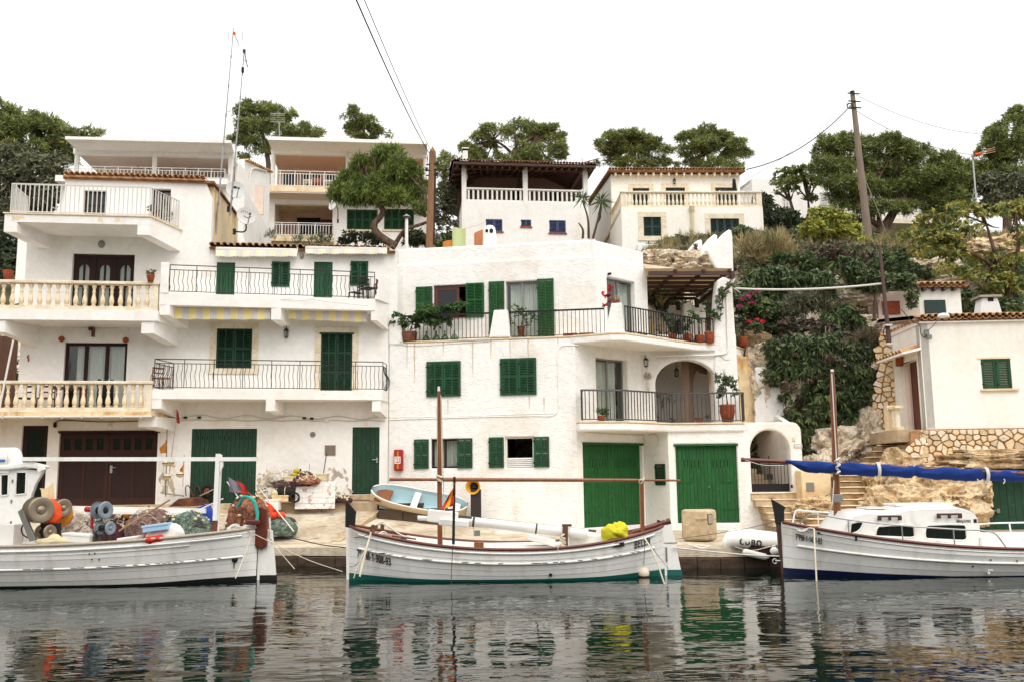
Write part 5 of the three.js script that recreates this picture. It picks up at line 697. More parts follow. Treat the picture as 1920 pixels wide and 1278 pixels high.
{// cream house with a stone balustraded terrace
const{f,H,u,v,R}=upperHouse('cream house with a stone balustraded terrace and dark green shutters',1166,45.5,1432,45.8,465,11.8),d=-11,uL=u(1166,420),uR=u(1432,420),vf=v(1300,388.5),back=-4;
const w1=R([1207,407,1240,443]),w2=R([1333,410,1387,462]);
mesh('wall',slabUV([[uL,-2.5],[uR,-2.5],[uR,vf],[uL,vf]],[w1,w2],-0.3,0),M.cream,H);mesh('side_wall',box(uL,uL + 0.3,-2.5,vf,back,-0.3),M.cream,H);mesh('side_wall',box(uR - 0.3,uR,-2.5,vf,d,-0.3),M.cream,H);mesh('terrace_floor',box(uL,uR,vf - 0.2,vf - 0.005,back - 4,-0.3),M.sandpale,H);
for(const[w,n]of[[w1,1],[w2,2]]){const W=(w[1]- w[0])/(2*n);for(let i=0;i<2*n;i++)shutter(H,[w[0]+ W*i + 0.005,w[0]+ W*(i + 1)- 0.005,w[2],w[3]],-0.06,M.greenblk,{cols:1,rows:2,pitch:0.07,st:0.05});}
surround(H,w1,0,0.27,M.sand);surround(H,w2,0,0.27,M.sand,{sill:false});
const bH=v(1300,358)- vf;balustrade(H,[uL,-0.14],[uR,-0.14],vf,bH,32,M.sand,{post:0.28,d:0.1});balustrade(H,[uL + 0.14,back],[uL + 0.14,-0.3],vf,bH,11,M.sand,{post:0.2});
// set back upper storey with its side wall
const vE=v(1265,327,back),bl=u(1146,350,back),br=u(1388,350,back);
const ds=[[1187,353,1218,390],[1249,352,1285,390],[1342,352,1376,390]].map((r)=>{const q=f.R(...r,back);q[2]=vf + 0.01;return q;});
mesh('upper_wall',slabUV([[bl,-2],[br,-2],[br,vE],[bl,vE]],ds,back - 0.3,back),M.cream,H);mesh('side_wall',slabUV([[back - 0.3,-3],[back - 0.3,vE],[d - 3,vE + 1.1],[d - 3,-3]],[],0,0.3).rotateY(-PI / 2).translate(bl + 0.302,0,0),M.cream,H);mesh('side_wall',box(br - 0.3,br,-2,vE,d - 3,back - 0.3),M.cream,H);
for(const q of ds){surround(H,q,back,0.24,M.sand,{sill:false});shutterPair(H,q,back - 0.06,M.greenblk,{cols:1,rows:2,pitch:0.08});}
mesh('roof_deck',slabUV([[back + 0.45,vE + 0.02],[d - 3,vE + 1.2],[d - 3,vE + 1.3],[back + 0.45,vE + 0.12]],[],0,br - bl + 0.4).rotateY(-PI / 2).translate(br + 0.2,0,0),M.tiledark,H);eave(H,bl - 0.2,br + 0.2,vE + 0.1,back + 0.55,{n:46,seed:43,pitch:0.15,under:false});
for(let i=0;i<17;i++)mesh('rafter_end',box(lerp(bl,br,(i + 0.5)/ 17)- 0.05,lerp(bl,br,(i + 0.5)/ 17)+ 0.05,vE - 0.17,vE - 0.0,back + 0.002,back + 0.35),M.sand,H);mesh('fascia',box(bl - 0.2,br + 0.2,vE - 0.0,vE + 0.08,back + 0.36,back + 0.44),M.tiledark,H);
mesh('side_window',box(bl - 0.02,bl + 0.05,v(1117,415,-9),v(1117,397,-9),-9.4,-8.2),M.dark,H);
mesh('downpipe',[rod(V(u(1298,400,0.1),v(1298,462),0.1),V(u(1298,400,0.1),v(1298,398),0.1),0.075,0.075,10),lathe([[0.08,0],[0.13,0.12],[0.12,0.2],[0.15,0.28]],12).translate(u(1298,400,0.1),v(1298,399),0.1),new THREE.TorusGeometry(0.08,0.015,6,14).rotateX(PI / 2).translate(u(1298,430,0.1),v(1298,433),0.1)],M.foam,H);
wallLamp(H,u(1264,342,back),v(1264,344,back),back);
const pr=thing('parasol','folded dark blue parasol on the balustraded terrace','parasol',f.P(u(1379,388,-1.5),vf,-1.5),0);mesh('pole',rod(V(0,0,0),V(0,2.0,0),0.03),M.dullsteel,pr);mesh('canopy',limb([V(0,0.5,0),V(0,1.2,0),V(0,1.95,0)],0.2,0.08,8,9),mat(0x15181f,{roughness:0.95}),pr);
const g=thing('garden_wall','low white garden wall in front of the cream house','wall',f.P(u(1196,480,2.2),v(1260,478,2.2),2.2),f.yaw);mesh('wall',rbox(0,u(1312,470,2.2)- u(1196,480,2.2),0,v(1250,457,2.2)- v(1260,478,2.2),-0.3,0,0.05),M.wall,g);
}
{// far white house among the pines
const{f,H,u,v,R}=upperHouse('white house with white shutters half hidden behind the large pine',1412,58,1770,60,450,16),d=-8;
const A=R([1412,338,1580,420]);A[2]-=3;const ws=[[1468,369,1480,402],[1538,360,1566,390]].map((r)=>R(r)),B=R([1640,395,1765,470],-0.5),vb=v(1700,412,1.2),ds=[[1716,373,1733,409],[1690,378,1710,409]].map((r)=>{const q=f.R(...r,-0.5);q[2]=vb;return q;});
mesh('wall',slabUV([[A[0],A[2]],[A[1],A[2]],[A[1],A[3]],[A[0],A[3]]],ws,-0.3,0),M.wall,H);mesh('side_wall',box(A[0],A[0]+ 0.3,A[2],A[3],d,-0.3),M.wall,H);mesh('roof_slab',box(A[0],A[1],A[3]- 0.2,A[3]- 0.01,d,-0.3),M.wall,H);
for(const w of[...ws])shutterPair(H,w,0.02,M.white,{cols:1,rows:3,pitch:0.1});
mesh('wall',slabUV([[A[1],B[2]- 2],[B[1],B[2]- 2],[B[1],v(1700,345,-0.5)],[A[1],v(1700,345,-0.5)]],ds,-0.8,-0.5),M.wall,H);mesh('roof_slab',box(A[1],B[1]+ 0.5,v(1700,345,-0.5),v(1700,342,-0.5),d,0.8),M.tiledark,H);for(const q of ds)shutterPair(H,q,-0.52,M.white,{cols:1,rows:3,pitch:0.1});
mesh('balcony_slab',box(u(1640,412,1.2),B[1],vb - 0.25,vb,-0.5,1.2),M.sand,H);railing(H,[[u(1640,412,1.1),1.1],[B[1]- 0.1,1.1]],vb,1.0,{m:M.white,gap:0.25,r:0.02,top:0.02});mesh('oval_vent',new THREE.SphereGeometry(0.2,12,8).scale(1.4,0.8,0.3).translate(u(1671,441),v(1671,441,-0.45),-0.5),M.dullsteel,H);
}
// chimney like a hooded figure and white vent pipes on the terrace behind the parapet
{
const p=atD(918,462,33),t=thing('chimney','white rounded chimney pot with two black smoke holes above the parapet','chimney',V(p.x,9.0,p.z),0.12),h=atD(918,424,33).y - 9.0,w=0.23;
mesh('shaft',slabUV([[-w*1.25,0],[w*1.25,0],[w*0.98,h - 0.28],[w*0.82,h - 0.1],[w*0.45,h - 0.015],[0,h],[-w*0.45,h - 0.015],[-w*0.82,h - 0.1],[-w*0.98,h - 0.28]],[],-0.22,0.22,0.08),M.stucco,t);const ey=atD(918,436,33).y - 9.0;
for(const[x,r]of[[-0.12,0.055],[0.045,0.07]])mesh('smoke_hole',new THREE.CylinderGeometry(r,r,0.02,14).scale(1,1,1.25).rotateX(PI / 2).translate(x,ey,0.222),M.dark,t);
const q=atD(762,462,33.5),s=thing('stove_pipe','slim white stove pipe with a metal cowl beside the wooden pole','pipe',V(q.x,9.0,q.z)),sh=atD(762,411,33.5).y - 9.0;mesh('pipe',new THREE.CylinderGeometry(0.06,0.07,sh,10).translate(0,sh / 2,0),M.white,s);mesh('cowl',[new THREE.ConeGeometry(0.17,0.12,14).translate(0,sh + 0.14,0),rod(V(0,sh,0),V(0,sh + 0.1,0),0.03)],M.dullsteel,s);
}
// ---------- masts, dishes, poles and wires ----------
function aerialMast(label,base,top,D0,D1){
const a=atD(...base,D0),b=atD(...top,D1),t=thing('antenna_mast',label,'antenna',a),o=b.clone().sub(a),n=7;for(let i=0;i<n;i++)mesh('mast_section',rod(o.clone().multiplyScalar(i / n),o.clone().multiplyScalar((i + 1)/ n),0.032 - i*0.0022,0.03 - i*0.0022),M.steel,t);for(let i=1;i<n;i++)mesh('joint',rod(o.clone().multiplyScalar(i / n - 0.008),o.clone().multiplyScalar(i / n + 0.008),0.036 - i*0.002),M.dullsteel,t);return[t,o];
}
{
const[t,o]=aerialMast('taller thin antenna mast with an orange aerial at its top',[404,438],[437.5,52],29.2,28.6),h=o.clone().add(V(0,-0.12,0)),bm=V(0.28,-0.62,0.3);
mesh('aerial_boom',rod(h,h.clone().addScaledVector(bm,1),0.014),M.dullsteel,t);mesh('balun',rod(h.clone().addScaledVector(bm,0.12),h.clone().addScaledVector(bm,0.3),0.05,0.02),M.orange,t);for(let i=0;i<8;i++){const p=h.clone().addScaledVector(bm,0.2 + i*0.1);mesh('aerial_element',rod(p.clone().add(V(-0.13,0.0,0.05)),p.clone().add(V(0.14,0.05,-0.05)),0.006,0.006,4),M.dullsteel,t);}for(const x of[-0.17,0.3])mesh('reflector_bar',rod(h.clone().add(V(x,-0.02,0)),h.clone().add(V(x +(x<0?0.05:0.01),-0.38,0.05)),0.012),M.dullsteel,t);
const[t2,o2]=aerialMast('shorter thin antenna mast with a dark long aerial at its top',[431,404],[457.5,95],30.0,29.4);const b2=V(0.2,-0.72,0.25),h2=o2.clone().add(V(0,0.02,0));mesh('aerial_boom',rod(h2,h2.clone().add(b2),0.014),M.iron,t2);mesh('strut',rod(o2.clone().add(V(0.02,-0.3,0)),h2.clone().addScaledVector(b2,0.75),0.009),M.iron,t2);mesh('clamp',[rbox(-0.04,0.04,-0.06,0.06,-0.04,0.04,0.01).translate(o2.x,o2.y - 0.02,o2.z),rbox(-0.04,0.04,-0.09,0.09,-0.04,0.04,0.01).translate(o2.x - 0.03,o2.y - 0.68,o2.z)],M.iron,t2);for(let i=0;i<14;i++){const p=h2.clone().addScaledVector(b2,i / 13);mesh('aerial_element',rod(p.clone().add(V(-0.12,0,0)),p.clone().add(V(0.12,0.0,0.04)),0.005,0.005,4),M.dullsteel,t2);}
}
function dish(label,px,py,D,r,rx,ry,face,foot){
const p=atD(px,py,D),t=thing('satellite_dish',label,'satellite dish',p,ry,'satellite dishes on the houses'),tilt=new THREE.Matrix4().makeRotationX(rx),prof=Array.from({length:9},(_,i)=>[r*i / 8,0.22*r*(i / 8)**2]),g=lathe([...prof,[r*1.02,0.225*r],...prof.map(([a,b])=>[a,b - 0.02]).reverse()],30).rotateX(PI / 2).scale(0.92,1,1).applyMatrix4(tilt);
mesh('reflector',g,M.dishwhite,t);const q=(x,y,z)=>V(x,y,z).applyMatrix4(tilt);mesh('feed_arm',rod(q(0.1*r,-r,0.1),q(0.25*r,-0.25*r,r*0.95),0.014),M.dullsteel,t);mesh('feed_horn',rod(q(0.24*r,-0.25*r,r*0.85),q(0.26*r,-0.18*r,r*1.05),0.045,0.05),M.dullsteel,t);
if(face==='logo')mesh('badge',box(-0.06,0.06,-0.05,0.05,0,0.004).translate(-0.02,r*0.42,0.05*r).applyMatrix4(tilt),M.dark,t);if(face==='smile'){const z=0.07;for(const[x,y]of[[-0.15,0.17],[-0.09,0.19],[-0.03,0.17],[0.04,0.15]])mesh('painted_dot',new THREE.CylinderGeometry(0.017,0.017,0.006,8).rotateX(PI / 2).translate(x,y,z).applyMatrix4(tilt),M.dark,t);mesh('painted_curve',tube([q(-0.08,0.03,0.035),q(0,-0.03,0.03),q(0.09,-0.03,0.03),q(0.16,0.02,0.04)],0.009,16,4),M.dark,t);}
if(foot){const a=foot.map((k)=>V(...k));mesh('bracket',[tube(a,0.025,12,6),box(-0.05,0.05,-0.1,0.1,-0.02,0.02).translate(a[a.length - 1].x,a[a.length - 1].y,a[a.length - 1].z)],M.iron,t);}return t;
}
dish('upper white satellite dish with a small black badge on the ochre gable',441,358,30.2,0.33,-0.3,0.35,'logo',[[0,0,-0.05],[-0.1,-0.3,-0.1],[-0.2,-0.62,-0.1]]);dish('lower white satellite dish with a smile drawn on it',461,407,30.4,0.34,-0.35,0.4,'smile',[[0,-0.05,-0.08],[0,-0.45,-0.15],[-0.35,-0.5,-0.15]]);
dish('far white satellite dish left of the pine in front of the loggia house',627,383,47.5,0.38,-0.3,-0.7,'',[[0,0,-0.1],[-0.1,-0.2,-0.3],[-0.2,-0.8,-0.4]]);
function pole(label,b,t,D,r0,r1,m){const p=atD(...b,D),q=atD(...t,D),o=thing('utility_pole',label,'utility pole',p);mesh('post',rod(V(),q.clone().sub(p),r0,r1,12),m,o);return[o,q.clone().sub(p),p,q];}
const[poleA,pA,,pAt]=pole('brown wooden utility pole with pointed top behind the parapet',[806,470],[811,285],34.5,0.17,0.13,M.polewood);mesh('pointed_top',new THREE.ConeGeometry(0.13,0.24,12).translate(pA.x,pA.y + 0.12,pA.z),M.polewood,poleA);
for(const[y,s]of[[0.86,1],[0.8,-1],[0.75,1]])mesh('insulator',[bar(pA.clone().multiplyScalar(y).add(V(-0.22,0,0.1)),pA.clone().multiplyScalar(y).add(V(0.22,0.05,0.1)),0.04),rbox(-0.05,0.05,-0.07,0.07,-0.05,0.05,0.02).translate(pA.x*y + s*0.2,pA.y*y + 0.05,0.1 + pA.z*y)],M.iron,poleA);mesh('conduit',tube([pA.clone().multiplyScalar(0.8).add(V(0.14,0,0.08)),pA.clone().multiplyScalar(0.4).add(V(0.15,0,0.1)),V(0.16,0.2,0.1)],0.03,10,6),M.iron,poleA);
const[poleB,pBv,,pBt]=pole('tall grey leaning utility pole in front of the large pine',[1631,470],[1598.5,172],44,0.21,0.11,M.poleGrey);mesh('iron_cap',rod(pBv.clone().multiplyScalar(0.985),pBv.clone().multiplyScalar(1.003),0.12),M.iron,poleB);for(const y of[0.98,0.93,0.89])mesh('hook',bar(pBv.clone().multiplyScalar(y).add(V(-0.3,0.03,0.15)),pBv.clone().multiplyScalar(y).add(V(0.3,-0.02,0.15)),0.05),M.iron,poleB);mesh('cable_coil',new THREE.TorusGeometry(0.14,0.03,6,12).translate(pBv.x*0.9 - 0.25,pBv.y*0.9,0.15),M.cable,poleB);mesh('guy_wire',tube([pBv.clone().multiplyScalar(0.5),pBv.clone().multiplyScalar(0.25).add(V(0.6,0,0)),V(1.2,-0.5,0)],0.025,12,4),M.dullsteel,poleB);
function wire(label,a,b,drop,r,m=M.cable,name='overhead_wire'){const o=mesh(name,tube(sag(a,b,drop).map((p)=>p.clone().sub(a)),r,40,5),m);o.position.copy(a);tag(o,label,'cable');return o;}
wire('thicker left one of two black wires from the sky to the wooden pole',atD(668,0,14),pAt.clone().add(V(-0.1,-0.1,0)),0.15,0.014);wire('thinner right one of two black wires from the sky to the wooden pole',atD(683,0,14.5),pAt.clone().add(V(0.1,-0.3,0.1)),0.1,0.009);
wire('thick black cable sagging left from the leaning grey pole',atD(1400,318,40),pBt.clone().add(V(-0.15,-0.75,0.2)),0.55,0.024);wire('thin wire sagging left below the thick cable of the leaning pole',atD(1395,340,40),pBt.clone().add(V(-0.15,-0.5,0.2)),0.3,0.008);wire('upper thin wire from the leaning pole to the right pine',pBt.clone().add(V(0.1,-0.25,0.2)),atD(1862,252,52),0.5,0.012);wire('lower thin wire from the leaning pole to the orange aerial',pBt.clone().add(V(0.1,-1.1,0.2)),atD(1822,290,46),0.4,0.013);
{const p=atD(1834,412,44),q=atD(1824,289,44),t=thing('antenna_mast','grey antenna mast with an orange three armed aerial on the right','antenna',p),o=q.clone().sub(p);mesh('mast',rod(V(),o,0.05,0.04),M.steel,t);mesh('brace',rod(V(-0.3,0.3,0),o.clone().multiplyScalar(0.55),0.018),M.dullsteel,t);const h=o.clone().add(V(0.1,-0.05,0.05));mesh('balun',rod(h,h.clone().add(V(0.25,0.04,0)),0.09,0.06),M.orange,t);for(const k of[-0.09,0.02,0.13])mesh('aerial_arm',rod(h.clone().add(V(0.15,k*0.5,0)),h.clone().add(V(0.95,0.2 + k,0.1)),0.018),mat(0xb98a6a),t);mesh('short_arm',rod(h.clone().add(V(-0.2,-0.05,0)),h.clone().add(V(0,-0.3,0)),0.03),M.dullsteel,t);}
// ---------- the cream house on the stone wall, the stairs and the rocks at the right ----------
const stoneMats=[0xfff6e8,0xfbecd4,0xf0dfc4,0xffffff,0xe6dccd].map((c)=>mat(c,{map:T_mares,bumpMap:B_rock,bumpScale:0.05,roughness:0.95}));
// rubble facing: stones of uneven outline in rough courses, each one a piece; inside(u, v) says where the wall is
function rubble(parent,u0,u1,v0,v1,w,size,o={}){
const{seed=1,inside=()=>true,name='stone',mats=stoneMats}=o,r=rng(seed),sx=size*1.25,sy=size*0.95,nx=Math.ceil((u1 - u0)/ sx),ny=Math.ceil((v1 - v0)/ sy),S=(i,j)=>[u0 +(i + 0.5*(j&1)+ 0.1 + 0.8*hsh(i,j,seed))*sx,v0 +(j + 0.1 + 0.8*hsh(i,j,seed + 7))*sy];
const alive=(i,j)=>hsh(i,j,seed + 31)>0.24;
for(let i=-1;i<=nx;i++)for(let j=-1;j<=ny;j++){
if(!alive(i,j))continue;
const c=S(i,j);let P=[[c[0]- 2*sx,c[1]- 2*sy],[c[0]+ 2*sx,c[1]- 2*sy],[c[0]+ 2*sx,c[1]+ 2*sy],[c[0]- 2*sx,c[1]+ 2*sy]];// cell of the seed, cut by its neighbours and the borders
const cut=(nx_,ny_,d)=>{const Q=[];P.forEach((p,k)=>{const q=P[(k + 1)% P.length],a=p[0]*nx_ + p[1]*ny_ - d,b=q[0]*nx_ + q[1]*ny_ - d;if(a<=0)Q.push(p);if(a*b<0){const t=a /(a - b);Q.push([lerp(p[0],q[0],t),lerp(p[1],q[1],t)]);}});P=Q;};
for(let a=-3;a<=3;a++)for(let b=-3;b<=3;b++)if((a||b)&&P.length&&alive(i + a,j + b)){const q=S(i + a,j + b),dx=q[0]- c[0],dy=q[1]- c[1];cut(dx,dy,(q[0]**2 + q[1]**2 - c[0]**2 - c[1]**2)/ 2);}
cut(1,0,u1);cut(-1,0,-u0);cut(0,1,v1);cut(0,-1,-v0);if(P.length<3)continue;
const m=[0,1].map((k)=>P.reduce((t,p)=>t + p[k],0)/ P.length);if(!inside(...m))continue;
const R=P.map((p)=>hypot(p[0]- m[0],p[1]- m[1]));if(max(...R)<size*0.22)continue;
const pts=[];P.forEach((p,k)=>{const q=P[(k + 1)% P.length];for(const t of[0.18,0.5,0.82]){const s=1 - 0.014 / R[k]- 0.01 - 0.1*r();pts.push([(lerp(p[0],q[0],t)- m[0])*s,(lerp(p[1],q[1],t)- m[1])*s]);}});
mesh(name,new THREE.ExtrudeGeometry(shapeOf(pts),{depth:0.04,bevelEnabled:true,bevelThickness:0.02,bevelSize:0.012,bevelOffset:-0.012,bevelSegments:1}),mats[floor(r()*mats.length)],parent,{at:[m[0],m[1],w - 0.03 + r()*0.03],off:[r()*4,r()*4]});
}
}
function rock(label,px,py,D,rx,ry,rz,o={}){
const{m=M.rock,seed=1,amp=0.28,det=40,name='boulder',rot=0,sq=0.5}=o,p=atD(px,py,D),g0=new THREE.IcosahedronGeometry(1,det),g=mergeVertices(plainPos(g0),1e-4),P=g.attributes.position;
for(let i=0;i<P.count;i++){const v=V().fromBufferAttribute(P,i),s=lerp(1,1 / max(abs(v.x),abs(v.y),abs(v.z)),sq*0.7),q=v.clone().multiplyScalar(s),n1=1 - abs(fbm3(v.x*1.9 + seed*3.1,v.y*2.1 + seed,v.z*1.9,6))*2.1,n2=1 - 2*abs(fbm3(v.x*4 + seed,v.y*4,v.z*4,5));q.multiplyScalar(1 - amp + amp*n1 + 0.1*n2);P.setXYZ(i,q.x*rx,q.y*ry,q.z*rz);}
g.computeVertexNormals();const o2=mesh(name,g,m);o2.position.copy(p);o2.rotation.y=rot;if(label)tag(o2,label,'rock');else{o2.name=numbered(name);o2.userData.kind='structure';scene.add(o2);}return o2;
}
const fG=frameAt(1738,800,27.5,1958,799,27.3,3.38);
const houseR=framed('house','low cream tiled house with one green window on a rubble wall at right','house',fG);
{
const H=houseR,u=(x,y,w=0)=>fG.u(x,y,w),v=(x,y,w=0)=>fG.v(x,y,w),uR=u(2060,700),dep=-2.5,ve=v(1800,604);
const wn=fG.R(1842,672,1897,728);mesh('wall',slabUV([[0,0],[uR,0],[uR,ve],[0,ve]],[wn],-0.3,0,0.02),M.cream,H);shutterPair(H,wn,-0.03,M.green,{cols:1,pitch:0.05,st:0.075});mesh('sill',box(wn[0]- 0.08,wn[1]+ 0.16,wn[2]- 0.06,wn[2],-0.1,0.08),M.sandpale,H);mesh('lintel',box(wn[0]- 0.1,wn[1]+ 0.02,wn[3],wn[3]+ 0.05,-0.1,0.02),M.sandpale,H);
const fS=new Frame(fG.P(0.0,0,dep - 0.4),fG.P(0,0,0),3.38),S=on(H,fS),dr=[fS.u(1690,715),fS.u(1722,715),0.02,fS.v(1708,676)];
mesh('side_wall',slabUV([[0,-0.6],[fS.len,-0.6],[fS.len,ve],[0,ve]],[dr],-0.25,0.0),M.cream,S);mesh('door_leaf',box(dr[0]+ 0.05,dr[1]- 0.02,dr[2],dr[3],-0.24,-0.2),M.mahogany,S);mesh('door_curtain',box(dr[0],dr[0]+ 0.35,dr[2],dr[3],-0.19,-0.12),M.pinkwall,S);mesh('door_lintel',box(dr[0]- 0.05,dr[1]+ 0.1,dr[3],dr[3]+ 0.12,-0.1,0.02),M.cream,S);
const cv=fS.v(1700,660,0.3);for(let i=0;i<8;i++)mesh('canopy_tile',tileUp,M.tile[i % 4],S,{at:[lerp(fS.u(1675,660),fS.u(1726,655),(i + 0.5)/ 8),cv - 0.03,0.55],rot:[0.25,0,0],scale:[1.25,1,-1.2]});mesh('canopy',slabUV([[0,cv + 0.02],[0.55,cv - 0.1],[0.55,cv - 0.04],[0,cv + 0.1]],[],fS.u(1675,660),fS.u(1728,655)).rotateY(-PI / 2).scale(-1,1,1).scale(1,1,1),M.cream,{add(o){const g=o.geometry,p=g.attributes.position;for(let i=0;i<p.count;i++){const x=p.getX(i),z=p.getZ(i);p.setXYZ(i,abs(x),p.getY(i),abs(z));}g.computeVertexNormals();S.add(o);}});
mesh('clay_lantern',lathe([[0.1,0],[0.12,0.02],[0.11,0.3],[0.05,0.4],[0.001,0.42]],12).translate(fS.u(1688,675,0.1),fS.v(1688,686,0.1),0.12),M.terracotta,S);
mesh('cornice',box(-0.02,uR,ve - 0.01,ve + 0.05,-0.3,0.1),M.cream,H);eave(H,-0.05,uR,ve + 0.1,0.22,{n:26,seed:51,pitch:0.12});
{const rows=[];for(let i=0;i<26;i++)rows.push(tileUp.clone().scale(1.1,1.1,-6).rotateX(0.13).translate(lerp(-0.05,uR,(i + 0.5)/ 26),ve + 0.17,-0.25));mesh('roof_tile',rows,M.tile[3],H,{stuff:true});}mesh('roof_deck',slabUV([[0.1,ve + 0.02],[-3.2,ve + 0.42],[-3.2,ve + 0.5],[0.1,ve + 0.1]],[],0,uR + 0.1).rotateY(-PI / 2).translate(uR,0,0),M.tiledark,H);for(let i=0;i<9;i++)mesh('tile',tileUp,M.tile[i % 4],S,{at:[lerp(0,fS.len,(i + 0.5)/ 9),ve + 0.05,0.1],rot:[0.1,0,0],scale:[1.3,1,-1]});
mesh('roof_edge',slabUV([[-3.0,ve - 0.05],[0.0,ve - 0.05],[0.0,ve + 0.12],[-3.0,ve + 0.5]],[],-0.12,0.02).rotateY(-PI / 2),M.cream,{add(o){o.position.set(-0.02,0,0);H.add(o);}});mesh('back_wall',box(0,uR,-0.5,ve,dep - 0.5,dep - 0.3),M.cream,H);
{const c='chimney',x0=u(1832,588,-1.2),x1=u(1876,588,-1.2),y0=v(1850,596,-1.2),y1=v(1850,560,-1.2),xm=(x0 + x1)/ 2;mesh(c,slabUV([[x0,y0],[x1,y0],[x1 - 0.12,y1],[x0 + 0.12,y1]],[],-1.5,-1.0,0.03),M.wall,H);mesh('chimney_cap',box(x0 + 0.02,x1 - 0.02,y1,y1 + 0.07,-1.6,-0.92),M.greywood,H);mesh('smoke_hole',box(xm - 0.07,xm + 0.1,y1 - 0.12,y1 - 0.02,-1.002,-0.985),M.dark,H);}
// wall lamp on an arm with its wires
const a=V(u(1737,622),v(1737,622),0.03),b=V(u(1763,592,0.6),v(1763,593,0.6),0.6);const L=mesh('lamp_arm',tube([a,a.clone().lerp(b,0.5).add(V(0,-0.05,0)),b],0.014,14,6),M.dullsteel,H);mesh('lamp_bowl',[new THREE.SphereGeometry(0.17,16,8,0,PI*2,0,PI / 2).scale(1,0.6,1).translate(b.x + 0.1,b.y - 0.01,b.z),new THREE.CylinderGeometry(0.17,0.16,0.03,16).translate(b.x + 0.1,b.y - 0.02,b.z)],M.white,L);mesh('lamp_box',[box(a.x - 0.06,a.x + 0.06,a.y - 0.1,a.y + 0.06,0,0.08),box(a.x + 0.0,a.x + 0.14,a.y - 0.2,a.y - 0.1,0,0.06)],M.dullsteel,H);
mesh('cable',tube([[1690,580],[1712,603],[1724,609],[1727,625],[1733,632],[1741,625]].map(([x,y])=>V(u(x,y,0.05),v(x,y,0.05),0.05)),0.012,30,5),M.cable,H);
// landing with two thick balusters
const LN=on(H,fS),ln=(x,y,w=0.75)=>[fS.u(x,y,w),fS.v(x,y,w)];mesh('landing',box(-0.3,fS.len,-0.35,0.0,0.002,0.85),M.step,LN);
const k0=fS.len - 1.0,kh=0.72;mesh('balustrade',[rbox(k0,fS.len - 0.02,kh - 0.08,kh,0.62,0.85,0.01),rbox(k0 - 0.02,k0 + 0.3,0,kh + 0.05,0.6,0.87,0.015),rbox(k0 + 0.3,fS.len - 0.02,0,0.1,0.64,0.83,0.01)],M.sandpale,LN);for(const t of[0.5,0.75])mesh('baluster',new THREE.CylinderGeometry(0.07,0.075,kh - 0.18,12).translate(k0 + t,0.1 +(kh - 0.18)/ 2,0.73),M.sand,LN);void ln;
}
// stone wall below, with a band of rock and the cave garage
{
const f=new Frame(fG.P(-0.15,0,0.12),fG.P(3,0,0.12),0.5),W=framed('stone_wall','rubble stone wall under the cream house, red mortar between pale stones','wall',f),uv=(x,y)=>f.uv(x,y),uR=f.u(2050,800),vt=2.88;
const cave=f.R(1826,868,2040,990);mesh('wall_core',slabUV([[-0.6,-0.3],[cave[0],-0.3],[cave[0]+ 0.05,cave[3]- 0.2],[cave[0]+ 0.3,cave[3]],[uR,cave[3]],[uR,vt],[0,vt],[-0.35,vt - 0.05]],[],-0.5,0),M.mortar,W);
const low=(u)=>u<f.u(1760,830)?f.v(1750,862):f.v(1850,850)- 0.06*sin(u*4);
rubble(W,-0.1,f.u(1945,820),f.v(1800,866),vt - 0.02,0.02,0.165,{seed:61,inside:(a,b)=>b>low(a)});rubble(W,-0.9,0.1,f.v(1700,858),vt - 0.15,0.02,0.165,{seed:62,inside:(a,b)=>b<vt - 0.1 + a*0.9});
boardDoor({add:(o)=>W.add(o)},[f.u(1834,930,-0.6),f.u(2000,930,-0.6),-0.1,f.v(1880,874,-0.6)],-0.6,M.greencave,12,{seed:63,name:'cave_door'});mesh('bolt',[rod(V(f.u(1837,957,-0.5),f.v(1850,957,-0.5),-0.55),V(f.u(1874,957,-0.5),f.v(1850,957,-0.5),-0.55),0.03),box(f.u(1870,957,-0.5),f.u(1876,957,-0.5),f.v(1850,961,-0.5),f.v(1850,953,-0.5),-0.58,-0.5)],M.dullsteel,W);
mesh('cave_lintel',box(f.u(1830,870),uR,f.v(1850,874),f.v(1850,868),-0.55,-0.35),M.dark,W);mesh('cave_reveal',slabUV([[f.u(1811,985),-0.2],[f.u(1837,985),-0.2],[f.u(1834,900),f.v(1834,880)],[f.u(1822,900),f.v(1822,890)]],[],-0.7,-0.04),M.mortar,W);
rock('',1880,858,27.55,2.0,0.3,0.6,{m:M.rockwarm,seed:4,sq:0.9,amp:0.3});
}
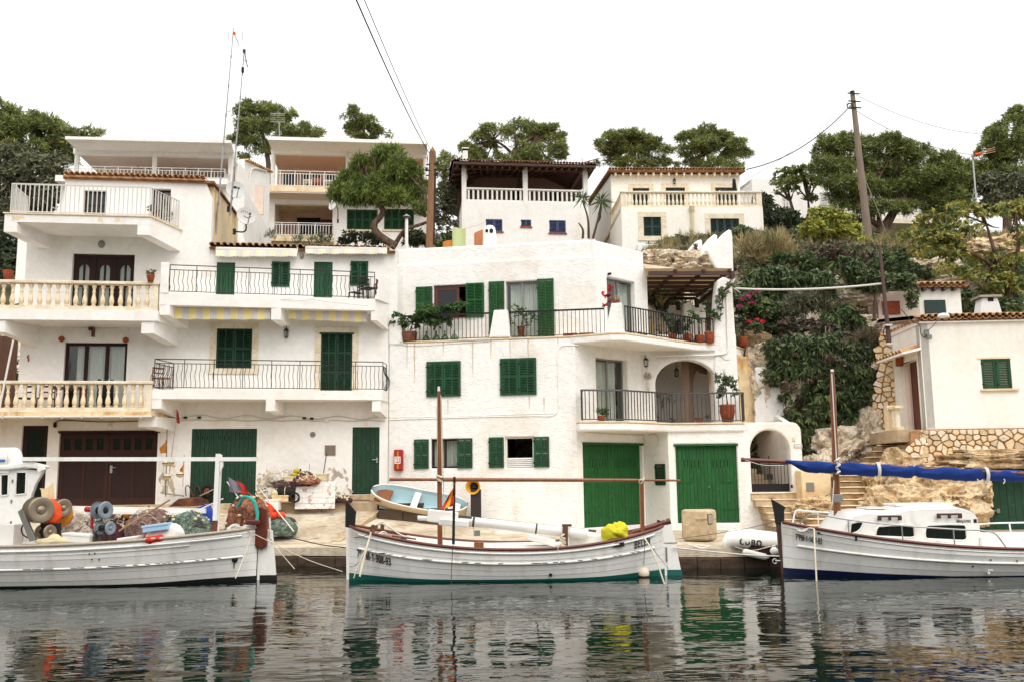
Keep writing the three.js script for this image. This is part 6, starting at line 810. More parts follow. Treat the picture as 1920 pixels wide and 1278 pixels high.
// rock masses beside the stairs
for(const[x,y,D,rx,ry,rz,o]of[
[1750,935,27.6,1.5,0.95,1.1,{m:M.rockwarm,seed:5}],[1690,952,27.3,1.1,0.7,0.9,{m:M.rockwarm,seed:6}],[1800,925,27.9,0.8,1.0,0.9,{m:M.rockwarm,seed:7}],[1720,878,28.1,0.95,0.75,0.8,{m:M.rockwarm,seed:8}],[1790,880,28.0,1.0,0.6,0.6,{m:M.rockwarm,seed:9}],[1655,905,28.2,0.5,0.6,0.6,{m:M.rockwarm,seed:10}],
[1548,955,28.6,0.95,0.42,0.7,{m:M.rockwarm,seed:11}],[1540,900,30.2,0.7,0.85,0.8,{m:M.rock,seed:12}],[1580,850,30.9,1.2,1.0,0.9,{m:M.rock,seed:13}],[1625,830,31,0.8,1.3,0.9,{m:M.rock,seed:14}],[1652,765,31.2,0.75,1.1,0.9,{m:M.rockdark,seed:15}],[1560,790,31.6,1.2,1.2,0.9,{m:M.rockdark,seed:16}],
[1600,545,33.4,0.95,0.62,0.9,{m:M.rock,seed:17}],[1618,610,33,0.6,0.35,0.7,{m:M.rock,seed:18}],[1240,492,34.4,0.9,0.42,0.9,{m:M.rock,seed:19}],[1292,500,34.2,0.95,0.5,0.9,{m:M.rock,seed:20}],[1325,505,34.6,0.6,0.45,0.6,{m:M.rock,seed:21}],[1745,508,37,1.2,0.5,0.9,{m:M.rock,seed:24}],[1800,545,35,1.0,0.5,0.9,{m:M.rock,seed:26}],
[1440,720,31.6,0.9,1.4,0.7,{m:M.rock,seed:27}],[1410,690,32.2,0.8,1.3,0.7,{m:M.rockdark,seed:28}],[1900,470,40,2.0,0.7,1,{m:M.rockwarm,seed:29}]])rock('',x,y,D,rx,ry,rz,{name:'rock_outcrop',...o});
{const f=frameAt(1412,792,30.95,1476,792,31.0,3.7),t=framed('rough_plaster','rough whitewashed patch on the rock face beside the arch loggia','plaster',f),P=[[1414,792],[1474,792],[1466,760],[1462,715],[1452,694],[1436,688],[1418,690],[1420,715],[1428,735],[1416,755]].map(([x,y])=>f.uv(x,y)),pts=[];P.forEach((p,i)=>{const q=P[(i + 1)% P.length];for(let k=0;k<8;k++){const x=lerp(p[0],q[0],k / 8),y=lerp(p[1],q[1],k / 8);pts.push([x + 0.1*fbm3(x*4,y*4,3),y + 0.1*fbm3(x*4,y*4,8)]);}});
mesh('whitewash',noisy(slabUV(pts,[],-0.1,0.04,0.02),0.03,3,2),M.wall,t);mesh('bare_rock',noisy(new THREE.BoxGeometry(2.0,2.5,0.4,30,34,4).translate(0.35,1.1,-0.32),0.22,1.4,9),M.ochre,t);}
// stairs: a straight lower flight, then one bearing right up to the door
{
const t=thing('stairs','worn stone stairs climbing the rocks up to the cream house','stairs',atY(1600,985,0.5)),o=t.position,st=(x0,x1,D,y,d)=>mesh('stair_step',noisy(new THREE.BoxGeometry(x1 - x0,0.3,d,14,4,4),0.025,3,x0*7 + y,0).translate((x0 + x1)/ 2 - o.x,y - 0.15 - o.y,-D - d / 2 - o.z),(mesh('tread',noisy(new THREE.BoxGeometry(x1 - x0 + 0.04,0.035,0.3,14,1,3),0.02,3,y*5,0).translate((x0 + x1)/ 2 - o.x,y + 0.015 - o.y,-D - 0.12 - o.z),M.sandpale,t),M.mortarstep),t,{off:[y*3,D]});
for(let k=1;k<=9;k++){const D=26.5 + 0.245*k,y=0.5 + 0.172*k;let a=atD(k<4?1505 + k*6:1574,930,D).x,b=atD(k<4?1616 - k*2:1612 +(k - 3)*4,930,D).x;st(a,b,D,y,0.75);}
for(let k=10;k<=16;k++){const D=28.75 + 0.1*(k - 10),y=0.5 + 0.172*k +(k - 9)*0.012,x0=[1603,1617,1627,1640,1651,1661,1672][k - 10],x1=[1650,1657,1672,1683,1689,1698,1705][k - 10];st(atD(x0,840,D).x,atD(x1,840,D).x + 0.1,D,y,0.7);}
const p=thing('planter_stones','three big squared stones edging the planted bed by the stairs','stones',atD(1676,918,27.5));for(const[x,w,h,m]of[[1655,0.38,0.24,0],[1682,0.42,0.3,3],[1702,0.36,0.34,1]])mesh('stone',noisy(new THREE.BoxGeometry(w,h,0.35,8,8,8),0.05,3,x),stoneMats[m],p,{at:[(x - 1676)/ 1750*27.5,0,0]});
const b=thing('meter_cabinet','grey meter door set in an ochre plinth right of the arch','cabinet',atD(1522,936,28.9));mesh('plinth',rbox(-0.28,0.65,-0.05,0.9,-0.8,0,0.06),M.ochre,b);mesh('door',rbox(-0.14,0.1,0.25,0.52,0,0.02,0.006),M.dullsteel,b);
}
// rubble retaining wall left of the house
{const f=frameAt(1636,800,30.4,1690,800,29.9,2.6),W=framed('retaining_wall','tall rubble retaining wall between the ivy cliff and the cream house','wall',f),top=f.v(1660,622);mesh('wall_core',slabUV([[0,-0.5],[f.len,-0.5],[f.len,top],[0.45,top],[0.25,top*0.6],[0,top*0.3]],[],-0.6,0),M.mortar,W);rubble(W,0,f.len,-0.3,top - 0.05,0.02,0.17,{seed:71,inside:(u,v)=>u>0.5*(v / top)**1.2 - 0.1});}
// the wooden mast at the house corner, and the white line to the pergola
{const a=atD(1668,645,28.2),b=atD(1650,462,28.6),t=thing('wooden_mast','thin dark wooden mast leaning beside the cream house','pole',a);mesh('post',rod(V(),b.clone().sub(a),0.075,0.045,8),M.pergola,t);mesh('clamp',[rbox(-0.1,0.1,-0.03,0.03,-0.1,0.1,0.01),rbox(-0.12,0.1,0.55,0.6,-0.1,0.1,0.01)],M.cablewhite,t);mesh('hanging_cable',tube([V(-0.06,0.6,0.08),V(-0.2,0.35,0.1),V(-0.12,0.1,0.08)],0.015,10,5),M.cable,t);
wire('white wrapped cable from the terrace pier to the wooden mast',atD(1379,541,30.2),atD(1655,532,28.5),0.1,0.035,M.cablewhite,'cable');wire('thin black cable below the white one across the ivy',atD(1382,548,30.2),atD(1658,550,28.5),0.06,0.007);}
// two little houses behind the roof
{const f=frameAt(1726,590,33,1805,590,33,7.0),h=framed('hut','small cream hut with a black shutter under a tiled eave behind the roof','hut',f),vt=f.v(1770,541);mesh('wall',slabUV([[0,-1],[f.len,-1],[f.len,vt],[0,vt]],[],-2,0),M.cream,h);const s=f.R(1734,563,1773,589);mesh('shutter',box(s[0],s[1],s[2],s[3],0.002,0.05),M.greenblk,h);for(let i=0;i<9;i++)mesh('shutter_board',box(lerp(s[0],s[1],i / 9)+ 0.005,lerp(s[0],s[1],(i + 1)/ 9)- 0.005,s[2],s[3],0.051,0.06),M.greenblk,h);eave(h,-0.1,f.len + 0.1,vt + 0.06,0.3,{n:8,seed:77,pitch:0.2});for(let i=0;i<4;i++)mesh('rafter_end',box(0.1 + i*0.36,0.2 + i*0.36,vt - 0.1,vt - 0.01,0.002,0.22),M.pergola,h);
const f2=frameAt(1648,590,33.2,1728,590,33,7.0),h2=framed('hut','pale hut with an orange wooden shutter under the dark ivy','hut',f2),v2=f2.v(1690,546);mesh('wall',slabUV([[0,-1],[f2.len,-1],[f2.len,v2],[0,v2]],[],-2,0),M.pinkwall,h2);const q=f2.R(1655,565,1688,590);mesh('shutter',box(q[0],q[1],q[2],q[3],0.002,0.03),M.varnish,h2);for(let i=0;i<7;i++)mesh('shutter_board',box(lerp(q[0],q[1],i / 7)+ 0.004,lerp(q[0],q[1],(i + 1)/ 7)- 0.004,q[2],q[3],0.031,0.045),M.terracotta,h2);}
// ---------- boats ----------
import{FontLoader}from 'three/addons/loaders/FontLoader.js';
import{TextGeometry}from 'three/addons/geometries/TextGeometry.js';
const FONTB=await new FontLoader().loadAsync('fonts/droid/droid_sans_bold.typeface.json');
class Hull{// double-ended wooden hull: x from 0 to L, y up from the water, z towards the viewer
constructor(o){Object.assign(this,{L:7,B:1.15,s0:1.1,s1:1.0,sm:0.62,at:0.5,keel:-0.4,full:0.62,exp:2.4,rake:0.06},o);}
sheer(x){const t=x / this.L,a=this.at,k=t<a?(a - t)/ a:(t - a)/(1 - a);return this.sm +((t<a?this.s0:this.s1)- this.sm)*k**2.1;}
half(x){const t=clamp(x / this.L);return this.B*max(0,1 - abs(2*t - 1)**this.exp)**this.full;}
z(x,y){const s=this.sheer(x),h=clamp((y - this.keel)/(s - this.keel)),t=abs(2*x / this.L - 1),p=lerp(0.34,0.95,sm(0.55,1,t));return this.half(x)*(0.02 + 0.98*h**p)*(1 - 0.05*sm(0.8,1,h)*(1 - t))+ 0.035;}
P(x,y,side=1,off=0){return V(x,y,side*(this.z(x,y)+ off));}
strip(fa,fb,side,off=0,x0=0,x1=this.L,n=56,th=0){// surface between two height curves
const pos=[],idx=[];for(let i=0;i<=n;i++){const e=i / n,x=lerp(x0,x1,0.5 - 0.5*cos(PI*e)*(1 - 0.0));for(const f of[fa,fb]){const p=this.P(x,f(x),side,off +(f===fa?th:0));pos.push(p.x,p.y,p.z);}if(i<n){const k=i*2;side>0?idx.push(k,k + 2,k + 1,k + 1,k + 2,k + 3):idx.push(k,k + 1,k + 2,k + 1,k + 3,k + 2);}}
const g=new THREE.BufferGeometry();g.setAttribute('position',new THREE.Float32BufferAttribute(pos,3));g.setIndex(idx);g.computeVertexNormals();return g;
}
skin(va,vb,side,off=0,n=6,x0=0,x1=this.L){const F=(v)=>(x)=>lerp(va(x),vb(x),v**1.8),out=[];for(let i=0;i<n;i++)out.push(this.strip(F(i / n),F((i + 1)/ n),side,off,x0,x1));return mergeGeometries(out);}
line(f,side,off,r,x0=0.02,x1=this.L - 0.02,flat=1){const pts=[];for(let i=0;i<=40;i++){const x=lerp(x0,x1,i / 40),p=this.P(x,f(x),side,off);pts.push(p);}return tube(pts,r,90,6);}
}
function buildHull(b,h,o){
const{white=M.whitegloss,boot=M.dark,gun=M.mahogany,planks=7,bootTop=()=>0.1,deck=M.white,deckDrop=0.14,rails=[0.72],x0=0.0,deckEnds=M.teak,endLen=1.1,well=null}=o,T=(v)=>(x)=>lerp(h.keel,h.sheer(x),v),top=(x)=>h.sheer(x);
mesh('hull_lining',[h.skin(T(0),T(0.985),1,-0.016),h.skin(T(0),T(0.985),-1,-0.016)],M.ropedark,b);
const lo=0.18;for(const s of[1,-1])for(let j=0;j<planks;j++){const a=lerp(lo,1,j / planks),c=lerp(lo,1,(j + 1)/ planks);mesh('plank',h.strip((x)=>T(a)(x)+(j?0.002:0),(x)=>T(c)(x)- 0.002,s,0,0,h.L,56,j?0.006:0),white,b);}
for(const s of[1,-1]){mesh('bottom_paint',h.skin(()=>-0.2,bootTop,s,0.012,4),boot,b);mesh('gunwale',h.line((x)=>top(x)+ 0.005,s,0.01,0.034),gun,b);mesh('rail_board',h.line((x)=>top(x)- 0.075,s,0.012,0.014),white,b);for(const r of rails)mesh('rubbing_strake',h.line((x)=>lerp(h.keel,top(x),r),s,0.022,0.024,0.25,h.L - 0.25),white,b);}
const ring=(xa,xb,f,n=30)=>{const pos=[],idx=[],m=8;for(let i=0;i<=n;i++){const x=lerp(xa,xb,i / n),w=max(0,h.z(x,top(x))- 0.02),y=top(x)- f;for(let k=0;k<=m;k++){const z=lerp(-w,w,k / m);pos.push(x,y + 0.06*(1 -(2*k / m - 1)**2),z);}if(i<n)for(let k=0;k<m;k++){const q=i*(m + 1)+ k;idx.push(q,q + 1,q + m + 1,q + 1,q + m + 2,q + m + 1);}}const g=new THREE.BufferGeometry();g.setAttribute('position',new THREE.Float32BufferAttribute(pos,3));g.setIndex(idx);g.computeVertexNormals();return g;};
mesh('deck',ring(x0 + endLen,h.L - endLen,deckDrop),deck,b);mesh('end_deck',ring(0.03,endLen,min(deckDrop,0.05)),deckEnds,b);mesh('end_deck',ring(h.L - endLen,h.L - 0.03,min(deckDrop,0.05)),deckEnds,b);
for(const s of[1,-1])mesh('bulwark',h.strip((x)=>top(x)- deckDrop - 0.02,(x)=>top(x)- 0.01,s,-0.03,endLen,h.L - endLen),deck,b);
}
function letters(b,h,text,x0,x1,drop,size,m,o={}){// raised paint on the curve of the hull
const g=new TextGeometry(text,{font:FONTB,size:1,depth:0.02,curveSegments:3});g.computeBoundingBox();const w=g.boundingBox.max.x,p=g.attributes.position;
for(let i=0;i<p.count;i++){const x=lerp(x0,x1,p.getX(i)/ w),slope=o.level?h.sheer((x0 + x1)/ 2):h.sheer(x),y=slope - drop + p.getY(i)*size,q=h.P(x,y,1,0.02 + p.getZ(i)*0.15);p.setXYZ(i,q.x,q.y,q.z);}g.computeVertexNormals();return mesh('lettering',g,m,b);
}
const ropeLine=(name,label,pts,r,m=M.rope,n=30)=>{const o=mesh(name,tube(pts.map((p)=>p.clone().sub(pts[0])),r,n,6),m);o.position.copy(pts[0]);return tag(o,label,'rope');};
const bundle=(pts,r,seed,k=5)=>{const q=rng(seed),out=[];for(let j=0;j<k;j++)out.push(tube(pts.map((p)=>p.clone().add(V((q()- 0.5)*r*3,(q()- 0.5)*r*3,(q()- 0.5)*r*3))),r,30,5));return out;};
// --- the middle boat ---
{
const D=20.8,o0=atD(655,1078,D),b=thing('boat','white wooden boat in the middle with a brown mast and long yard','boat',V(o0.x,0,o0.z)),K=(x,y,d=D)=>atD(x,y,d).sub(b.position),L=K(1246,1071).x,h=new Hull({L,B:1.12,s0:K(655,985).y,s1:K(1246,985).y,sm:0.66,at:0.55});
const teal=mat(0x0b5a50,{roughness:0.5});buildHull(b,h,{boot:teal,bootTop:(x)=>0.045 + 0.1*(abs(2*x / L - 1)**3),gun:M.mahogany,rails:[0.73,0.93],endLen:1.15,planks:8,deckDrop:0.15});
mesh('stem',[bar(V(0,-0.4,0),V(-0.03,h.s0,0),0.1,0.09)],M.whitegloss,b);mesh('stem_head',slabUV([[-0.1,h.s0 - 0.02],[0.1,h.s0 - 0.06],[0.12,h.s0 + 0.25],[0.13,h.s0 + 0.3],[-0.06,h.s0 + 0.52],[-0.1,h.s0 + 0.5]],[],-0.055,0.055,0.01),M.dark,b);
mesh('stern_post',bar(V(L,-0.4,0),V(L + 0.02,h.s1 + 0.08,0),0.09,0.08),M.whitegloss,b);mesh('rudder',slabUV([[L + 0.07,-0.45],[L + 0.4,-0.45],[L + 0.36,0.1],[L + 0.17,K(1258,975).y + 0.02],[L + 0.04,K(1258,975).y + 0.02]],[],-0.035,0.035,0.012),M.whitegloss,b);mesh('rudder_paint',slabUV([[L + 0.06,-0.4],[L + 0.415,-0.4],[L + 0.37,0.12],[L + 0.055,0.12]],[],-0.04,0.04),teal,b);mesh('pintle',[rod(V(L + 0.05,0.3,0.05),V(L + 0.05,0.6,0.05),0.02),box(L - 0.05,L + 0.3,0.68,0.7,-0.045,0.045)],M.dullsteel,b);mesh('stern_ornament',new THREE.CylinderGeometry(0.11,0.11,0.05,16,1,false,0,PI).rotateX(PI / 2).translate(L - 0.12,h.s1 + 0.02,0),M.dark,b);
mesh('tiller',limb([K(1176,1002,20.7),K(1200,993,20.7),K(1230,984,20.8),K(1257,976,20.8)],0.035,0.07,16,8),M.mahogany,b);
letters(b,h,'7\u00aa.PM-1-908-93',0.2,0.98,0.585,0.165,M.dark);letters(b,h,'BELEN',L - 0.72,L - 0.35,0.27,0.17,M.ropedark);
// mast, yard, crutch, boom
const m0=K(825,1022),m1=K(822.5,724);mesh('mast',[limb([m0,m0.clone().lerp(m1,0.5),m0.clone().lerp(m1,0.82)],0.058,0.05,10,10),limb([m0.clone().lerp(m1,0.82),m0.clone().lerp(m1,0.9),m0.clone().lerp(m1,0.97)],0.055,0.035,8,10)],M.varnish,b);mesh('mast_tip',rod(m0.clone().lerp(m1,0.965),m1,0.032,0.026),M.white,b);
const y0=K(730,898,20.7),y1=K(1276,900,20.7);mesh('yard',[limb([y0,y0.clone().lerp(y1,0.3),y0.clone().lerp(y1,0.6).add(V(0,0.01,0)),y1],0.035,0.022,30,8),limb([y0.clone().lerp(y1,0.18),y0.clone().lerp(y1,0.5),y0.clone().lerp(y1,0.85)],0.045,0.035,20,8)],M.varnish,b);
mesh('lashing',bundle([0,1,2,3,4,5,6].map((i)=>K(824,897,20.7).add(V(0.08*cos(i*2),0.07*sin(i*1.5),0.08*sin(i*2.2)))),0.012,5,4),M.rope,b);mesh('halyard',[rod(m1.clone().add(V(0.05,-0.2,0.05)),K(829,900,20.7),0.009),rod(m1.clone().add(V(-0.03,-0.25,0.05)),K(821,1010),0.008),rod(m1.clone().add(V(0.06,-0.3,0)),K(834,1005),0.008)],M.rope,b);
mesh('stern_crutch',bar(K(1205,1008,20.7),K(1203,899,20.7),0.085),M.varnish,b);mesh('crutch_lashing',bundle([0,1,2,3,4].map((i)=>K(1203,901,20.7).add(V(0.06*cos(i*2),0.06*sin(i*2.6),0.06*sin(i*2)))),0.011,6,3),M.rope,b);
const fp0=K(850,1020,19.75),fp1=K(852,893,19.75);mesh('flag_staff',rod(fp0,fp1,0.03,0.026),M.dark,b);{const g=new THREE.PlaneGeometry(0.18,0.5,6,14),p=g.attributes.position;for(let i=0;i<p.count;i++){const t=p.getY(i)/ 0.5 + 0.5,s=p.getX(i)/ 0.18 + 0.5;p.setXYZ(i,-0.02 -(0.2*(1 - t)+ 0.03)*s + 0.1*(t - 0.5)*s,p.getY(i)- 0.06*s,0.05*sin(t*8 + s*3));}g.computeVertexNormals();const c=K(853,925,19.7);for(const[i,mm]of[[0,M.redcloth],[1,mat(0xd9a414,{roughness:0.9,side:THREE.DoubleSide})],[2,M.redcloth]]){const ix=[];const n=7;for(let r=0;r<14;r++)for(let q=i*2;q<i*2 + 2;q++){const a=r*n + q;ix.push(a,a + n,a + 1,a + 1,a + n,a + n + 1);}const G=g.clone();G.setIndex(ix);mesh('flag_stripe',G.toNonIndexed(),mm,b,{at:[c.x,c.y,c.z]});}}
const fold=M.white;mesh('boom',[rod(K(884,977,20.3),K(1102,1001,20.3),0.1,0.105,14),rod(K(783,970,20.4),K(900,977,20.4),0.05)],fold,b);mesh('furled_sail',[rbox(-0.3,0.35,-0.13,0.13,-0.1,0.1,0.03).rotateZ(-0.12).translate(...K(828,968,20.3).toArray()),rbox(-0.3,0.33,-0.07,0.07,-0.16,0.16,0.03).rotateZ(-0.1).translate(...K(850,979,20.2).toArray())],M.cloth,b);mesh('sprit',rod(K(815,962,20.4),K(1118,995,20.4),0.024),M.ropedark,b);mesh('boom_band',[rod(K(886,977,20.3),K(890,977.5,20.3),0.112),rod(K(1004,990,20.3),K(1007,990.4,20.3),0.112)],M.ropedark,b);
mesh('boom_crutch',[bar(K(1060,1028,20.2),K(1060,982,20.2),0.11,0.08),bar(K(1054,984,20.2),K(1072,984,20.2),0.05)],M.raft,b);mesh('rope_coil',bundle([0,1,2,3,4,5,6].map((i)=>K(1055,1012,20.1).add(V(0.06*cos(i*3),-0.13 + 0.04*i,0.06*sin(i*3)))),0.012,7,5),M.rope,b);
mesh('engine_box',[rbox(K(1066,1020).x,K(1150,1020).x,0.45,K(1100,1003,20.4).y,-0.35,0.35,0.03),rbox(K(1150,1020).x + 0.004,K(1166,1020).x,0.45,K(1155,1010,20.4).y,-0.3,0.3,0.02)],M.whitegloss,b);mesh('coaming',[rbox(K(880,1010).x,K(1050,1010).x,0.5,0.7,-0.6,0.6,0.03)],M.white,b);
mesh('junction_box',[box(-0.06,0.06,0,0.12,-0.04,0.04).translate(...K(895,1004,20.9).toArray()),rod(K(888,983,20.9),K(889,1004,20.9),0.006)],M.dullsteel,b);mesh('wooden_box',rbox(-0.1,0.1,0,0.13,-0.08,0.08,0.01).translate(...K(898,1027,20.1).toArray()),M.varnish,b);mesh('grab_rail',bar(K(735,1004,20.2),K(780,1010,20.2),0.03),M.raft,b);mesh('name_plate',box(-0.14,0.14,-0.045,0.045,0,0.015).rotateZ(0.09).translate(...h.P(K(1159,1025,19.9).x,h.sheer(K(1159,1025,19.9).x)- 0.1,1,0.02).toArray()),M.dark,b);
mesh('bow_bitts',[bar(K(700,1003,20.3),K(699,983,20.3),0.07),bar(K(690,990,20.3),K(708,986,20.3),0.06),bar(K(716,1000,21),K(717,980,21),0.08),rod(K(699,1000,20.2),K(697,991,20.2),0.06,0.045)],M.raft,b);mesh('deck_rope',[...bundle([K(705,985,20.6),K(715,979,20.6),K(730,988,20.5),K(750,1000,20.4),K(768,1008,20.3)],0.014,8,3),...bundle([K(700,996,20.2),K(706,1002,20.2),K(718,998,20.3),K(724,1000,20.4)],0.016,9,3)],M.cablewhite,b);
mesh('exhaust',new THREE.CylinderGeometry(0.035,0.035,0.05,10).rotateX(PI / 2).translate(...h.P(K(1033,1067,19.7).x,0.13,1,0.02).toArray()),M.dark,b);
const rp=rng(15);for(let i=0;i<26;i++){const x=lerp(0.4,L - 0.4,rp());mesh('paint_chip',box(-0.05 - 0.04*rp(),0.05,-0.006,0.006,0,0.004).translate(...h.P(x,lerp(h.keel,h.sheer(x),0.73)+ 0.012,1,0.045).toArray()),M.ropedark,b);}
// things aboard
const yb=thing('bag','yellow crumpled cover over gear at the stern of the middle boat','bag',atD(1157,1018,20.2));mesh('cover',noisy(new THREE.SphereGeometry(0.26,36,26).scale(1,0.86,0.8).translate(0,0.2,0),0.2,5,4),M.yellow,yb);const fb=thing('foam_sheet','bent white foam sheet lying on the middle boat','sheet',atD(1015,1012,20.3));mesh('sheet',noisy(rbox(-0.3,0.3,-0.06,0.08,-0.25,0.25,0.03,4).rotateZ(-0.25),0.04,3,4),M.cloth,fb);const rr1=thing('gear','small red tackle at the stern of the middle boat','fishing gear',atD(1183,1013,20.4));mesh('float',noisy(new THREE.SphereGeometry(0.07,16,12),0.03,8,2),M.orange,rr1);mesh('line',bundle([V(-0.12,0,0),V(0,0.06,0.05),V(0.1,0,0)],0.01,3,4),M.ropedark,rr1);
}
{const bu=thing('buoy','round white mooring buoy floating at the stern of the middle boat','buoy',atY(1207,1081,0.0));bu.position.y=0;mesh('float',new THREE.SphereGeometry(0.125,26,18).translate(0,0.075,0),mat(0xdccdb4,{roughness:0.6}),bu);mesh('water_stain',new THREE.SphereGeometry(0.1255,26,4,0,PI*2,1.95,0.35).translate(0,0.075,0),M.rust,bu);mesh('eye',new THREE.TorusGeometry(0.02,0.006,5,10).translate(0,0.21,0),M.dullsteel,bu);
ropeLine('mooring_line','grey line from the stern rail down to the white buoy',[atD(1209,1010,19.95),bu.position.clone().add(V(0.01,0.2,0))],0.006,M.ropedark,4);
ropeLine('mooring_rope','pale stern rope of the middle boat running down into the water',[atD(1208,1007,19.9),atD(1225,1035,19.5),atD(1247,1081,19.2).setY(-0.05)],0.018);ropeLine('mooring_line','thin dark line beside the pale stern rope',[atD(1213,1012,19.9),atD(1232,1038,19.6),atD(1254,1066,19.4)],0.006,M.ropedark);
const bun=mesh('mooring_rope',bundle([atD(696,997,20.15),atD(688,1022,19.9),atD(681,1048,19.7),atD(674,1080,19.5)],0.011,21,3).concat(bundle([atD(688,1022,19.9),atD(672,1060,19.7),atD(663,1083,19.6)],0.009,22,2)),M.rope);tag(bun,'twisted pale ropes hanging from the bow bitts of the middle boat into the water','rope');
ropeLine('mooring_line','thin bow line looping left of the middle boat under its number',[atD(696,999,20.1),atD(680,1005,20.2),atD(654,1007,20.8)],0.006,M.ropedark);ropeLine('mooring_line','thin grey line looping from the bow ropes to the quay left of the middle boat',[atD(683,1038,19.8),atD(668,1058,20.2),atD(650,1062,21)],0.006,M.ropedark);ropeLine('mooring_line','thin dark line hanging from the flag staff into the water',[atD(849,1022,19.7),atD(847,1060,19.5),atD(846,1092,19.0)],0.007,M.cable);ropeLine('mooring_line','white line hanging down the side below the boom crutch',[atD(1046,1020,19.65),atD(1047,1045,19.62),atD(1045,1062,19.7)],0.006,M.cablewhite);}
// --- the right boat ---
{
const D=20.8,o0=atD(1468,1068,D),b=thing('boat','white cabin boat at right with a blue wrapped boom','boat',V(o0.x,0,o0.z)),K=(x,y,d=D)=>atD(x,y,d).sub(b.position),L=8.2,h=new Hull({L,B:1.36,s0:K(1466,978).y,s1:0.8,sm:0.56,at:0.66});
const navy=mat(0x0c1740,{roughness:0.45});buildHull(b,h,{boot:navy,bootTop:(x)=>0.02 + 0.12*clamp(1 - x / 3.2),gun:M.mahogany,rails:[0.7],planks:5,deckDrop:0.07,deckEnds:M.white,endLen:1.0});
mesh('stem',bar(V(0.02,-0.3,0),V(-0.05,h.s0,0),0.08,0.09),M.pergola,b);mesh('stem_head',slabUV([[-0.1,h.s0 - 0.04],[0.08,h.s0 - 0.08],[0.09,h.s0 + 0.25],[0.13,h.s0 + 0.32],[-0.17,h.s0 + 0.5],[-0.12,h.s0 + 0.2]],[],-0.05,0.05,0.01),M.dark,b);mesh('stem_iron',[rod(V(-0.15,0.28,0),V(0.12,0.28,0.05),0.02),new THREE.TorusGeometry(0.05,0.016,6,12).translate(-0.16,0.27,0)],M.steel,b);
letters(b,h,'7\u00aaPM-1-1431-93',K(1495,1000,20.3).x,K(1548,1010,19.9).x,0.31,0.13,M.dark,{});mesh('name_plate',box(-0.07,0.07,-0.018,0.018,0,0.01).rotateZ(-0.2).translate(...h.P(K(1545,1004,19.9).x,h.sheer(K(1545,1004,19.9).x)- 0.08,1,0.012).toArray()),M.dark,b);
// cabin: outline in x and height, with side windows cut out
const cz=0.78,cab=[[1574,1003],[1594,976],[1603,968],[1624,964],[1680,964],[1700,958],[1733,955],[1800,954],[1812,958],[1828,962],[1834,970],[1838,1016],[1838,1030],[1574,1015]].map(([x,y])=>{const p=K(x,y,20.0);return[p.x,p.y];});
const win=[[[1598,980],[1619,977.5],[1616,988],[1608,996],[1596,999]],[[1649,986],[1714,985.5],[1716,1004],[1714,1006],[1643,1003],[1643,1000]],[[1740,984],[1808,983],[1812,986],[1814,1009],[1811,1011.5],[1738,1008],[1737,990]]].map((w)=>w.map(([x,y])=>{const p=K(x,y,20.0);return[p.x,p.y];}));
const hp=(w)=>{const p=new THREE.Path();w.forEach((q,i)=>i?p.lineTo(...q):p.moveTo(...q));p.closePath();return p;};
const shell=mesh('cabin',[slabUV(cab,win.map(hp),cz - 0.05,cz,0.0),slabUV(cab,win.map(hp),-cz,-cz + 0.05,0.0)],M.whitegloss,b);
{const rf=cab.slice(0,12),pos=[],idx=[],m=10;rf.forEach(([x,y],i)=>{for(let k=0;k<=m;k++){const t=2*k / m - 1;pos.push(x +(i<3?0.12*(1 - t*t)*(i?-1:-1):0),y +(i>1&&i<11?0.1*(1 - t**2):0),t*(cz + 0.004));}if(i<rf.length - 1)for(let k=0;k<m;k++){const q=i*(m + 1)+ k;idx.push(q,q + 1,q + m + 1,q + 1,q + m + 2,q + m + 1);}});const g=new THREE.BufferGeometry();g.setAttribute('position',new THREE.Float32BufferAttribute(pos,3));g.setIndex(idx);const g2=toCreasedNormals(g,0.5);mesh('cabin_roof',g2,new THREE.MeshStandardMaterial({color:0xdcdad6,roughness:0.3,side:THREE.DoubleSide}),b);}
for(const w of win){const wz=slabUV(w,[],cz - 0.03,cz - 0.025);mesh('cabin_window',wz,M.darkglass,shell);mesh('cabin_window',slabUV(w,[],-cz + 0.025,-cz + 0.03),M.darkglass,shell);mesh('window_trim',tube([...w,w[0],w[1]].map(([x,y])=>V(x,y,cz + 0.004)),0.016,60,5),M.whitegloss,shell);}
const fw=K(1580,1000,20.0),fw2=K(1596,976,20.0);mesh('windscreen',bar(V(fw.x - 0.04,fw.y - 0.02,cz*0.72),V(fw2.x - 0.05,fw2.y - 0.02,cz*0.72),0.02,0.3),M.dark,b);mesh('roof_hatch',rbox(K(1628,960,20.4).x,K(1665,960,20.4).x,K(1640,962,20).y + 0.07,K(1640,962,20).y + 0.11,-0.3,0.35,0.02),M.white,b);mesh('roof_slide',rbox(K(1690,957,20.2).x,K(1800,957,20.2).x,K(1740,956,20).y + 0.07,K(1740,956,20).y + 0.13,-0.35,0.35,0.03),M.whitegloss,b);
for(const[x0,x1,y]of[[1646,1691,968],[1757,1804,964]]){const a=K(x0,y,19.95),c=K(x1,y - 1,19.95);mesh('grab_rail',[rbox(a.x,c.x,a.y - 0.015,a.y + 0.025,a.z - 0.02,a.z + 0.02,0.012),rbox(a.x,a.x + 0.08,a.y - 0.08,a.y,a.z - 0.02,a.z + 0.02,0.01),rbox(c.x - 0.08,c.x,a.y - 0.08,a.y,a.z - 0.02,a.z + 0.02,0.01),rbox((a.x + c.x)/ 2 - 0.03,(a.x + c.x)/ 2 + 0.03,a.y - 0.08,a.y,a.z - 0.02,a.z + 0.02,0.01)],M.pergola,b);}
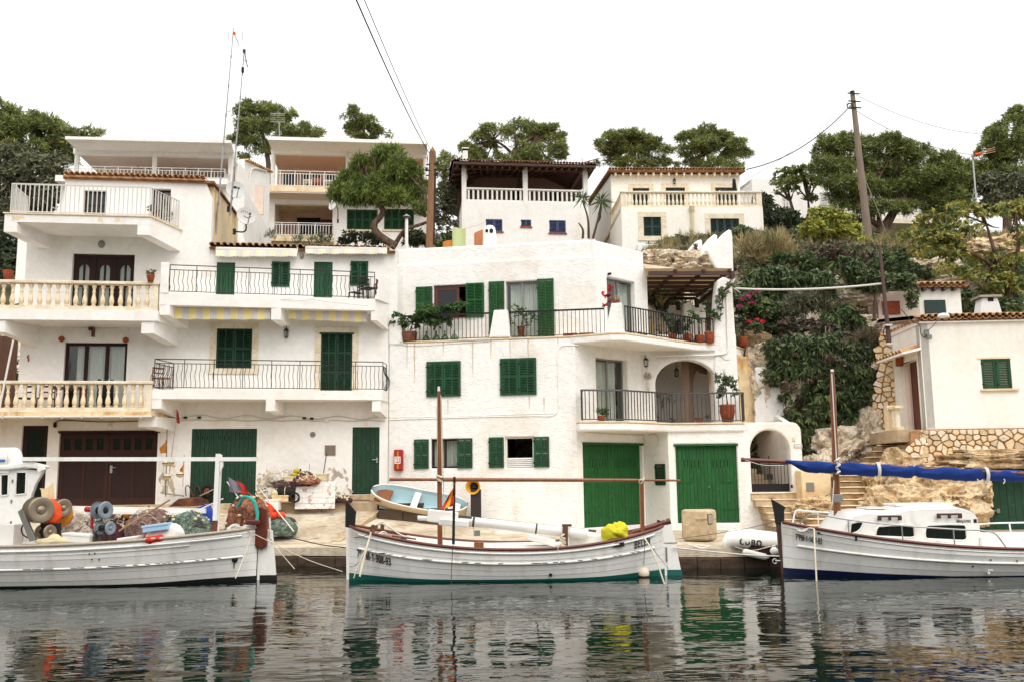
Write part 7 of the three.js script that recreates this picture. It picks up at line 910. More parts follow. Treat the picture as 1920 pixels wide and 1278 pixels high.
{const g=new TextGeometry('MAJONI',{font:FONTB,size:0.055,depth:0.006,curveSegments:2}),p=K(1794,979,20.02);g.scale(1.05,1,1);mesh('lettering',g,M.ropedark,b,{at:[p.x,p.y,cz + 0.001]});mesh('side_light',rbox(-0.035,0.035,-0.04,0.04,0,0.04,0.01).translate(K(1830,976,20).x,K(1830,976,20).y,cz - 0.03),M.dark,b);}
mesh('seat',[rbox(-0.12,0.12,-0.1,0.1,0.2,0.3,0.02).rotateZ(0.5).translate(K(1784,1004,20.3).x,K(1784,1004,20.3).y,0.2),bar(V(K(1790,1008,20.3).x,K(1790,1008,20.3).y,0.3),V(K(1808,996,20.3).x,K(1808,996,20.3).y,0.3),0.06,0.02)],mat(0x8fd0c4),b);
mesh('cockpit_coaming',[box(K(1838,1010,20).x,L - 0.8,0.35,K(1860,1007,20).y,cz - 0.04,cz + 0.12),box(K(1838,1010,20).x,L - 0.8,0.35,K(1860,1007,20).y,-cz - 0.1,-cz + 0.04)],M.whitegloss,b);
// rails
const z1=(x)=>h.z(x,h.sheer(x))- 0.12,rp=(x,y)=>{const q=K(x,y,19.9);return V(q.x,q.y,z1(q.x));},rl=[[1512,987],[1528,967],[1536,965],[1600,975],[1690,984],[1780,990],[1835,993],[1852,998],[1873,1024]].map(([x,y])=>rp(x,y));mesh('side_rail',tube(rl,0.016,80,7),M.steel,b);for(const[x,y]of[[1594,1003],[1686,1014],[1778,1020]]){const a=rp(x,y);mesh('stanchion',rod(V(a.x,h.sheer(a.x)- 0.02,a.z),V(a.x,rp(x,y - 30).y - 0.0,a.z),0.014),M.steel,b);}
const fz=-0.55,q=(x,y)=>{const p=K(x,y,21.2);return V(p.x,p.y,fz - 0.2*sm(0,2,p.x));};mesh('far_rail',[tube([[1491,980],[1498,957],[1508,957],[1600,966],[1615,970]].map(([x,y])=>q(x,y)),0.02,40,6),tube([[1838,985],[1870,982],[1960,980]].map(([x,y])=>q(x,y)),0.02,20,6),rod(q(1852,1005),q(1850,985),0.018),rod(q(1912,1003),q(1909,982),0.018),rod(q(1542,985),q(1541,962),0.012)],M.whitegloss,b);
// mast and blue boom
const m0=K(1572,999,20.75),m1=K(1560.5,692,20.75);mesh('mast',[limb([m0,m0.clone().lerp(m1,0.5),m0.clone().lerp(m1,0.8)],0.08,0.06,10,10),limb([m0.clone().lerp(m1,0.8),m0.clone().lerp(m1,0.87),m0.clone().lerp(m1,0.985)],0.066,0.04,8,10)],M.varnish,b);mesh('mast_tip',rod(m0.clone().lerp(m1,0.982),m1,0.038),M.white,b);mesh('mast_collar',[rbox(-0.11,0.11,-0.09,0.09,-0.09,0.09,0.02).translate(...m0.clone().lerp(m1,0.21).toArray())],M.dullsteel,b);mesh('mast_step',box(m0.x - 0.15,m0.x + 0.12,m0.y - 0.03,m0.y + 0.01,m0.z - 0.12,m0.z + 0.12),M.dark,b);
const a=K(1392,861,20.5),c=K(1960,890,20.4);mesh('boom',rod(a,c,0.045,0.055,10),M.mahogany,b);mesh('boom_end',rod(a.clone().add(V(-0.02,0,0)),a.clone().add(V(0.03,0,0)),0.05),M.mahogany,b);
{const n=150,rad=18,pos=[],idx=[],s=K(1474,867,20.45),e=K(1962,889,20.35);for(let i=0;i<=n;i++){const t=i / n,x=lerp(s.x,e.x,t),yT=lerp(s.y,e.y,t),tied=[0.187,0.355,0.5,0.77].reduce((q,k)=>max(q,Math.exp(-(((t - k)/ 0.012)**2))),0),hgt=(0.185*sm(0,0.09,t)+ 0.05)*(1 + 0.12*fbm3(x*1.5,3,5))*(1 - 0.18*tied),wid=0.12*(1 - 0.35*tied)*sm(-0.03,0.03,t);for(let k=0;k<=rad;k++){const an=k / rad*2*PI,wr=0.045*fbm3(x*4.5 + sin(an)*1.2,cos(an)*2 + x*1.5,sin(an)*2,4)+ 0.012*sin(x*9 + an*2);const cy=cos(an),y=yT - hgt*0.5 + cy*hgt*0.55 + 0.05,z=s.z + sin(an)*(wid*(cy<0?1 - 0.5*cy*cy:0.9)+ wr);pos.push(x,y + wr*0.7,z);}if(i<n)for(let k=0;k<rad;k++){const q2=i*(rad + 1)+ k;idx.push(q2,q2 + rad + 1,q2 + 1,q2 + 1,q2 + rad + 1,q2 + rad + 2);}}const g=new THREE.BufferGeometry();g.setAttribute('position',new THREE.Float32BufferAttribute(pos,3));g.setIndex(idx);g.computeVertexNormals();mesh('sail_cover',g,new THREE.MeshStandardMaterial({color:0x042c72,roughness:0.95,side:THREE.DoubleSide}),b);}
for(const x of[1646,1849]){const p=K(x,lerp(867,889,(x - 1474)/ 488),20.45);mesh('strap',new THREE.TorusGeometry(0.135,0.02,6,20).scale(1,1.08,1).rotateY(PI / 2).scale(2,1,0.8).translate(p.x,p.y - 0.06,p.z),M.cablewhite,b);}mesh('lashing',bundle([0,1,2,3,4,5,6,7].map((i)=>K(1570,864,20.3).add(V(0.06*cos(i*2.2),0.06 - 0.045*i,0.06*sin(i*2)))),0.013,31,5),M.cablewhite,b);mesh('halyard',[rod(m1.clone().add(V(-0.03,-0.1,0.05)),K(1569,862,20.4),0.012),tube([K(1398,862,20.4),K(1430,871,20.4),K(1470,872,20.4)],0.008,16,4),tube([K(1564,900,20.4),K(1561,940,20.4),K(1556,962,20.5)],0.012,16,5)],M.cablewhite,b);
for(const[x,y]of[[1715,865],[1833,897],[1883,897]])mesh('tie',tube([K(x,y,20.2),K(x + 2,y + 4,20.2),K(x - 1,y + 9,20.2)],0.012,8,5),M.cablewhite,b);
mesh('bow_rope',[...bundle([K(1494,981,20.5),K(1498,993,20.3),K(1505,996,20.2),K(1516,990,20.2),K(1528,992,20.1)],0.015,33,3),...bundle([K(1490,984,20.6),K(1505,983,20.5),K(1512,988,20.4)],0.02,34,3)],M.cablewhite,b);mesh('exhaust',[rod(h.P(K(1866,1072,19.4).x,0.1,1,-0.05),h.P(K(1866,1072,19.4).x,0.09,1,0.05),0.03),box(-0.05,0.05,0,0.03,0,0.02).translate(...h.P(K(1869,1070,19.4).x,0.13,1,0.01).toArray())],M.whitegloss,b);for(const[x,y]of[[1864,1050],[1834,1063],[1914,1052]]){const p=K(x,y,19.4);mesh('fitting',new THREE.SphereGeometry(0.018,8,6).translate(...h.P(p.x,p.y,1,0.01).toArray()),M.dark,b);}mesh('vent',box(-0.02,0.02,-0.05,0.05,0,0.02).translate(...h.P(K(1609,1010,19.7).x,h.sheer(K(1609,1010,19.7).x)- 0.06,1,0.012).toArray()),M.dark,b);
ropeLine('mooring_rope','pale rope hanging straight from the right boat bow into the water',[atD(1527,991,20.05),atD(1528.5,1030,19.7),atD(1531,1079,19.4).setY(-0.05)],0.018);
}
// --- the left boat ---
{
const D=20.9,o0=atD(483,1077,D),b=thing('boat','white fishing boat with wheelhouse, net drums and brown rudder at left','boat',V(o0.x,0,o0.z)),K=(x,y,d=D)=>atD(x,y,d).sub(b.position),L=9.4,h0=new Hull({L,B:1.42,s0:1.25,s1:K(483,988).y,sm:0.86,at:0.45,exp:2.6});
const hp=new THREE.Group();const h=h0,P0=h0.P.bind(h0);h.P=(x,y,s,off)=>P0(x,y,s,off);const tmp={list:[],add(o){o.position.x -=L;b.add(o);}};
buildHull(tmp,h,{boot:M.dark,bootTop:(x)=>0.035 + 0.06*sm(0.7,1,x / L),gun:M.greywood,rails:[0.62,0.92],planks:7,deckDrop:0.2,deckEnds:M.white,endLen:1.2});void hp;
mesh('stern_post',bar(V(0.0,-0.4,0),V(0.0,h.s1 + 0.05,0),0.1,0.1),M.whitegloss,b);mesh('rudder_blade',slabUV([[0.04,-0.4],[0.44,-0.4],[0.4,0.1],[0.3,1.05],[0.04,1.1]],[],-0.04,0.04,0.012),M.whitegloss,b);mesh('rudder_paint',slabUV([[0.035,-0.4],[0.45,-0.4],[0.41,0.1],[0.035,0.1]],[],-0.044,0.044),M.dark,b);
mesh('rudder_head',slabUV([[K(481,1024).x,K(481,1022).y],[K(493,1029).x,K(493,1029).y],[K(503,1022).x,K(503,1022).y],[K(503.5,952).x,K(500,953).y],[K(496,947).x,K(496,947.5).y],[K(481,950).x,K(481,951).y]],[],0.05,0.17,0.03),M.mahogany,b);mesh('rudder_stock',bar(K(507.5,1010,20.85),K(505,970,20.85),0.03),M.whitegloss,b);
mesh('pintle',[box(-0.22,0.1,0.68,0.72,0.04,0.07),rod(V(-0.02,-0.2,0.06),V(0,1.0,0.06),0.012)],M.iron,b);mesh('fairlead',[new THREE.SphereGeometry(0.065,14,10).translate(...h.P(L + K(439,1049,20.5).x,K(439,1049,20.5).y,1,0.0).add(V(-L,0,0)).toArray())],M.dark,b);{const p=h.P(L + K(437,1060,20.5).x,K(437,1060,20.5).y,1,0.012).add(V(-L,0,0));mesh('rust_run',slabUV([[-0.02,0.08],[0.02,0.08],[0.012,-0.02],[0.0,-0.09],[-0.012,-0.01]],[],0,0.003).rotateY(0.3).translate(p.x,p.y,p.z),M.rust,b);}
const rp=rng(25);for(let i=0;i<30;i++){const x=lerp(L*0.4,L - 0.5,rp());mesh('paint_chip',box(-0.05 - 0.05*rp(),0.05,-0.006,0.006,0,0.004).translate(...h.P(x,lerp(h.keel,h.sheer(x),0.62)+ 0.014,1,0.045).add(V(-L,0,0)).toArray()),M.ropedark,b);}for(const[x,y]of[[166,1038],[176,1037],[169,1049],[182,1049]]){const p=K(x,y,19.55);mesh('scupper',new THREE.CylinderGeometry(0.014,0.014,0.02,8).rotateX(PI / 2).translate(...h.P(L + p.x,p.y,1,0.012).add(V(-L,0,0)).toArray()),M.dark,b);}
// wheelhouse
const wz=20.4,q=(x,y)=>{const p=K(x,y,wz);return[p.x,p.y];},side=[q(-120,1015),q(-120,872),q(60,880),q(80,882),q(66,905),q(57,930),q(52,960),q(50,1015)],wh=[[[1,889],[16.5,888],[15,927],[1,929]],[[30,884],[49.5,884],[48,925],[28,927]]].map((w)=>{const p=new THREE.Path();w.forEach((c,i)=>{const k=q(...c);i?p.lineTo(...k):p.moveTo(...k);});p.closePath();return[p,w.map((c)=>q(...c))];}),zc=K(0,900,wz).z;
const skew=(g)=>{const q=g.attributes.position;for(let i=0;i<q.count;i++)q.setX(i,q.getX(i)- 0.4*clamp((zc - q.getZ(i))/ 0.9));g.computeVertexNormals();return g;};// the front is set back on the far side
const W=mesh('wheelhouse',[slabUV(side,wh.map((w)=>w[0]),zc - 0.06,zc),slabUV(side,[],zc - 0.9,zc - 0.84),box(q(52,960)[0]- 0.06,q(52,960)[0],q(50,1015)[1],q(60,940)[1],zc - 0.84,zc - 0.06)].map(skew),M.whitegloss,b);for(const[,w]of wh){mesh('pane',slabUV(w,[],zc - 0.04,zc - 0.035),M.darkglass,W);const c=w.map(([x,y])=>V(x,y,zc + 0.008));for(let i=0;i<4;i++)mesh('window_frame',bar(c[i],c[(i + 1)% 4],0.028,0.03),M.whitegloss,W);}
{const pts=[[-130,868],[0,872],[20,870],[40,866],[60,865],[78,869],[88,874],[80,879],[50,876],[20,880],[-130,884]].map(([x,y])=>q(x,y));mesh('wheelhouse_roof',skew(slabUV(pts,[],zc - 1.0,zc + 0.1,0.03)),M.whitegloss,b);}for(const[x,y]of[[23,901],[21,939],[20,979]]){const k=q(x,y);mesh('hinge',box(k[0]- 0.015,k[0]+ 0.015,k[1]- 0.035,k[1]+ 0.035,zc,zc + 0.02),M.dullsteel,b);}mesh('lamp',[rbox(-0.07,0.07,-0.05,0.05,-0.05,0.05,0.015).rotateZ(0.6).translate(...K(77,879,20.2).toArray())],M.whitegloss,b);
mesh('locker',[box(K(4,1000,20.2).x,K(34,1000,20.2).x,0.85,K(20,982,20.2).y,zc + 0.05,zc + 0.4)],M.white,b);mesh('locker_edge',box(K(3,1000,20.2).x - 0.03,K(4,1000,20.2).x - 0.003,0.85,K(20,982,20.2).y,zc + 0.05,zc + 0.41),M.dark,b);
const raft=thing('life_raft','white life raft canister with a blue band on the wheelhouse roof','life raft',atD(0,862,20.6));{const w=atD(37,862,20.6).x - raft.position.x;mesh('canister',[rod(V(-1,0.02,0),V(w - 0.12,0.02,0),0.25,0.25,20),new THREE.SphereGeometry(0.25,20,12).scale(0.55,1,1).translate(w - 0.13,0.02,0)],M.cloth,raft);mesh('band',box(-1,w - 0.2,-0.045,0.01,0.235,0.262),mat(0x3a6aa8),raft);mesh('strap',[new THREE.TorusGeometry(0.26,0.012,6,26).rotateY(PI / 2).translate(-0.05,0.02,0),new THREE.TorusGeometry(0.26,0.012,6,26).rotateY(PI / 2 + 0.4).translate(w - 0.25,0.02,0)],M.rope,raft);mesh('cradle',rbox(-0.9,w - 0.1,-0.3,-0.2,-0.25,0.25,0.04),M.whitegloss,raft);}
// boom gallows
const bw=20.3;mesh('gallows_beam',bar(K(42,860,bw),K(482,860,bw),0.085),M.whitegloss,b);mesh('gallows_post',[bar(K(402,999,bw),K(409,850,bw),0.09),bar(K(407,999,bw + 0.2),K(414,852,bw + 0.2),0.05)],M.whitegloss,b);mesh('gallows_foot',bar(K(401.5,999,bw - 0.02),K(402.7,975,bw - 0.02),0.095),M.rust,b);mesh('gallows_knee',slabUV([[0,0],[0.06,0],[0.06,-0.1],[0,-0.25]],[],-0.03,0.03).translate(K(413,864,bw).x,K(413,864,bw).y,K(413,864,bw).z),M.whitegloss,b);
mesh('spar',[bar(K(135,952,20.9),K(385,957,20.9),0.1,0.1),bar(K(135,959,20.8),K(372,963,20.8),0.05)],M.whitegloss,b);
// net drums
const drum=(px,py,D,R,w,ax,m,hub)=>{const c=K(px,py,D),ay=ax,G=(prof)=>lathe(prof,30).rotateZ(PI / 2).rotateY(ay).translate(c.x,c.y,c.z),fl=[[0.001,0.0],[R*0.35,0.0],[R*0.4,0.03],[R*0.9,0.05],[R,0.015],[R,0.0],[R*0.9,0.03],[0.001,-0.02]];const d=mesh('net_drum',[G(fl.map(([r,y])=>[r,y + w / 2])),G(fl.map(([r,y])=>[r,-y - w / 2]).reverse())],m,b);mesh('drum_core',new THREE.CylinderGeometry(R*0.42,R*0.42,w,18).rotateZ(PI / 2).rotateY(ay).translate(c.x,c.y,c.z),M.dark,d);mesh('drum_hub',G([[0.001,w / 2 + 0.06],[R*0.25,w / 2 + 0.05],[R*0.35,w / 2 + 0.01]]),hub,d);mesh('drum_hub',G([[R*0.35,-w / 2 - 0.01],[R*0.25,-w / 2 - 0.05],[0.001,-w / 2 - 0.06]]),hub,d);return d;};
const bronze=mat(0x8d7f6b,{roughness:0.4,metalness:0.5});drum(71,955,19.9,0.27,0.3,-0.75,bronze,bronze);drum(112,951,20.5,0.19,0.28,-0.65,bronze,bronze);drum(190,956,20.1,0.19,0.2,-0.45,M.greypaint,M.dark);drum(196,989,20.0,0.14,0.25,-0.35,M.greypaint,M.greypaint);drum(85,996,20.0,0.15,0.25,-0.5,bronze,bronze);
mesh('drum_frame',[slabUV([[K(38,958,19.95).x,K(38,958,19.95).y],[K(46,952,19.95).x,K(46,952,19.95).y],[K(72,1008,19.95).x,K(72,1010,19.95).y],[K(60,1014,19.95).x,K(60,1014,19.95).y]],[],K(50,960,19.95).z + 0.05,K(50,960,19.95).z + 0.13,0.01),bar(K(60,978,20),K(100,978,20.1),0.03)],M.dullsteel,b);mesh('drum_box',rbox(K(76,1000,20.1).x,K(110,1000,20.1).x,K(90,1006,20.1).y,K(90,980,20.1).y,K(90,990,20.1).z - 0.1,K(90,990,20.1).z + 0.05,0.02),M.dark,b);mesh('drum_stand',[bar(K(183,1018,20.1),K(184,975,20.1),0.09),bar(K(176,1018,20.0),K(176,990,20.0),0.05)],M.ropedark,b);mesh('motor',[rod(K(161,954,20.3),K(176,955,20.2),0.06,0.06,12)],M.red,b);mesh('hose',[tube([K(172,958,20.1),K(172,975,20.1),K(171,990,20.1)],0.03,10,6)],M.red,b);
mesh('rubber_hose',tube([K(50,978,19.95),K(40,988,19.9),K(42,1001,19.9),K(57,1010,19.9)],0.015,20,6),M.dark,b);mesh('frame_loop',tube([K(179,1015,19.9),K(180,996,19.9),K(184,994,19.9),K(197,998,19.9),K(199,1000,19.9),K(198,1018,19.9),K(186,1020,19.9)],0.014,40,6),M.dark,b);
mesh('stern_cap',[limb([K(415,1000,20.6),K(450,990,20.7),K(478,986,20.8)],0.05,0.07,12,7)],M.white,b);mesh('stern_rope',bundle([K(425,992,20.5),K(440,984,20.6),K(460,988,20.6),K(478,984,20.7)],0.016,41,4),M.cablewhite,b);mesh('cleat',[rbox(-0.02,0.28,-0.04,0.07,-0.05,0.05,0.03).translate(...K(463,980,20.6).toArray()),bar(K(452,985,20.6),K(455,970,20.6),0.06)],M.mahogany,b);
}
// ---------- trees and plants ----------
const leafG=(list)=>{const pos=[];for(const[d,u,L,w,droop=0]of list){const s=d.clone().cross(u).normalize().multiplyScalar(w / 2),m=d.clone().multiplyScalar(L*0.45),e=d.clone().multiplyScalar(L).add(V(0,-droop*L,0));pos.push(0,0,0,...m.clone().add(s).toArray(),...e.toArray(),0,0,0,...e.toArray(),...m.clone().sub(s).toArray());}const g=new THREE.BufferGeometry();g.setAttribute('position',new THREE.Float32BufferAttribute(pos,3));g.computeVertexNormals();return g;};
const sph=(r)=>{const z=2*r()- 1,a=2*PI*r(),q=sqrt(1 - z*z);return V(q*cos(a),z,q*sin(a));};
const tuft=(n,L,w,up,seed,droop=0)=>{const r=rng(seed);return leafG(Array.from({length:n},()=>[sph(r).add(V(0,up,0)).normalize(),sph(r),L*(0.65 + 0.6*r()),w,droop]));};
const TU={needle:tuft(11,0.3,0.05,0.35,1),fine:tuft(13,0.2,0.024,0.2,2),leaf:tuft(7,0.15,0.075,0.1,3,0.2),big:tuft(6,0.26,0.1,0.2,4,0.35),small:tuft(8,0.09,0.045,0.1,5),grass:tuft(9,0.5,0.02,1.6,6,0.15),hang:tuft(8,0.26,0.06,-1.1,7),spike:tuft(34,0.5,0.045,0.25,8,0.12),flower:tuft(8,0.07,0.06,0,9)};
const leafMat=new THREE.MeshPhysicalMaterial({color:0xffffff,roughness:0.75,transmission:0.22,thickness:0,side:THREE.DoubleSide});
const PAL={pine:[0x6a7636,0x828c42,0x56622c,0x969c50],pinebright:[0x72852e,0x5d7026,0x8a983c,0x4c5d22],olive:[0x696b4c,0x575a3c,0x7d7d5c,0x4a4c34],lime:[0xa3a436,0x8c8f32,0xb4b044,0x70782e],fig:[0x868a38,0x6c7832,0x9a9040,0x56662f,0xa39a48],ivy:[0x3a4c20,0x4d602b,0x2d3c18,0x667340],dark:[0x2a371b,0x384522,0x424e2a],green:[0x3f5322,0x52652c,0x31421b],grey:[0x6a6a50,0x585a40,0x7d795c],straw:[0xa08d5c,0x8a7a4c,0xb5a372,0x6d6a40],brown:[0x5a4634,0x47382a,0x6d5844,0x3d4022],pot:[0x33521f,0x416428,0x2a431a,0x557433],magenta:[0xb01868,0xc8247c,0x8f1450],red:[0xb8122c,0xd02038,0x8f1024]};
// foliage filling ellipsoids [x, y, z, rx, ry, rz] (parent space): denser towards the outside, broken by gaps
function foliage(name,blobs,kind,pal,dens,size,parent,seed,o={}){
const r=rng(seed),mats4=[],cols=[],m=new THREE.Matrix4(),q=new THREE.Quaternion(),cs=PAL[pal].map((h)=>new THREE.Color(h)),{gap=0.0,low=1}=o;
for(const[x,y,z,a,b,c]of blobs){const n=Math.round(dens*pow23(a*b*c));for(let i=0;i<n;i++){const d=sph(r),k=0.45 + 0.6*r()**0.55;if(d.y<0&&r()>low)continue;const px=x + d.x*a*k,py=y + d.y*b*k,pz=z + d.z*c*k;if(fbm3(px*1.1 / size + seed,py*1.3 / size,pz*1.1 / size,3)<gap - 0.15 - 0.12*r())continue;q.setFromEuler(new THREE.Euler((r()- 0.5)*1.4,r()*6.28,(r()- 0.5)*1.4));const s=size*(0.7 + 0.65*r());m.compose(V(px,py,pz),q,V(s,s,s));mats4.push(m.clone());cols.push(cs[floor(r()*cs.length)]);}}
const im=new THREE.InstancedMesh(TU[kind],leafMat,mats4.length);mats4.forEach((k,i)=>{im.setMatrixAt(i,k);im.setColorAt(i,cols[i]);});im.name=name;im.castShadow=im.receiveShadow=true;im.userData.kind='stuff';parent.add(im);return im;
}
const pow23=(v)=>v**(2 / 3);
// plant measured in the photograph: clumps [px, py, rx, ry] at a distance D, an optional trunk as pixel paths
function plant(name,label,cat,D,base,clumps,o={}){
const{kind='leaf',pal='green',dens=60,rag=0,size=1,trunk=[],r0=0.12,r1=0.03,bark=M.bark,seed=1,group,gap=0.0,depth=0.85,low=1,part='crown',y,spread=0.6}=o,p=atD(base[0],base[1],D),t=thing(name,label,cat,y !==undefined?V(p.x,y,p.z):p,0,group),r=rng(seed + 500),k=D / FOC,L=(x,yy,dz=0)=>atD(x,yy,D + dz).sub(t.position);
const bl=clumps.map(([x,yy,a,b,dz])=>{const c=L(x,yy,dz??(r()- 0.5)*a*k*spread*2);return[c.x,c.y,c.z,a*k,b*k,(a + b)/ 2*k*depth];});
if(rag)for(const b of[...bl])for(let i=0;i<rag;i++){const d=sph(r),f=0.32 + 0.28*r(),e=0.85 + 0.4*r();if(d.y>-0.5)bl.push([b[0]+ d.x*b[3]*e,b[1]+ d.y*b[4]*e,b[2]+ d.z*b[5]*e,b[3]*f,b[4]*f*1.2,b[5]*f]);}
trunk.forEach((path,i)=>mesh(i?'limb':'trunk',limb(path.map(([x,yy],j)=>L(x,yy,i?0.25*sin(j*2 + i):0)),i?r0*0.55:r0,i?r1:r0*0.5,18,8),bark,t));
if(trunk.length&&o.twigs !==0){const top=trunk.map((q)=>L(...q[q.length - 1]));bl.slice(0,clumps.length).forEach((b)=>{const e=V(b[0],b[1],b[2]),a=top.reduce((m,q)=>q.distanceTo(e)<m.distanceTo(e)?q:m);for(let i=0;i<3;i++){const d=sph(r),f=V(b[0]+ d.x*b[3]*0.75,b[1]+ abs(d.y)*b[4]*0.6,b[2]+ d.z*b[5]*0.7);mesh('branch',limb([a,a.clone().lerp(f,0.5).add(V(0,-0.1*b[4],0)),f],r1*1.3,r1*0.3,7,5),bark,t);}});}
foliage(part,bl,kind,pal,dens,size,t,seed,{gap,low});return t;
}
const P_=(label,D,base,clumps,trunk,o)=>plant('pine_tree',label,'tree',D,base,clumps,{kind:'needle',pal:'pine',dens:520,size:0.95,rag:3,r0:0.24,r1:0.06,trunk,low:0.75,gap:0.1,...o});
P_('big dark pine crowding the top left corner',44,[40,420],[[5,215,40,26],[40,232,45,28],[85,245,42,30],[125,268,32,24],[60,275,45,28],[155,250,26,9],[10,262,40,30],[110,300,30,25],[-40,240,50,40]],[[[40,420],[45,350],[50,290]]],{seed:11});
plant('olive_tree','grey green olive tree under the big pine at far left','tree',39,[50,430],[[20,300,42,32],[65,320,42,36],[100,315,32,30],[15,350,42,38],[95,355,30,34],[20,405,45,35],[75,390,30,30]],{kind:'leaf',pal:'olive',dens:420,size:1.35,trunk:[[[50,430],[55,380],[60,330]]],seed:12,r0:0.16});
plant('shrub','dark shrubs in the gap left of the tall balcony house','shrub',36,[15,500],[[10,445,40,32],[25,480,35,25],[-10,500,40,30]],{pal:'dark',dens:420,size:1.3,seed:13});
P_('tall pine between the two flat roofed loggia houses',60,[505,400],[[455,208,22,14],[490,208,30,15],[525,212,26,16],[470,236,34,17],[515,240,32,17],[560,246,30,11],[590,250,20,8],[446,262,20,12],[485,272,30,18],[455,288,16,12],[515,275,25,16],[550,262,25,8]],[[[505,400],[502,300],[496,268],[488,240]],[[502,290],[520,262],[540,246]],[[500,280],[470,262],[455,240]]],{seed:14,gap:0.05});
P_('small round pine behind the roof of the pink loggia house',66,[685,300],[[660,225,26,15],[690,232,28,15],[672,247,24,12],[705,242,18,10],[728,251,14,6],[655,240,18,9],[690,255,22,7]],[[[685,300],[684,262],[680,240]]],{seed:15,gap:0.06});
P_('dark pine behind the wooden pole',55,[838,400],[[830,300,22,15],[848,318,18,16],[825,325,16,14],[850,295,15,10]],[[[838,400],[836,345],[832,318]]],{seed:16});
plant('shrub','grey green scrub below the dark pine behind the wooden pole','shrub',50,[835,460],[[835,360,24,22],[832,395,26,26],[838,430,26,20],[830,452,26,16]],{pal:'olive',dens:380,size:1.2,seed:17,kind:'small',size:2});
P_('broad umbrella pine behind the brown tiled roof',60,[968,330],[[882,276,18,12],[905,262,28,16],[895,288,20,12],[935,246,30,14],[975,238,34,14],[1010,246,30,14],[1035,264,24,17],[1045,285,20,14],[1005,282,28,13],[990,296,22,9],[1025,298,26,8],[925,294,16,8],[960,296,24,9],[940,270,24,9],[995,262,26,10],[885,296,18,9]],[[[968,330],[968,298],[964,278]],[[967,296],[945,274],[925,262]],[[967,292],[985,268],[1000,255]],[[967,285],[968,262],[965,248]]],{seed:18,gap:0.06});
P_('left one of two pines behind the balustraded cream house',62,[1162,350],[[1115,282,16,9],[1140,266,26,14],[1172,258,30,13],[1205,266,30,13],[1238,278,20,10],[1225,296,24,11],[1190,284,24,10],[1150,290,14,7],[1212,312,22,8],[1180,306,30,9],[1135,305,18,8],[1240,306,16,10],[1165,276,26,10]],[[[1162,350],[1164,318],[1158,296]],[[1164,322],[1180,296],[1195,282]]],{seed:19,gap:0.06});
P_('right one of two pines behind the balustraded cream house',62,[1335,360],[[1290,262,24,14],[1318,254,28,13],[1350,258,28,13],[1380,272,22,12],[1285,285,22,10],[1330,280,26,10],[1370,294,20,10],[1300,304,20,8],[1392,290,14,8],[1335,306,30,10],[1375,312,22,9],[1285,312,22,9],[1320,268,30,9]],[[[1335,360],[1332,310],[1325,284]],[[1333,318],[1350,292],[1362,276]]],{seed:20,gap:0.06});
P_('largest pine, spreading in front of the far white house',51,[1648,470],[[1545,284,26,16],[1575,272,30,17],[1615,270,32,18],[1660,276,32,18],[1700,282,28,16],[1735,296,30,16],[1775,300,26,15],[1545,312,28,18],[1590,308,34,18],[1640,310,36,20],[1690,318,36,20],[1740,330,34,20],[1785,330,26,20],[1575,345,30,16],[1625,348,36,18],[1680,355,36,20],[1730,368,32,22],[1770,368,30,24],[1590,380,30,15],[1640,388,32,14],[1615,408,28,11],[1695,388,26,14],[1765,398,22,15],[1665,262,22,10],[1805,345,26,24],[1815,382,24,20],[1800,318,24,16],[1790,395,22,16],[1715,345,30,18]],[[[1648,470],[1652,440],[1668,412],[1684,380],[1690,350]],[[1652,440],[1648,400],[1640,350]],[[1650,425],[1620,400],[1600,360]]],{seed:21,r0:0.34,gap:-0.02});
P_('slender pine with forked stems left of the grey pole',53,[1500,430],[[1475,326,24,13],[1505,320,24,13],[1465,346,24,12],[1498,346,26,14],[1525,338,18,14],[1480,366,20,10],[1512,372,20,11],[1456,362,12,7]],[[[1502,440],[1490,405],[1482,376]],[[1502,430],[1516,400],[1516,375]]],{seed:22,gap:0.1,r0:0.16,kind:'small',size:2.2,dens:300});
P_('dark pines at the upper right edge',56,[1890,450],[[1905,226,28,16],[1880,244,26,16],[1915,262,30,22],[1870,270,30,18],[1850,285,22,12],[1900,296,34,22],[1860,305,32,18],[1835,318,26,14],[1900,325,34,16],[1950,260,40,40]],[[[1890,450],[1892,380],[1890,300]]],{seed:23});
plant('olive_tree','grey green olive tree below the dark pines at the right edge','tree',50,[1885,450],[[1860,345,34,22],[1905,350,36,26],[1880,380,38,24],[1925,385,30,26]],{pal:'olive',dens:420,size:1.5,seed:24,trunk:[[[1885,450],[1885,410],[1880,370]]],r0:0.16});
plant('pine_tree','bright green pine with a twisted trunk in front of the pink loggia house','tree',37.5,[742,462],[[718,296,30,18],[690,318,36,22],[745,320,26,16],[660,342,30,18],[712,342,30,16],[765,342,28,20],[645,362,22,12],[690,362,36,18],[735,368,36,18],[700,380,30,9],[785,362,24,24],[790,388,18,14],[660,372,25,10],[735,285,16,9],[675,300,14,9],[775,322,16,12],[640,350,14,10],[715,285,14,8]],{kind:'fine',pal:'pinebright',dens:800,size:1.3,seed:25,rag:4,r0:0.18,r1:0.06,bark:M.bark,gap:0.25,low:0.8,trunk:[[[742,462],[722,450],[706,436],[700,422],[712,408],[718,396],[708,380],[696,364]],[[740,460],[752,440],[764,428],[780,424],[800,417]],[[798,404],[784,396],[788,380],[796,364]]]});
plant('shrub','lime yellow bush on the slope left of the grey pole','shrub',41,[1550,480],[[1545,402,30,14],[1570,412,32,18],[1530,428,32,18],[1560,440,36,20],[1590,432,26,18],[1515,452,26,14],[1600,455,22,14]],{kind:'small',pal:'lime',dens:520,size:2.1,seed:26,gap:0.0});
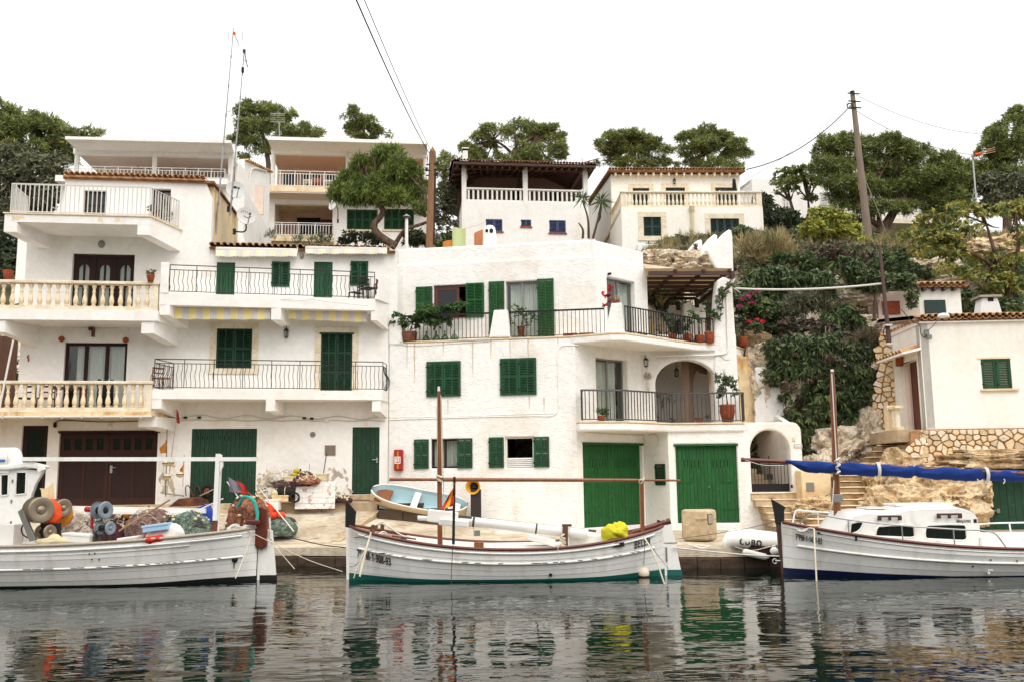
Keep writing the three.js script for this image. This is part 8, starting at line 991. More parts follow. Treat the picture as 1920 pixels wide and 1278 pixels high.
plant('shrub','lime bush at the foot of the grey pole','shrub',40,[1625,500],[[1620,462,18,16],[1635,478,18,16],[1612,488,16,12]],{kind:'small',pal:'lime',dens:480,size:2,seed:27});
plant('fig_tree','spreading fig tree with yellowing leaves above the low tiled house','tree',34,[1888,596],[[1740,412,26,14],[1775,400,30,16],[1815,392,32,16],[1860,396,32,18],[1905,392,30,20],[1715,440,30,16],[1755,440,34,18],[1805,432,36,20],[1855,436,34,20],[1905,440,30,22],[1735,470,28,14],[1785,472,34,18],[1835,476,34,20],[1890,484,32,22],[1775,505,26,12],[1825,512,30,14],[1875,525,28,18],[1850,552,26,12],[1912,540,18,22]],{kind:'leaf',pal:'fig',dens:330,size:1.15,seed:28,gap:0.1,r0:0.2,r1:0.035,bark:M.barkpale,trunk:[[[1888,596],[1892,560],[1884,530],[1862,500]],[[1888,545],[1902,510],[1910,460],[1905,400]],[[1884,530],[1850,490],[1810,470],[1770,450]],[[1880,520],[1865,470],[1850,420]]]});
plant('vine','dark green vine covering a pergola left of the cream hut','vine',32.4,[1690,580],[[1600,518,22,12],[1632,520,28,14],[1668,526,28,14],[1700,530,24,16],[1640,540,26,9],[1712,560,10,20],[1610,535,20,8]],{kind:'leaf',pal:'ivy',dens:620,size:0.95,seed:29,trunk:[[[1640,600],[1642,560],[1645,535]]],r0:0.08,twigs:0});
// the green cliff
const S_=(label,D,base,cl,kind,pal,seed,o={})=>plant('shrub',label,'shrub',D,base,cl,{kind,pal,seed,dens:480,size:1.2,...o});
S_('dark bush at the corner of the cream balustraded house',42,[1400,470],[[1390,440,26,16],[1410,452,26,18]],'leaf','ivy',40);S_('dark evergreen bush between the cream house and the lime bush',47,[1460,440],[[1440,405,24,24],[1470,412,30,22],[1500,425,24,16],[1430,380,16,20]],'leaf','dark',41,{size:1.5});
S_('straw coloured dry grass on the slope right of the fin wall',36,[1440,500],[[1410,470,24,14],[1445,468,30,16],[1470,485,24,12],[1420,492,28,10]],'grass','straw',42,{dens:260,size:1.4});S_('grey scrub on the slope above the dry grass',37,[1430,470],[[1425,456,30,12],[1460,462,24,10]],'small','grey',43,{size:2});
S_('leafy green shrub on the slope left of the ivy',34.5,[1490,510],[[1470,488,24,12],[1500,482,26,12],[1525,500,26,13]],'big','green',44,{dens:300});S_('brown green scrub below the lime bush',36,[1570,500],[[1560,478,32,15],[1600,486,28,14],[1545,502,26,12]],'small','brown',45,{size:2});
S_('fern like drooping shrub over the upper cliff',33.2,[1470,560],[[1420,520,26,20],[1455,512,30,18],[1495,525,32,22],[1535,520,28,18],[1440,545,30,18]],'hang','green',46,{dens:520});S_('grey green rosemary bush hanging beside the pale outcrop',32.2,[1520,590],[[1505,562,30,16],[1535,568,26,15],[1490,580,24,14]],'fine','olive',47,{dens:900,size:1.2});
S_('green bushes behind the side balcony',32.6,[1440,620],[[1400,560,26,28],[1430,580,28,24],[1455,610,28,22],[1420,610,24,18]],'leaf','ivy',48,{dens:560});S_('brown heather like scrub in the middle of the cliff',31.9,[1500,640],[[1480,608,28,14],[1515,612,32,15],[1550,620,30,14],[1470,635,24,12]],'small','brown',49,{size:1.6});
{const cl=[[1455,650,26,22],[1490,645,32,22],[1535,648,34,24],[1580,640,32,22],[1610,660,30,24],[1470,690,30,24],[1515,690,36,28],[1565,690,36,28],[1610,700,32,26],[1640,705,18,18],[1490,730,32,26],[1540,735,38,28],[1590,740,36,28],[1630,742,24,24],[1500,775,28,22],[1545,778,30,22],[1590,785,30,22],[1632,785,24,22],[1505,810,22,14],[1612,812,22,14],[1650,790,14,16]];plant('ivy','curtain of dark ivy hanging over the cliff behind the right mast','ivy',30.7,[1550,830],cl,{kind:'hang',pal:'ivy',dens:900,size:0.9,seed:50,depth:0.7,gap:0.08,spread:0.15,part:'leaf_curtain'});plant('ivy','small leaved dark creeper in the cleft right of the arch','ivy',30.6,[1510,880],[[1512,848,22,18],[1540,862,24,12],[1520,872,22,10],[1590,842,12,24]],{kind:'small',pal:'dark',dens:620,size:1.5,seed:51,part:'leaf_curtain'});plant('ivy','bright leafy creeper beside the whitewashed rock','ivy',30.6,[1450,730],[[1440,705,18,12],[1462,715,16,14],[1480,700,16,14]],{kind:'leaf',pal:'green',dens:420,size:0.9,seed:52,part:'leaf_curtain'});plant('shrub','brown dry scrub at the right end of the ivy by the rubble wall','shrub',30.6,[1645,690],[[1640,650,16,18],[1650,672,14,16],[1630,632,22,10]],{kind:'grass',pal:'brown',dens:420,size:0.7,seed:53});plant('stems','bundle of pale dry stems hanging in the ivy above the right mast','stems',30.7,[1552,690],[],{trunk:[[[1548,612],[1550,650],[1552,690]],[[1556,616],[1558,660],[1560,688]],[[1540,630],[1542,660],[1545,700]],[[1500,690],[1502,720],[1500,748]]],r0:0.012,r1:0.008,bark:M.greywood,twigs:0});}
S_('dark shrub in the passage at the left edge behind the lower balcony',30,[5,720],[[5,690,22,30],[-15,660,24,30]],'leaf','dark',62);
plant('creeper','brown dead creeper hanging among the dark ivy','creeper',30.4,[1560,760],[[1500,660,22,10],[1560,668,20,9],[1525,712,16,12],[1480,720,14,12],[1575,715,14,10],[1545,640,26,8]],{kind:'hang',pal:'brown',dens:420,size:0.7,seed:63,part:'stems'});
{// scrub over the whole slope: nobody could count it
const r=rng(640),T=[['small','green',2.0],['leaf','olive',1.3],['small','brown',1.8],['grass','straw',0.75],['leaf','ivy',1.2]].map((k)=>[...k,[]]);let n=0;
while(n<24000){const x=rr(4.5,30,r),s=0.3 + 19*r()**1.2,D=footAt(x)+ s,c=fbm3(x*0.55,D*0.55,71,4);n++;if(c<-0.34||(x>10.5&&s<3.2&&x<13))continue;const y=ground(x,D),k=clamp(floor((fbm3(x*0.8,D*0.8,90,3)+ 0.5)*5 + r()*1.2),0,4);T[k][3].push([x +(r()- 0.5)*0.3,y + 0.1 + r()*0.3,-D + 0.1,0]);}
T.forEach(([kind,pal,size,at])=>{const cs=PAL[pal].map((h)=>new THREE.Color(h)),im=new THREE.InstancedMesh(TU[kind],leafMat,at.length),m=new THREE.Matrix4(),q=new THREE.Quaternion();at.forEach((a,i)=>{const k=size*(0.7 + 0.7*r());q.setFromEuler(new THREE.Euler((r()- 0.5)*0.8,r()*6.3,(r()- 0.5)*0.8));im.setMatrixAt(i,m.compose(V(a[0],a[1],a[2]),q,V(k,k,k)));im.setColorAt(i,cs[floor(r()*cs.length)]);});im.name='hillside_scrub';im.castShadow=im.receiveShadow=true;tag(im,{green:'low green scrub scattered over the hillside',olive:'grey green scrub scattered over the hillside',brown:'brown heath scattered over the hillside',straw:'dry straw coloured grass scattered over the hillside',ivy:'dark leafy ground cover scattered over the hillside'}[pal],'scrub',null,'stuff');});
}
S_('trailing green creeper below the pale outcrop on the cliff',32.0,[1590,620],[[1555,545,24,14],[1580,580,24,12],[1600,600,26,14],[1560,595,24,14],[1625,632,18,10],[1590,490,26,14],[1560,520,24,14]],'hang','green',64,{dens:560,size:1});S_('bushes on the terrace above the vine pergola',36,[1680,505],[[1640,500,22,12],[1672,496,24,12],[1705,502,24,12],[1735,512,20,10]],'small','green',65,{size:1.8});
S_('tall dry grass tuft beside the two small terracotta pots',34.3,[1238,478],[[1230,470,14,8],[1262,470,16,8],[1330,470,10,12]],'grass','straw',54,{dens:300,size:0.7});S_('low grey scrub on the outcrop above the pergola',34.2,[1225,485],[[1218,478,12,8],[1240,482,14,8],[1275,492,12,6]],'small','grey',55,{size:1.3});S_('green shrub in the planted bed beside the stairs',28.0,[1680,900],[[1655,888,14,9],[1680,890,18,8],[1705,888,14,8]],'leaf','ivy',56,{dens:560,size:0.7});
S_('dark hedge at the foot of the twisted pine',40,[680,462],[[655,445,20,13],[690,448,26,13],[640,452,20,8],[775,446,24,14],[795,450,14,10]],'leaf','dark',57,{dens:620});S_('green weeds along the terrace foot of the pink loggia house',42,[560,460],[[510,446,14,10],[560,454,30,6],[605,452,24,7]],'grass','green',58,{dens:420,size:0.7});S_('bush behind the hooded chimney',44,[850,462],[[845,448,20,10],[826,455,16,8]],'leaf','green',59);S_('thicket beside the small huts',33.6,[1830,590],[[1815,560,18,16],[1830,580,20,10],[1900,570,22,18],[1875,575,16,14]],'leaf','ivy',60,{dens:520});S_('green scrub under the fig tree',37,[1780,520],[[1700,480,26,16],[1740,488,24,12],[1660,490,18,14],[1880,500,30,18]],'leaf','green',61);
for(const[i,[x,y,sx,sy,w]]of[[1092,372,1104,447,'tall yucca in front of the brown roofed house, leaning left'],[1085,414,1093,447,'short yucca at the left of the three'],[1127,378,1112,447,'yucca at the right of the three, leaning right']].map(([a,b,c,d,w])=>[a,b,c,d,w]).entries())plant('yucca',w,'plant',37 + i*0.2,[sx,sy],[[x,y,2.2,2]],{kind:'spike',pal:'green',dens:900,size:0.95,seed:70 + i,r0:0.055,trunk:[[[sx,sy],[lerp(sx,x,0.4)+ 3,lerp(sy,y,0.5)],[x,y + 4]]],bark:M.barkpale,twigs:0});
// plants in pots
function potted(label,D,px,[py0,py1],w,cl,o={}){const{m=M.terracotta,square=false}=o,t=plant('potted_plant',label,'potted plant',D,[px,py1],cl,{kind:'leaf',pal:'pot',dens:620,size:0.8,part:'foliage',twigs:1,r0:0.02,r1:0.012,trunk:o.stem?[o.stem]:[],...o}),h=(py1 - py0)/ FOC*D,r=w / FOC*D / 2;mesh('pot',square?slabUV([[-r*0.85,0],[r*0.85,0],[r,h],[-r,h]],[],-r,r,0.01):lathe([[0.001,0],[r*0.72,0],[r*(o.urn?1.05:0.92),h*0.6],[r,h*0.86],[r*1.06,h*0.87],[r*1.06,h],[r*0.9,h],[r*0.85,h*0.8],[0.001,h*0.8]],18),m,t);return t;}
potted('large dark leaved plant in a square brown tub, far left of the rough house balcony',29.25,768,[622,640],26,[[748,600,9,9],[765,612,16,9],[780,600,18,12],[800,588,20,13],[822,590,20,12],[845,582,14,8],[862,574,10,6],[815,606,16,7],[835,600,10,6]],{kind:'big',m:M.rust,square:true,seed:80,stem:[[768,622],[775,605],[795,592]],dens:900,size:0.85});
potted('thin leaved rubber plant in a red pot between shutter and railing',29.1,977,[612,629],15,[[980,588,12,10],[962,597,7,11],[996,595,10,8],[968,578,8,6],[1012,586,8,6],[990,606,8,7],[958,578,5,5]],{kind:'big',m:M.rust,seed:81,stem:[[977,612],[980,600],[980,590]],dens:380,size:0.55});potted('small plant on the left tapered balcony pier',28.9,938,[580,584],8,[[939,573,6,8]],{seed:82,size:0.6});
potted('dry pink plant with red bougainvillea on the right balcony pier',28.1,1156,[564,571],14,[[1156,561,9,6]],{kind:'small',pal:'straw',seed:83,dens:700});plant('bougainvillea','red bougainvillea climbing beside the right balcony pier','flowers',28.2,[1140,575],[[1146,541,4,6],[1136,553,8,4],[1143,562,4,5],[1134,571,6,3]],{kind:'flower',pal:'red',dens:1100,size:0.95,seed:84,part:'blossom',trunk:[[[1141,576],[1142,560],[1146,540]]],r0:0.008,bark:M.bark,twigs:0});
for(const[i,[l,D,x,y0,y1,w,cl,st]]of[['leafy plant in a pot at the left of the terrace railing',29.9,1262,627,641,17,[[1262,606,8,7],[1250,592,6,8]],[[1262,627],[1260,610]]],['tall plant in a pot in the middle of the terrace railing',30.2,1290,626,641,18,[[1288,606,11,14],[1298,590,9,9],[1282,620,9,6]],[[1290,626],[1290,605]]],['bushy plant in a terracotta pot third along the terrace railing',30.3,1312,628,642,17,[[1312,608,10,10],[1306,595,7,8]],[[1312,628],[1312,606]]],['big leaved plant in a terracotta pot at the right end of the terrace railing',30.3,1331,622,643,18,[[1331,613,10,7],[1335,590,14,10],[1322,585,10,7],[1345,595,8,8]],[[1331,622],[1333,595]]]].entries())potted(l,D,x,[y0,y1],w,cl,{kind:i===3?'big':'leaf',seed:85 + i,stem:st,dens:460,size:0.6});
plant('vine','small vine climbing the white terrace pier','vine',30.2,[1352,590],[[1358,546,8,10],[1343,560,6,8],[1365,538,6,7],[1350,575,5,6],[1375,532,4,5]],{kind:'leaf',pal:'pot',dens:460,size:0.7,seed:90,trunk:[[[1350,600],[1354,575],[1358,545]]],r0:0.015});plant('flower_bed','low brown and green planting along the terrace edge','plants',29.4,[1215,634],[[1200,628,14,4],[1222,632,12,4]],{kind:'small',pal:'brown',dens:900,size:0.9,seed:91,part:'foliage'});
plant('bougainvillea','magenta bougainvillea above the small side balcony','flowers',31,[1395,610],[[1402,552,9,6],[1408,564,8,6],[1388,575,7,5],[1392,560,5,4],[1420,546,5,4]],{kind:'flower',pal:'magenta',dens:500,size:1.0,seed:92,part:'blossom'});plant('geranium','red geraniums on the side balcony railing','flowers',30.9,[1410,610],[[1405,600,6,4],[1420,602,6,4],[1430,605,5,4]],{kind:'flower',pal:'red',dens:500,size:0.9,seed:93,part:'blossom'});potted('green plants in pots behind the side balcony railing',31.2,1395,[632,648],18,[[1385,612,12,12],[1402,608,14,10],[1420,615,12,10],[1395,628,14,6]],{seed:94,pal:'ivy'});
potted('round bush in a small pot on the lower balcony, left end',27.9,1128,[779,789],13,[[1122,771,8,6],[1134,772,8,6]],{pal:'green',seed:95,kind:'small',size:1.2,dens:900});potted('leafy tree in a big terracotta urn at the right end of the lower balcony',29.7,1365,[758,791],27,[[1362,690,12,10],[1352,706,12,12],[1372,708,12,12],[1360,726,16,10],[1350,738,9,6],[1378,730,7,8]],{urn:true,seed:96,pal:'green',stem:[[1365,758],[1362,740],[1360,715]],dens:460,size:0.75});potted('dark low plant in the shade of the arch loggia',29.9,1312,[782,791],16,[[1304,776,10,7],[1322,778,9,6]],{pal:'dark',seed:97,dens:700,size:0.7});
potted('succulent in a terracotta pot on the upper stone balustrade',26.9,281.5,[515.5,528],15,[[281,513,8,3],[289,509,4,3]],{kind:'small',pal:'grey',seed:98,dens:900,size:1});potted('cactus in a terracotta pot at the far left of the balustrade',26.9,14,[507,523],19,[[12,500,6,6],[18,488,3,8],[8,492,3,6]],{kind:'small',pal:'green',seed:99,dens:900});potted('spindly plant by the open terrace door at top left',28.2,292,[402,410],9,[[290,392,10,7],[308,380,6,8],[318,405,6,8]],{kind:'small',pal:'brown',seed:100,dens:420,size:1.4});potted('left one of two red pots with small shrubs above the pergola',34.2,1296,[469.5,474],10,[[1292,458,7,7]],{kind:'small',pal:'brown',seed:101,size:1.1});potted('right one of two red pots with small shrubs above the pergola',34.2,1307,[469.5,474],9,[[1308,462,6,6]],{kind:'small',pal:'brown',seed:102,size:1.1});
// ---------- gear on the quay, the boats and the balconies ----------
const T2=(name,label,cat,px,py,D,group)=>thing(name,label,cat,atD(px,py,D),0,group),DS={side:THREE.DoubleSide};
const netMat=(a,b,s)=>mat(0xffffff,{map:tex(128,0.5,(u,v)=>{const n=fbm(u,v,9,4,s),k=abs(fbm(u,v,14,3,s + 4)- 0.5)<0.035?0.55:1;return mul3(mix3(rgb(a),rgb(b),clamp((n - 0.3)*2.2)),k);}),bumpMap:B_plain,bumpScale:0.05,roughness:1});
const N_={green:netMat(0x7d8c7c,0x4a5a50,301),brown:netMat(0xa8694a,0x6b4334,302),plum:netMat(0x5a3038,0x34222a,303),pink:netMat(0x9a7468,0x5d4a44,304),sack:netMat(0xddd5c8,0xa89c8a,305)};
function heap(name,label,cat,px,py,D,rx,ry,rz,m,seed,sm2,n=40,sr=0.008){
const t=T2(name,label,cat,px,py,D),r=rng(seed),surf=(a,e)=>{const k=1 + 0.22*fbm3(cos(a)*2 + seed,e*3,sin(a)*2,3);return V(rx*cos(a)*cos(e)*k,ry*sin(e)*k,rz*sin(a)*cos(e)*k);};
mesh('mound',noisy(new THREE.SphereGeometry(1,44,22,0,PI*2,0,PI / 2 + 0.5).scale(rx,ry,rz),0.16*min(rx,ry),2.6 / rx,seed),m,t);
const s=Array.from({length:n},()=>{let a=r()*6.28,e=0.15 + r()*1.1;const p=[];for(let i=0;i<5;i++){p.push(surf(a,clamp(e,0.02,1.5)).multiplyScalar(1.02));a +=(r()- 0.5)*0.8;e +=(r()- 0.5)*0.6;}return tube(p,sr,10,4);});mesh('strand',s,sm2,t,{stuff:true});if(name==='net_pile')mesh('net_float',Array.from({length:16},()=>{const q=surf(r()*6.28,0.2 + r()).multiplyScalar(1.04);return new THREE.SphereGeometry(0.03,7,5).scale(1.4,1,1).rotateY(r()*3).translate(q.x,q.y,q.z);}),M.foam,t,{stuff:true});return t;
}
const stick=(name,label,cat,a,b,r,m,flag)=>{const t=thing(name,label,cat,a),d=b.clone().sub(a);mesh('stick',rod(V(),d,r,r*0.9),m,t);if(flag){const[k,w,h,fm,sx=1]=flag,g=new THREE.PlaneGeometry(w,h,8,8),p=g.attributes.position,o=d.clone().multiplyScalar(k);for(let i=0;i<p.count;i++){const x=(p.getX(i)/ w + 0.5),y=p.getY(i);p.setXYZ(i,o.x +(x*w)*sx,o.y + y*(1 - 0.6*x)- 0.35*h*x,o.z + 0.04*sin(x*6 + y*9));}g.computeVertexNormals();mesh('flag',g,fm,t);}return t;};
const turq=mat(0x3aa79c,{roughness:0.9}),greyc=mat(0x77707a,{...DS,roughness:0.9}),redc=mat(0xb0241a,{...DS,roughness:0.85}),orac=mat(0xe04a14,{...DS,roughness:0.8}),ocrc=mat(0xb8761c,{...DS,roughness:0.85});
{// dinghy on the landing
const t=T2('dinghy','small beached dinghy, cream outside and pale blue inside, tilted beside the mast','dinghy',694,932,28.2),h=new Hull({L:2.9,B:0.62,s0:0.3,s1:0.36,sm:0.26,keel:-0.2,exp:3,full:0.6}),out=mat(0xd9c5a0,{roughness:0.6}),inn=mat(0x9dbac0,{roughness:0.7,...DS}),f=(v)=>(x)=>lerp(h.keel,h.sheer(x),v);
t.rotation.set(0.42,0.02,-0.2,'ZYX');for(const s of[1,-1]){mesh('hull_side',h.skin(f(0),f(1),s,0,9),out,t);mesh('inside',h.skin(f(0.04),f(0.99),s,-0.03,9),inn,t);mesh('gunwale',h.line(f(1),s,0,0.026),M.cloth,t);mesh('grime',h.skin(f(0.03),(x)=>f(0.25)(x)+ 0.05*fbm3(x*4,1,2),s,0.004),M.mortar,t);}
mesh('bottom_board',box(0.35,2.6,-0.1,-0.08,-0.36,0.36),inn,t);mesh('seat',rbox(0.16,0.62,0.12,0.17,-0.42,0.42,0.02),M.varnish,t);mesh('thwart',rbox(1.25,1.45,0.15,0.2,-0.56,0.56,0.02),M.cloth,t);mesh('foredeck',rbox(2.35,2.7,0.2,0.24,-0.25,0.25,0.02),M.cloth,t);mesh('rope_bundle',bundle([V(2.2,0,0),V(2.3,0.12,0.1),V(2.42,0.05,0.2),V(2.3,0.0,0.1)],0.018,3,5),M.rope,t);
}
{const c=fL.R(741,842,757,882),t=thing('fire_hose_box','red fire extinguisher box on the rough white wall','extinguisher box',fL.P((c[0]+ c[1])/ 2,c[2],0.0),fL.yaw),w=c[1]- c[0],h=c[3]- c[2];mesh('case',rbox(-w / 2,w / 2,0,h,0,0.2,0.045,4),M.red,t);for(const k of[0.25,0.75])mesh('strap',box(-0.03,0.03,h*k - 0.1,h*k + 0.1,0.2,0.206),M.ochrecloth,t);
const st=canvasTex(96,96,(g)=>{g.fillStyle='#efe6dc';g.fillRect(0,0,96,96);g.fillStyle='#a51a16';g.fillRect(12,12,72,72);g.fillStyle='#f4ece4';g.fillRect(18,26,20,52);g.fillRect(24,16,10,12);g.fillRect(50,20,24,50);g.fillStyle='#a51a16';g.fillRect(56,40,12,4);g.fillRect(56,50,12,4);});mesh('pictogram',new THREE.PlaneGeometry(w*0.72,w*0.78).translate(-0.01,h*0.5,0.208),new THREE.MeshStandardMaterial({map:st,roughness:0.5}),t,{keepUV:true});}
{const t=T2('ventilator','yellow bell mouth on a dark square post by the white wall','ventilator',892,966,28.1),k=28.1 / FOC,H=66*k;mesh('post',rbox(-9*k,10*k,-0.25,48*k,-0.15,0.15,0.02),mat(0x2a211d,{roughness:0.7}),t);mesh('bell',lathe([[0.13,-0.2],[0.14,0.0],[0.17,0.09],[0.225,0.13],[0.225,0.15],[0.16,0.1],[0.125,0.0],[0.12,-0.2]],26).rotateX(PI / 2).rotateY(-0.25).translate(-0.04,53*k,0.06),mat(0xc98f16,{roughness:0.5}),t);mesh('elbow',rod(V(-0.02,47*k,-0.02),V(-0.02,56*k,-0.08),0.15,0.15,16),M.dark,t);mesh('bell_throat',new THREE.CylinderGeometry(0.12,0.12,0.01,20).rotateX(PI / 2).rotateY(-0.25).translate(-0.03,53*k,0.0),M.rust,t);void H;}
{const t=T2('stone_block','squat plastered stone block with a small wooden hatch in front of the green doors','block',1313,1012,24.6),k=24.6 / FOC;mesh('block',noisy(slabPlan([[-31*k,0.05],[8*k,0.42],[30*k,0.1],[29*k,-0.35],[-28*k,-0.4]],0,56*k,0.07),0.03,2.4,5),mat(0xf4ead8,{map:T_conc,bumpMap:B_plain,bumpScale:0.02,roughness:0.95}),t);const a=V(9*k,0,0.46),yw=Math.atan2(0.34,21*k);mesh('hatch',box(0.03,17*k,30*k,48*k,-0.05,0.0).rotateY(yw).translate(a.x,0,a.z - 0.015),M.brownworn,t);for(const x of[0.0,0.09,0.18])mesh('hatch_board',box(x + 0.035,x + 0.115,31*k,47*k,0.001,0.012).rotateY(yw).translate(a.x,0,a.z - 0.015),M.greywood,t);}
{const t=T2('inflatable_boat','white inflatable dinghy drawn up on the quay edge beside the right bow','inflatable',1412,1026,22.5),k=22.5 / FOC;mesh('tube',[limb([V(-46*k,8*k,0.1),V(-30*k,14*k,0.32),V(0,12*k,0.3),V(58*k,7*k,0.25)],0.15,0.18,24,14),limb([V(-46*k,9*k,0.1),V(-30*k,20*k,-0.3),V(0,19*k,-0.4),V(58*k,10*k,-0.5)],0.15,0.18,24,14),new THREE.SphereGeometry(0.16,14,10).translate(-46*k,8*k,0.1)],M.cloth,t);mesh('floor',box(-35*k,55*k,6*k,8*k,-0.4,0.25),M.dullsteel,t);mesh('grab_line',tube([V(-40*k,4*k,0.42),V(-15*k,-2*k,0.52),V(15*k,3*k,0.5),V(40*k,9*k,0.45)],0.013,24,5),M.rope,t);const g=new TextGeometry('CUBO',{font:FONTB,size:0.14,depth:0.012,curveSegments:3});mesh('lettering',g,M.dark,t,{at:[-34*k,9*k,0.5],rot:[-0.25,0.05,-0.1]});
const o=T2('outboard','orange rusty gear lying under the white inflatable','gear',1430,1036,22.2);mesh('crate',noisy(new THREE.BoxGeometry(0.65,0.2,0.35,12,6,6).rotateZ(-0.12).translate(0,0.07,0),0.05,4,3),mat(0x8a3a18,{map:T_rust}),o);mesh('strap',[bar(V(-0.2,0.22,0.1),V(-0.02,-0.05,0.22),0.025),bar(V(0.2,0.25,0.1),V(0.12,-0.02,0.22),0.03)],M.dark,o);
for(const[i,[x,y,x2,y2,l]]of[[1399,1035,1434,1043,'long white fender hanging below the inflatable'],[1452,1033,1462,1034,'round white fender against the bow of the right boat']].entries()){const f=T2('fender',l,'fender',x,y,22),e=atD(x2,y2,22).sub(f.position);mesh('body',i?new THREE.SphereGeometry(0.1,16,12):[rod(V(),e,0.085,0.075,14),new THREE.SphereGeometry(0.085,12,8),new THREE.SphereGeometry(0.075,12,8).translate(e.x,e.y,e.z)],M.cloth,f);mesh('eye',new THREE.TorusGeometry(0.03,0.012,5,10).translate(i?0:e.x + 0.07,i?0.1:e.y,0),M.cloth,f);}}
heap('net_pile','grey green net heaped on the left boat beside its white post','net',352,1002,20.6,0.55,0.5,0.4,N_.green,311,M.ropedark,60,0.006);heap('net_pile','large rust brown net heap on the stern of the left boat','net',465,995,21.2,0.52,0.8,0.4,N_.brown,312,M.ropedark,46,0.006);heap('net_pile','dull pink net bundle in the middle of the left boat','net',285,1000,20.9,0.6,0.55,0.4,N_.pink,313,M.rope,50,0.006);heap('net_pile','tangled net with pale floats left of the blue winch drum','net',145,1000,21.3,0.55,0.5,0.4,N_.sack,314,M.raft,60,0.009);heap('net_pile','dark heap of lines and sticks behind the blue winch drums','net',225,1000,21.4,0.6,0.45,0.4,N_.plum,315,M.rope,80,0.009);heap('net_pile','plum coloured net heap on the crates by the patched wall','net',566,902,28.0,0.42,0.3,0.3,N_.plum,316,M.rope,40,0.008);heap('net_pile','ochre net spread over the front of the plum coloured heap','net',577,902,27.8,0.36,0.17,0.2,N_.brown,317,M.foam,40,0.008);heap('net_pile','small brown net left on the doorstep between board and green door','net',642,938,28.1,0.3,0.14,0.2,N_.plum,318,M.ropedark,40,0.006);heap('net_pile','dark net with blue floats on the quay behind the brown rudder','net',523,992,25.6,0.5,0.35,0.35,N_.green,319,M.ropedark,60,0.008);heap('sack','white sack lying on top of the gear by the wall','sack',523,897,28.0,0.36,0.2,0.25,N_.sack,320,M.rope,14);
heap('rope_heap','coils of pale rope at the left foot of the wall gear','rope',492,914,28,0.16,0.22,0.15,N_.sack,321,M.rope,40,0.014);heap('rope_heap','grey ropes heaped under the white sack','rope',530,905,27.9,0.3,0.13,0.2,N_.pink,322,M.ropedark,40,0.012);heap('sack','grey sack slumped left of the brown cardboard box','sack',505,925,27.9,0.26,0.2,0.2,N_.sack,323,M.ropedark,10);heap('tarpaulin','dark folded tarpaulin low beside the black drum','tarpaulin',538,936,27.9,0.26,0.14,0.2,N_.plum,324,M.ropedark,12);heap('sack','crumpled white bag against the peeling plaster above the ropes','sack',538,890,28.3,0.2,0.17,0.12,N_.sack,325,M.rope,8);
tag(mesh('rope_coil',bundle(Array.from({length:14},(_,i)=>atD(553,932,27.7).add(V(0.13*cos(i*0.95),0.13*sin(i*0.95),0.004*i))),0.014,45,5),M.cable),'dark coiled hose hanging left of the white board panel','rope');
tag(mesh('rope_coil',bundle([atD(446,948,20.8),atD(458,932,20.6),atD(474,936,20.6),atD(482,960,20.6),atD(481,975,20.6)],0.018,44,12),turq),'turquoise rope draped over the rust brown net heap','rope');
{const t=T2('wheelbarrow','rusty wheelbarrow tipped over in front of the left green garage door','wheelbarrow',362,948,28.2),k=28.2 / FOC,L=(x,y,z=0)=>V((x - 362)*k,(948 - y)*k,z);mesh('tray',[slabUV([[L(322,948).x,0],[L(390,948).x,0.02],[L(386,934).x,L(386,936).y],[L(372,930).x,L(0,931).y],[L(340,933).x,L(0,934).y]],[],-0.25,0.3,0.04)],M.rust,t);mesh('leg',[tube([L(348,930),L(347,912),L(351,910),L(361,930)],0.018,16,5)],M.raft,t);mesh('leg',[tube([L(359,930,-0.2),L(360,913,-0.2),L(365,912,-0.2),L(372,929,-0.2)],0.018,16,5)],M.raft,t);mesh('wheel',new THREE.TorusGeometry(9.5*k,3.2*k,10,24).translate(L(387,921).x,L(0,921).y,0),M.dark,t);mesh('wheel_hub',new THREE.CylinderGeometry(6*k,6*k,0.05,16).rotateX(PI / 2).translate(L(387,921).x,L(0,921).y,0),M.rust,t);mesh('handle',[rod(L(308,924,0.1),L(346,929,0.1),0.022),rod(L(375,930,0.1),L(400,918,0.1),0.018)],M.greywood,t);}
{const t=T2('barrel','blue plastic barrel lying behind the grey green net','barrel',382,998,21.3),k=21.3 / FOC;mesh('body',lathe([[0.001,0],[0.27,0],[0.3,0.05],[0.3,0.25],[0.29,0.27],[0.3,0.29],[0.3,0.55],[0.001,0.56]],22).rotateZ(0.35).translate(0.02,0.02,0),M.blue,t);void k;}
{const c=[551,901,626,954],D=27.75,t=T2('board_panel','white flaking board panel leaning on the doorstep','panel',552,954,D),k=D / FOC,W=74*k,H=51*k;t.rotation.x=-0.1;const fl=mat(0xffffff,{map:tex(256,1.2,(u,v)=>{const n=fbm(u,v,7,5,331);return n>0.655?rgb(0xc2a596):mul3(rgb(0xe9e5df),0.9 + 0.15*fbm(u,v,30,3,333));}),roughness:0.9});for(let i=0;i<5;i++)mesh('board',rbox(0.005*(i % 2),W,H*i / 5 + 0.004,H*(i + 1)/ 5 - 0.004,-0.03,0.0,0.006),fl,t,{off:[i*0.6,i*0.9]});mesh('frame',[box(-0.03,0,-0.02,H,-0.12,0.0),box(0,W,-0.02,0.003,-0.12,0.004)],M.raft,t);void c;}
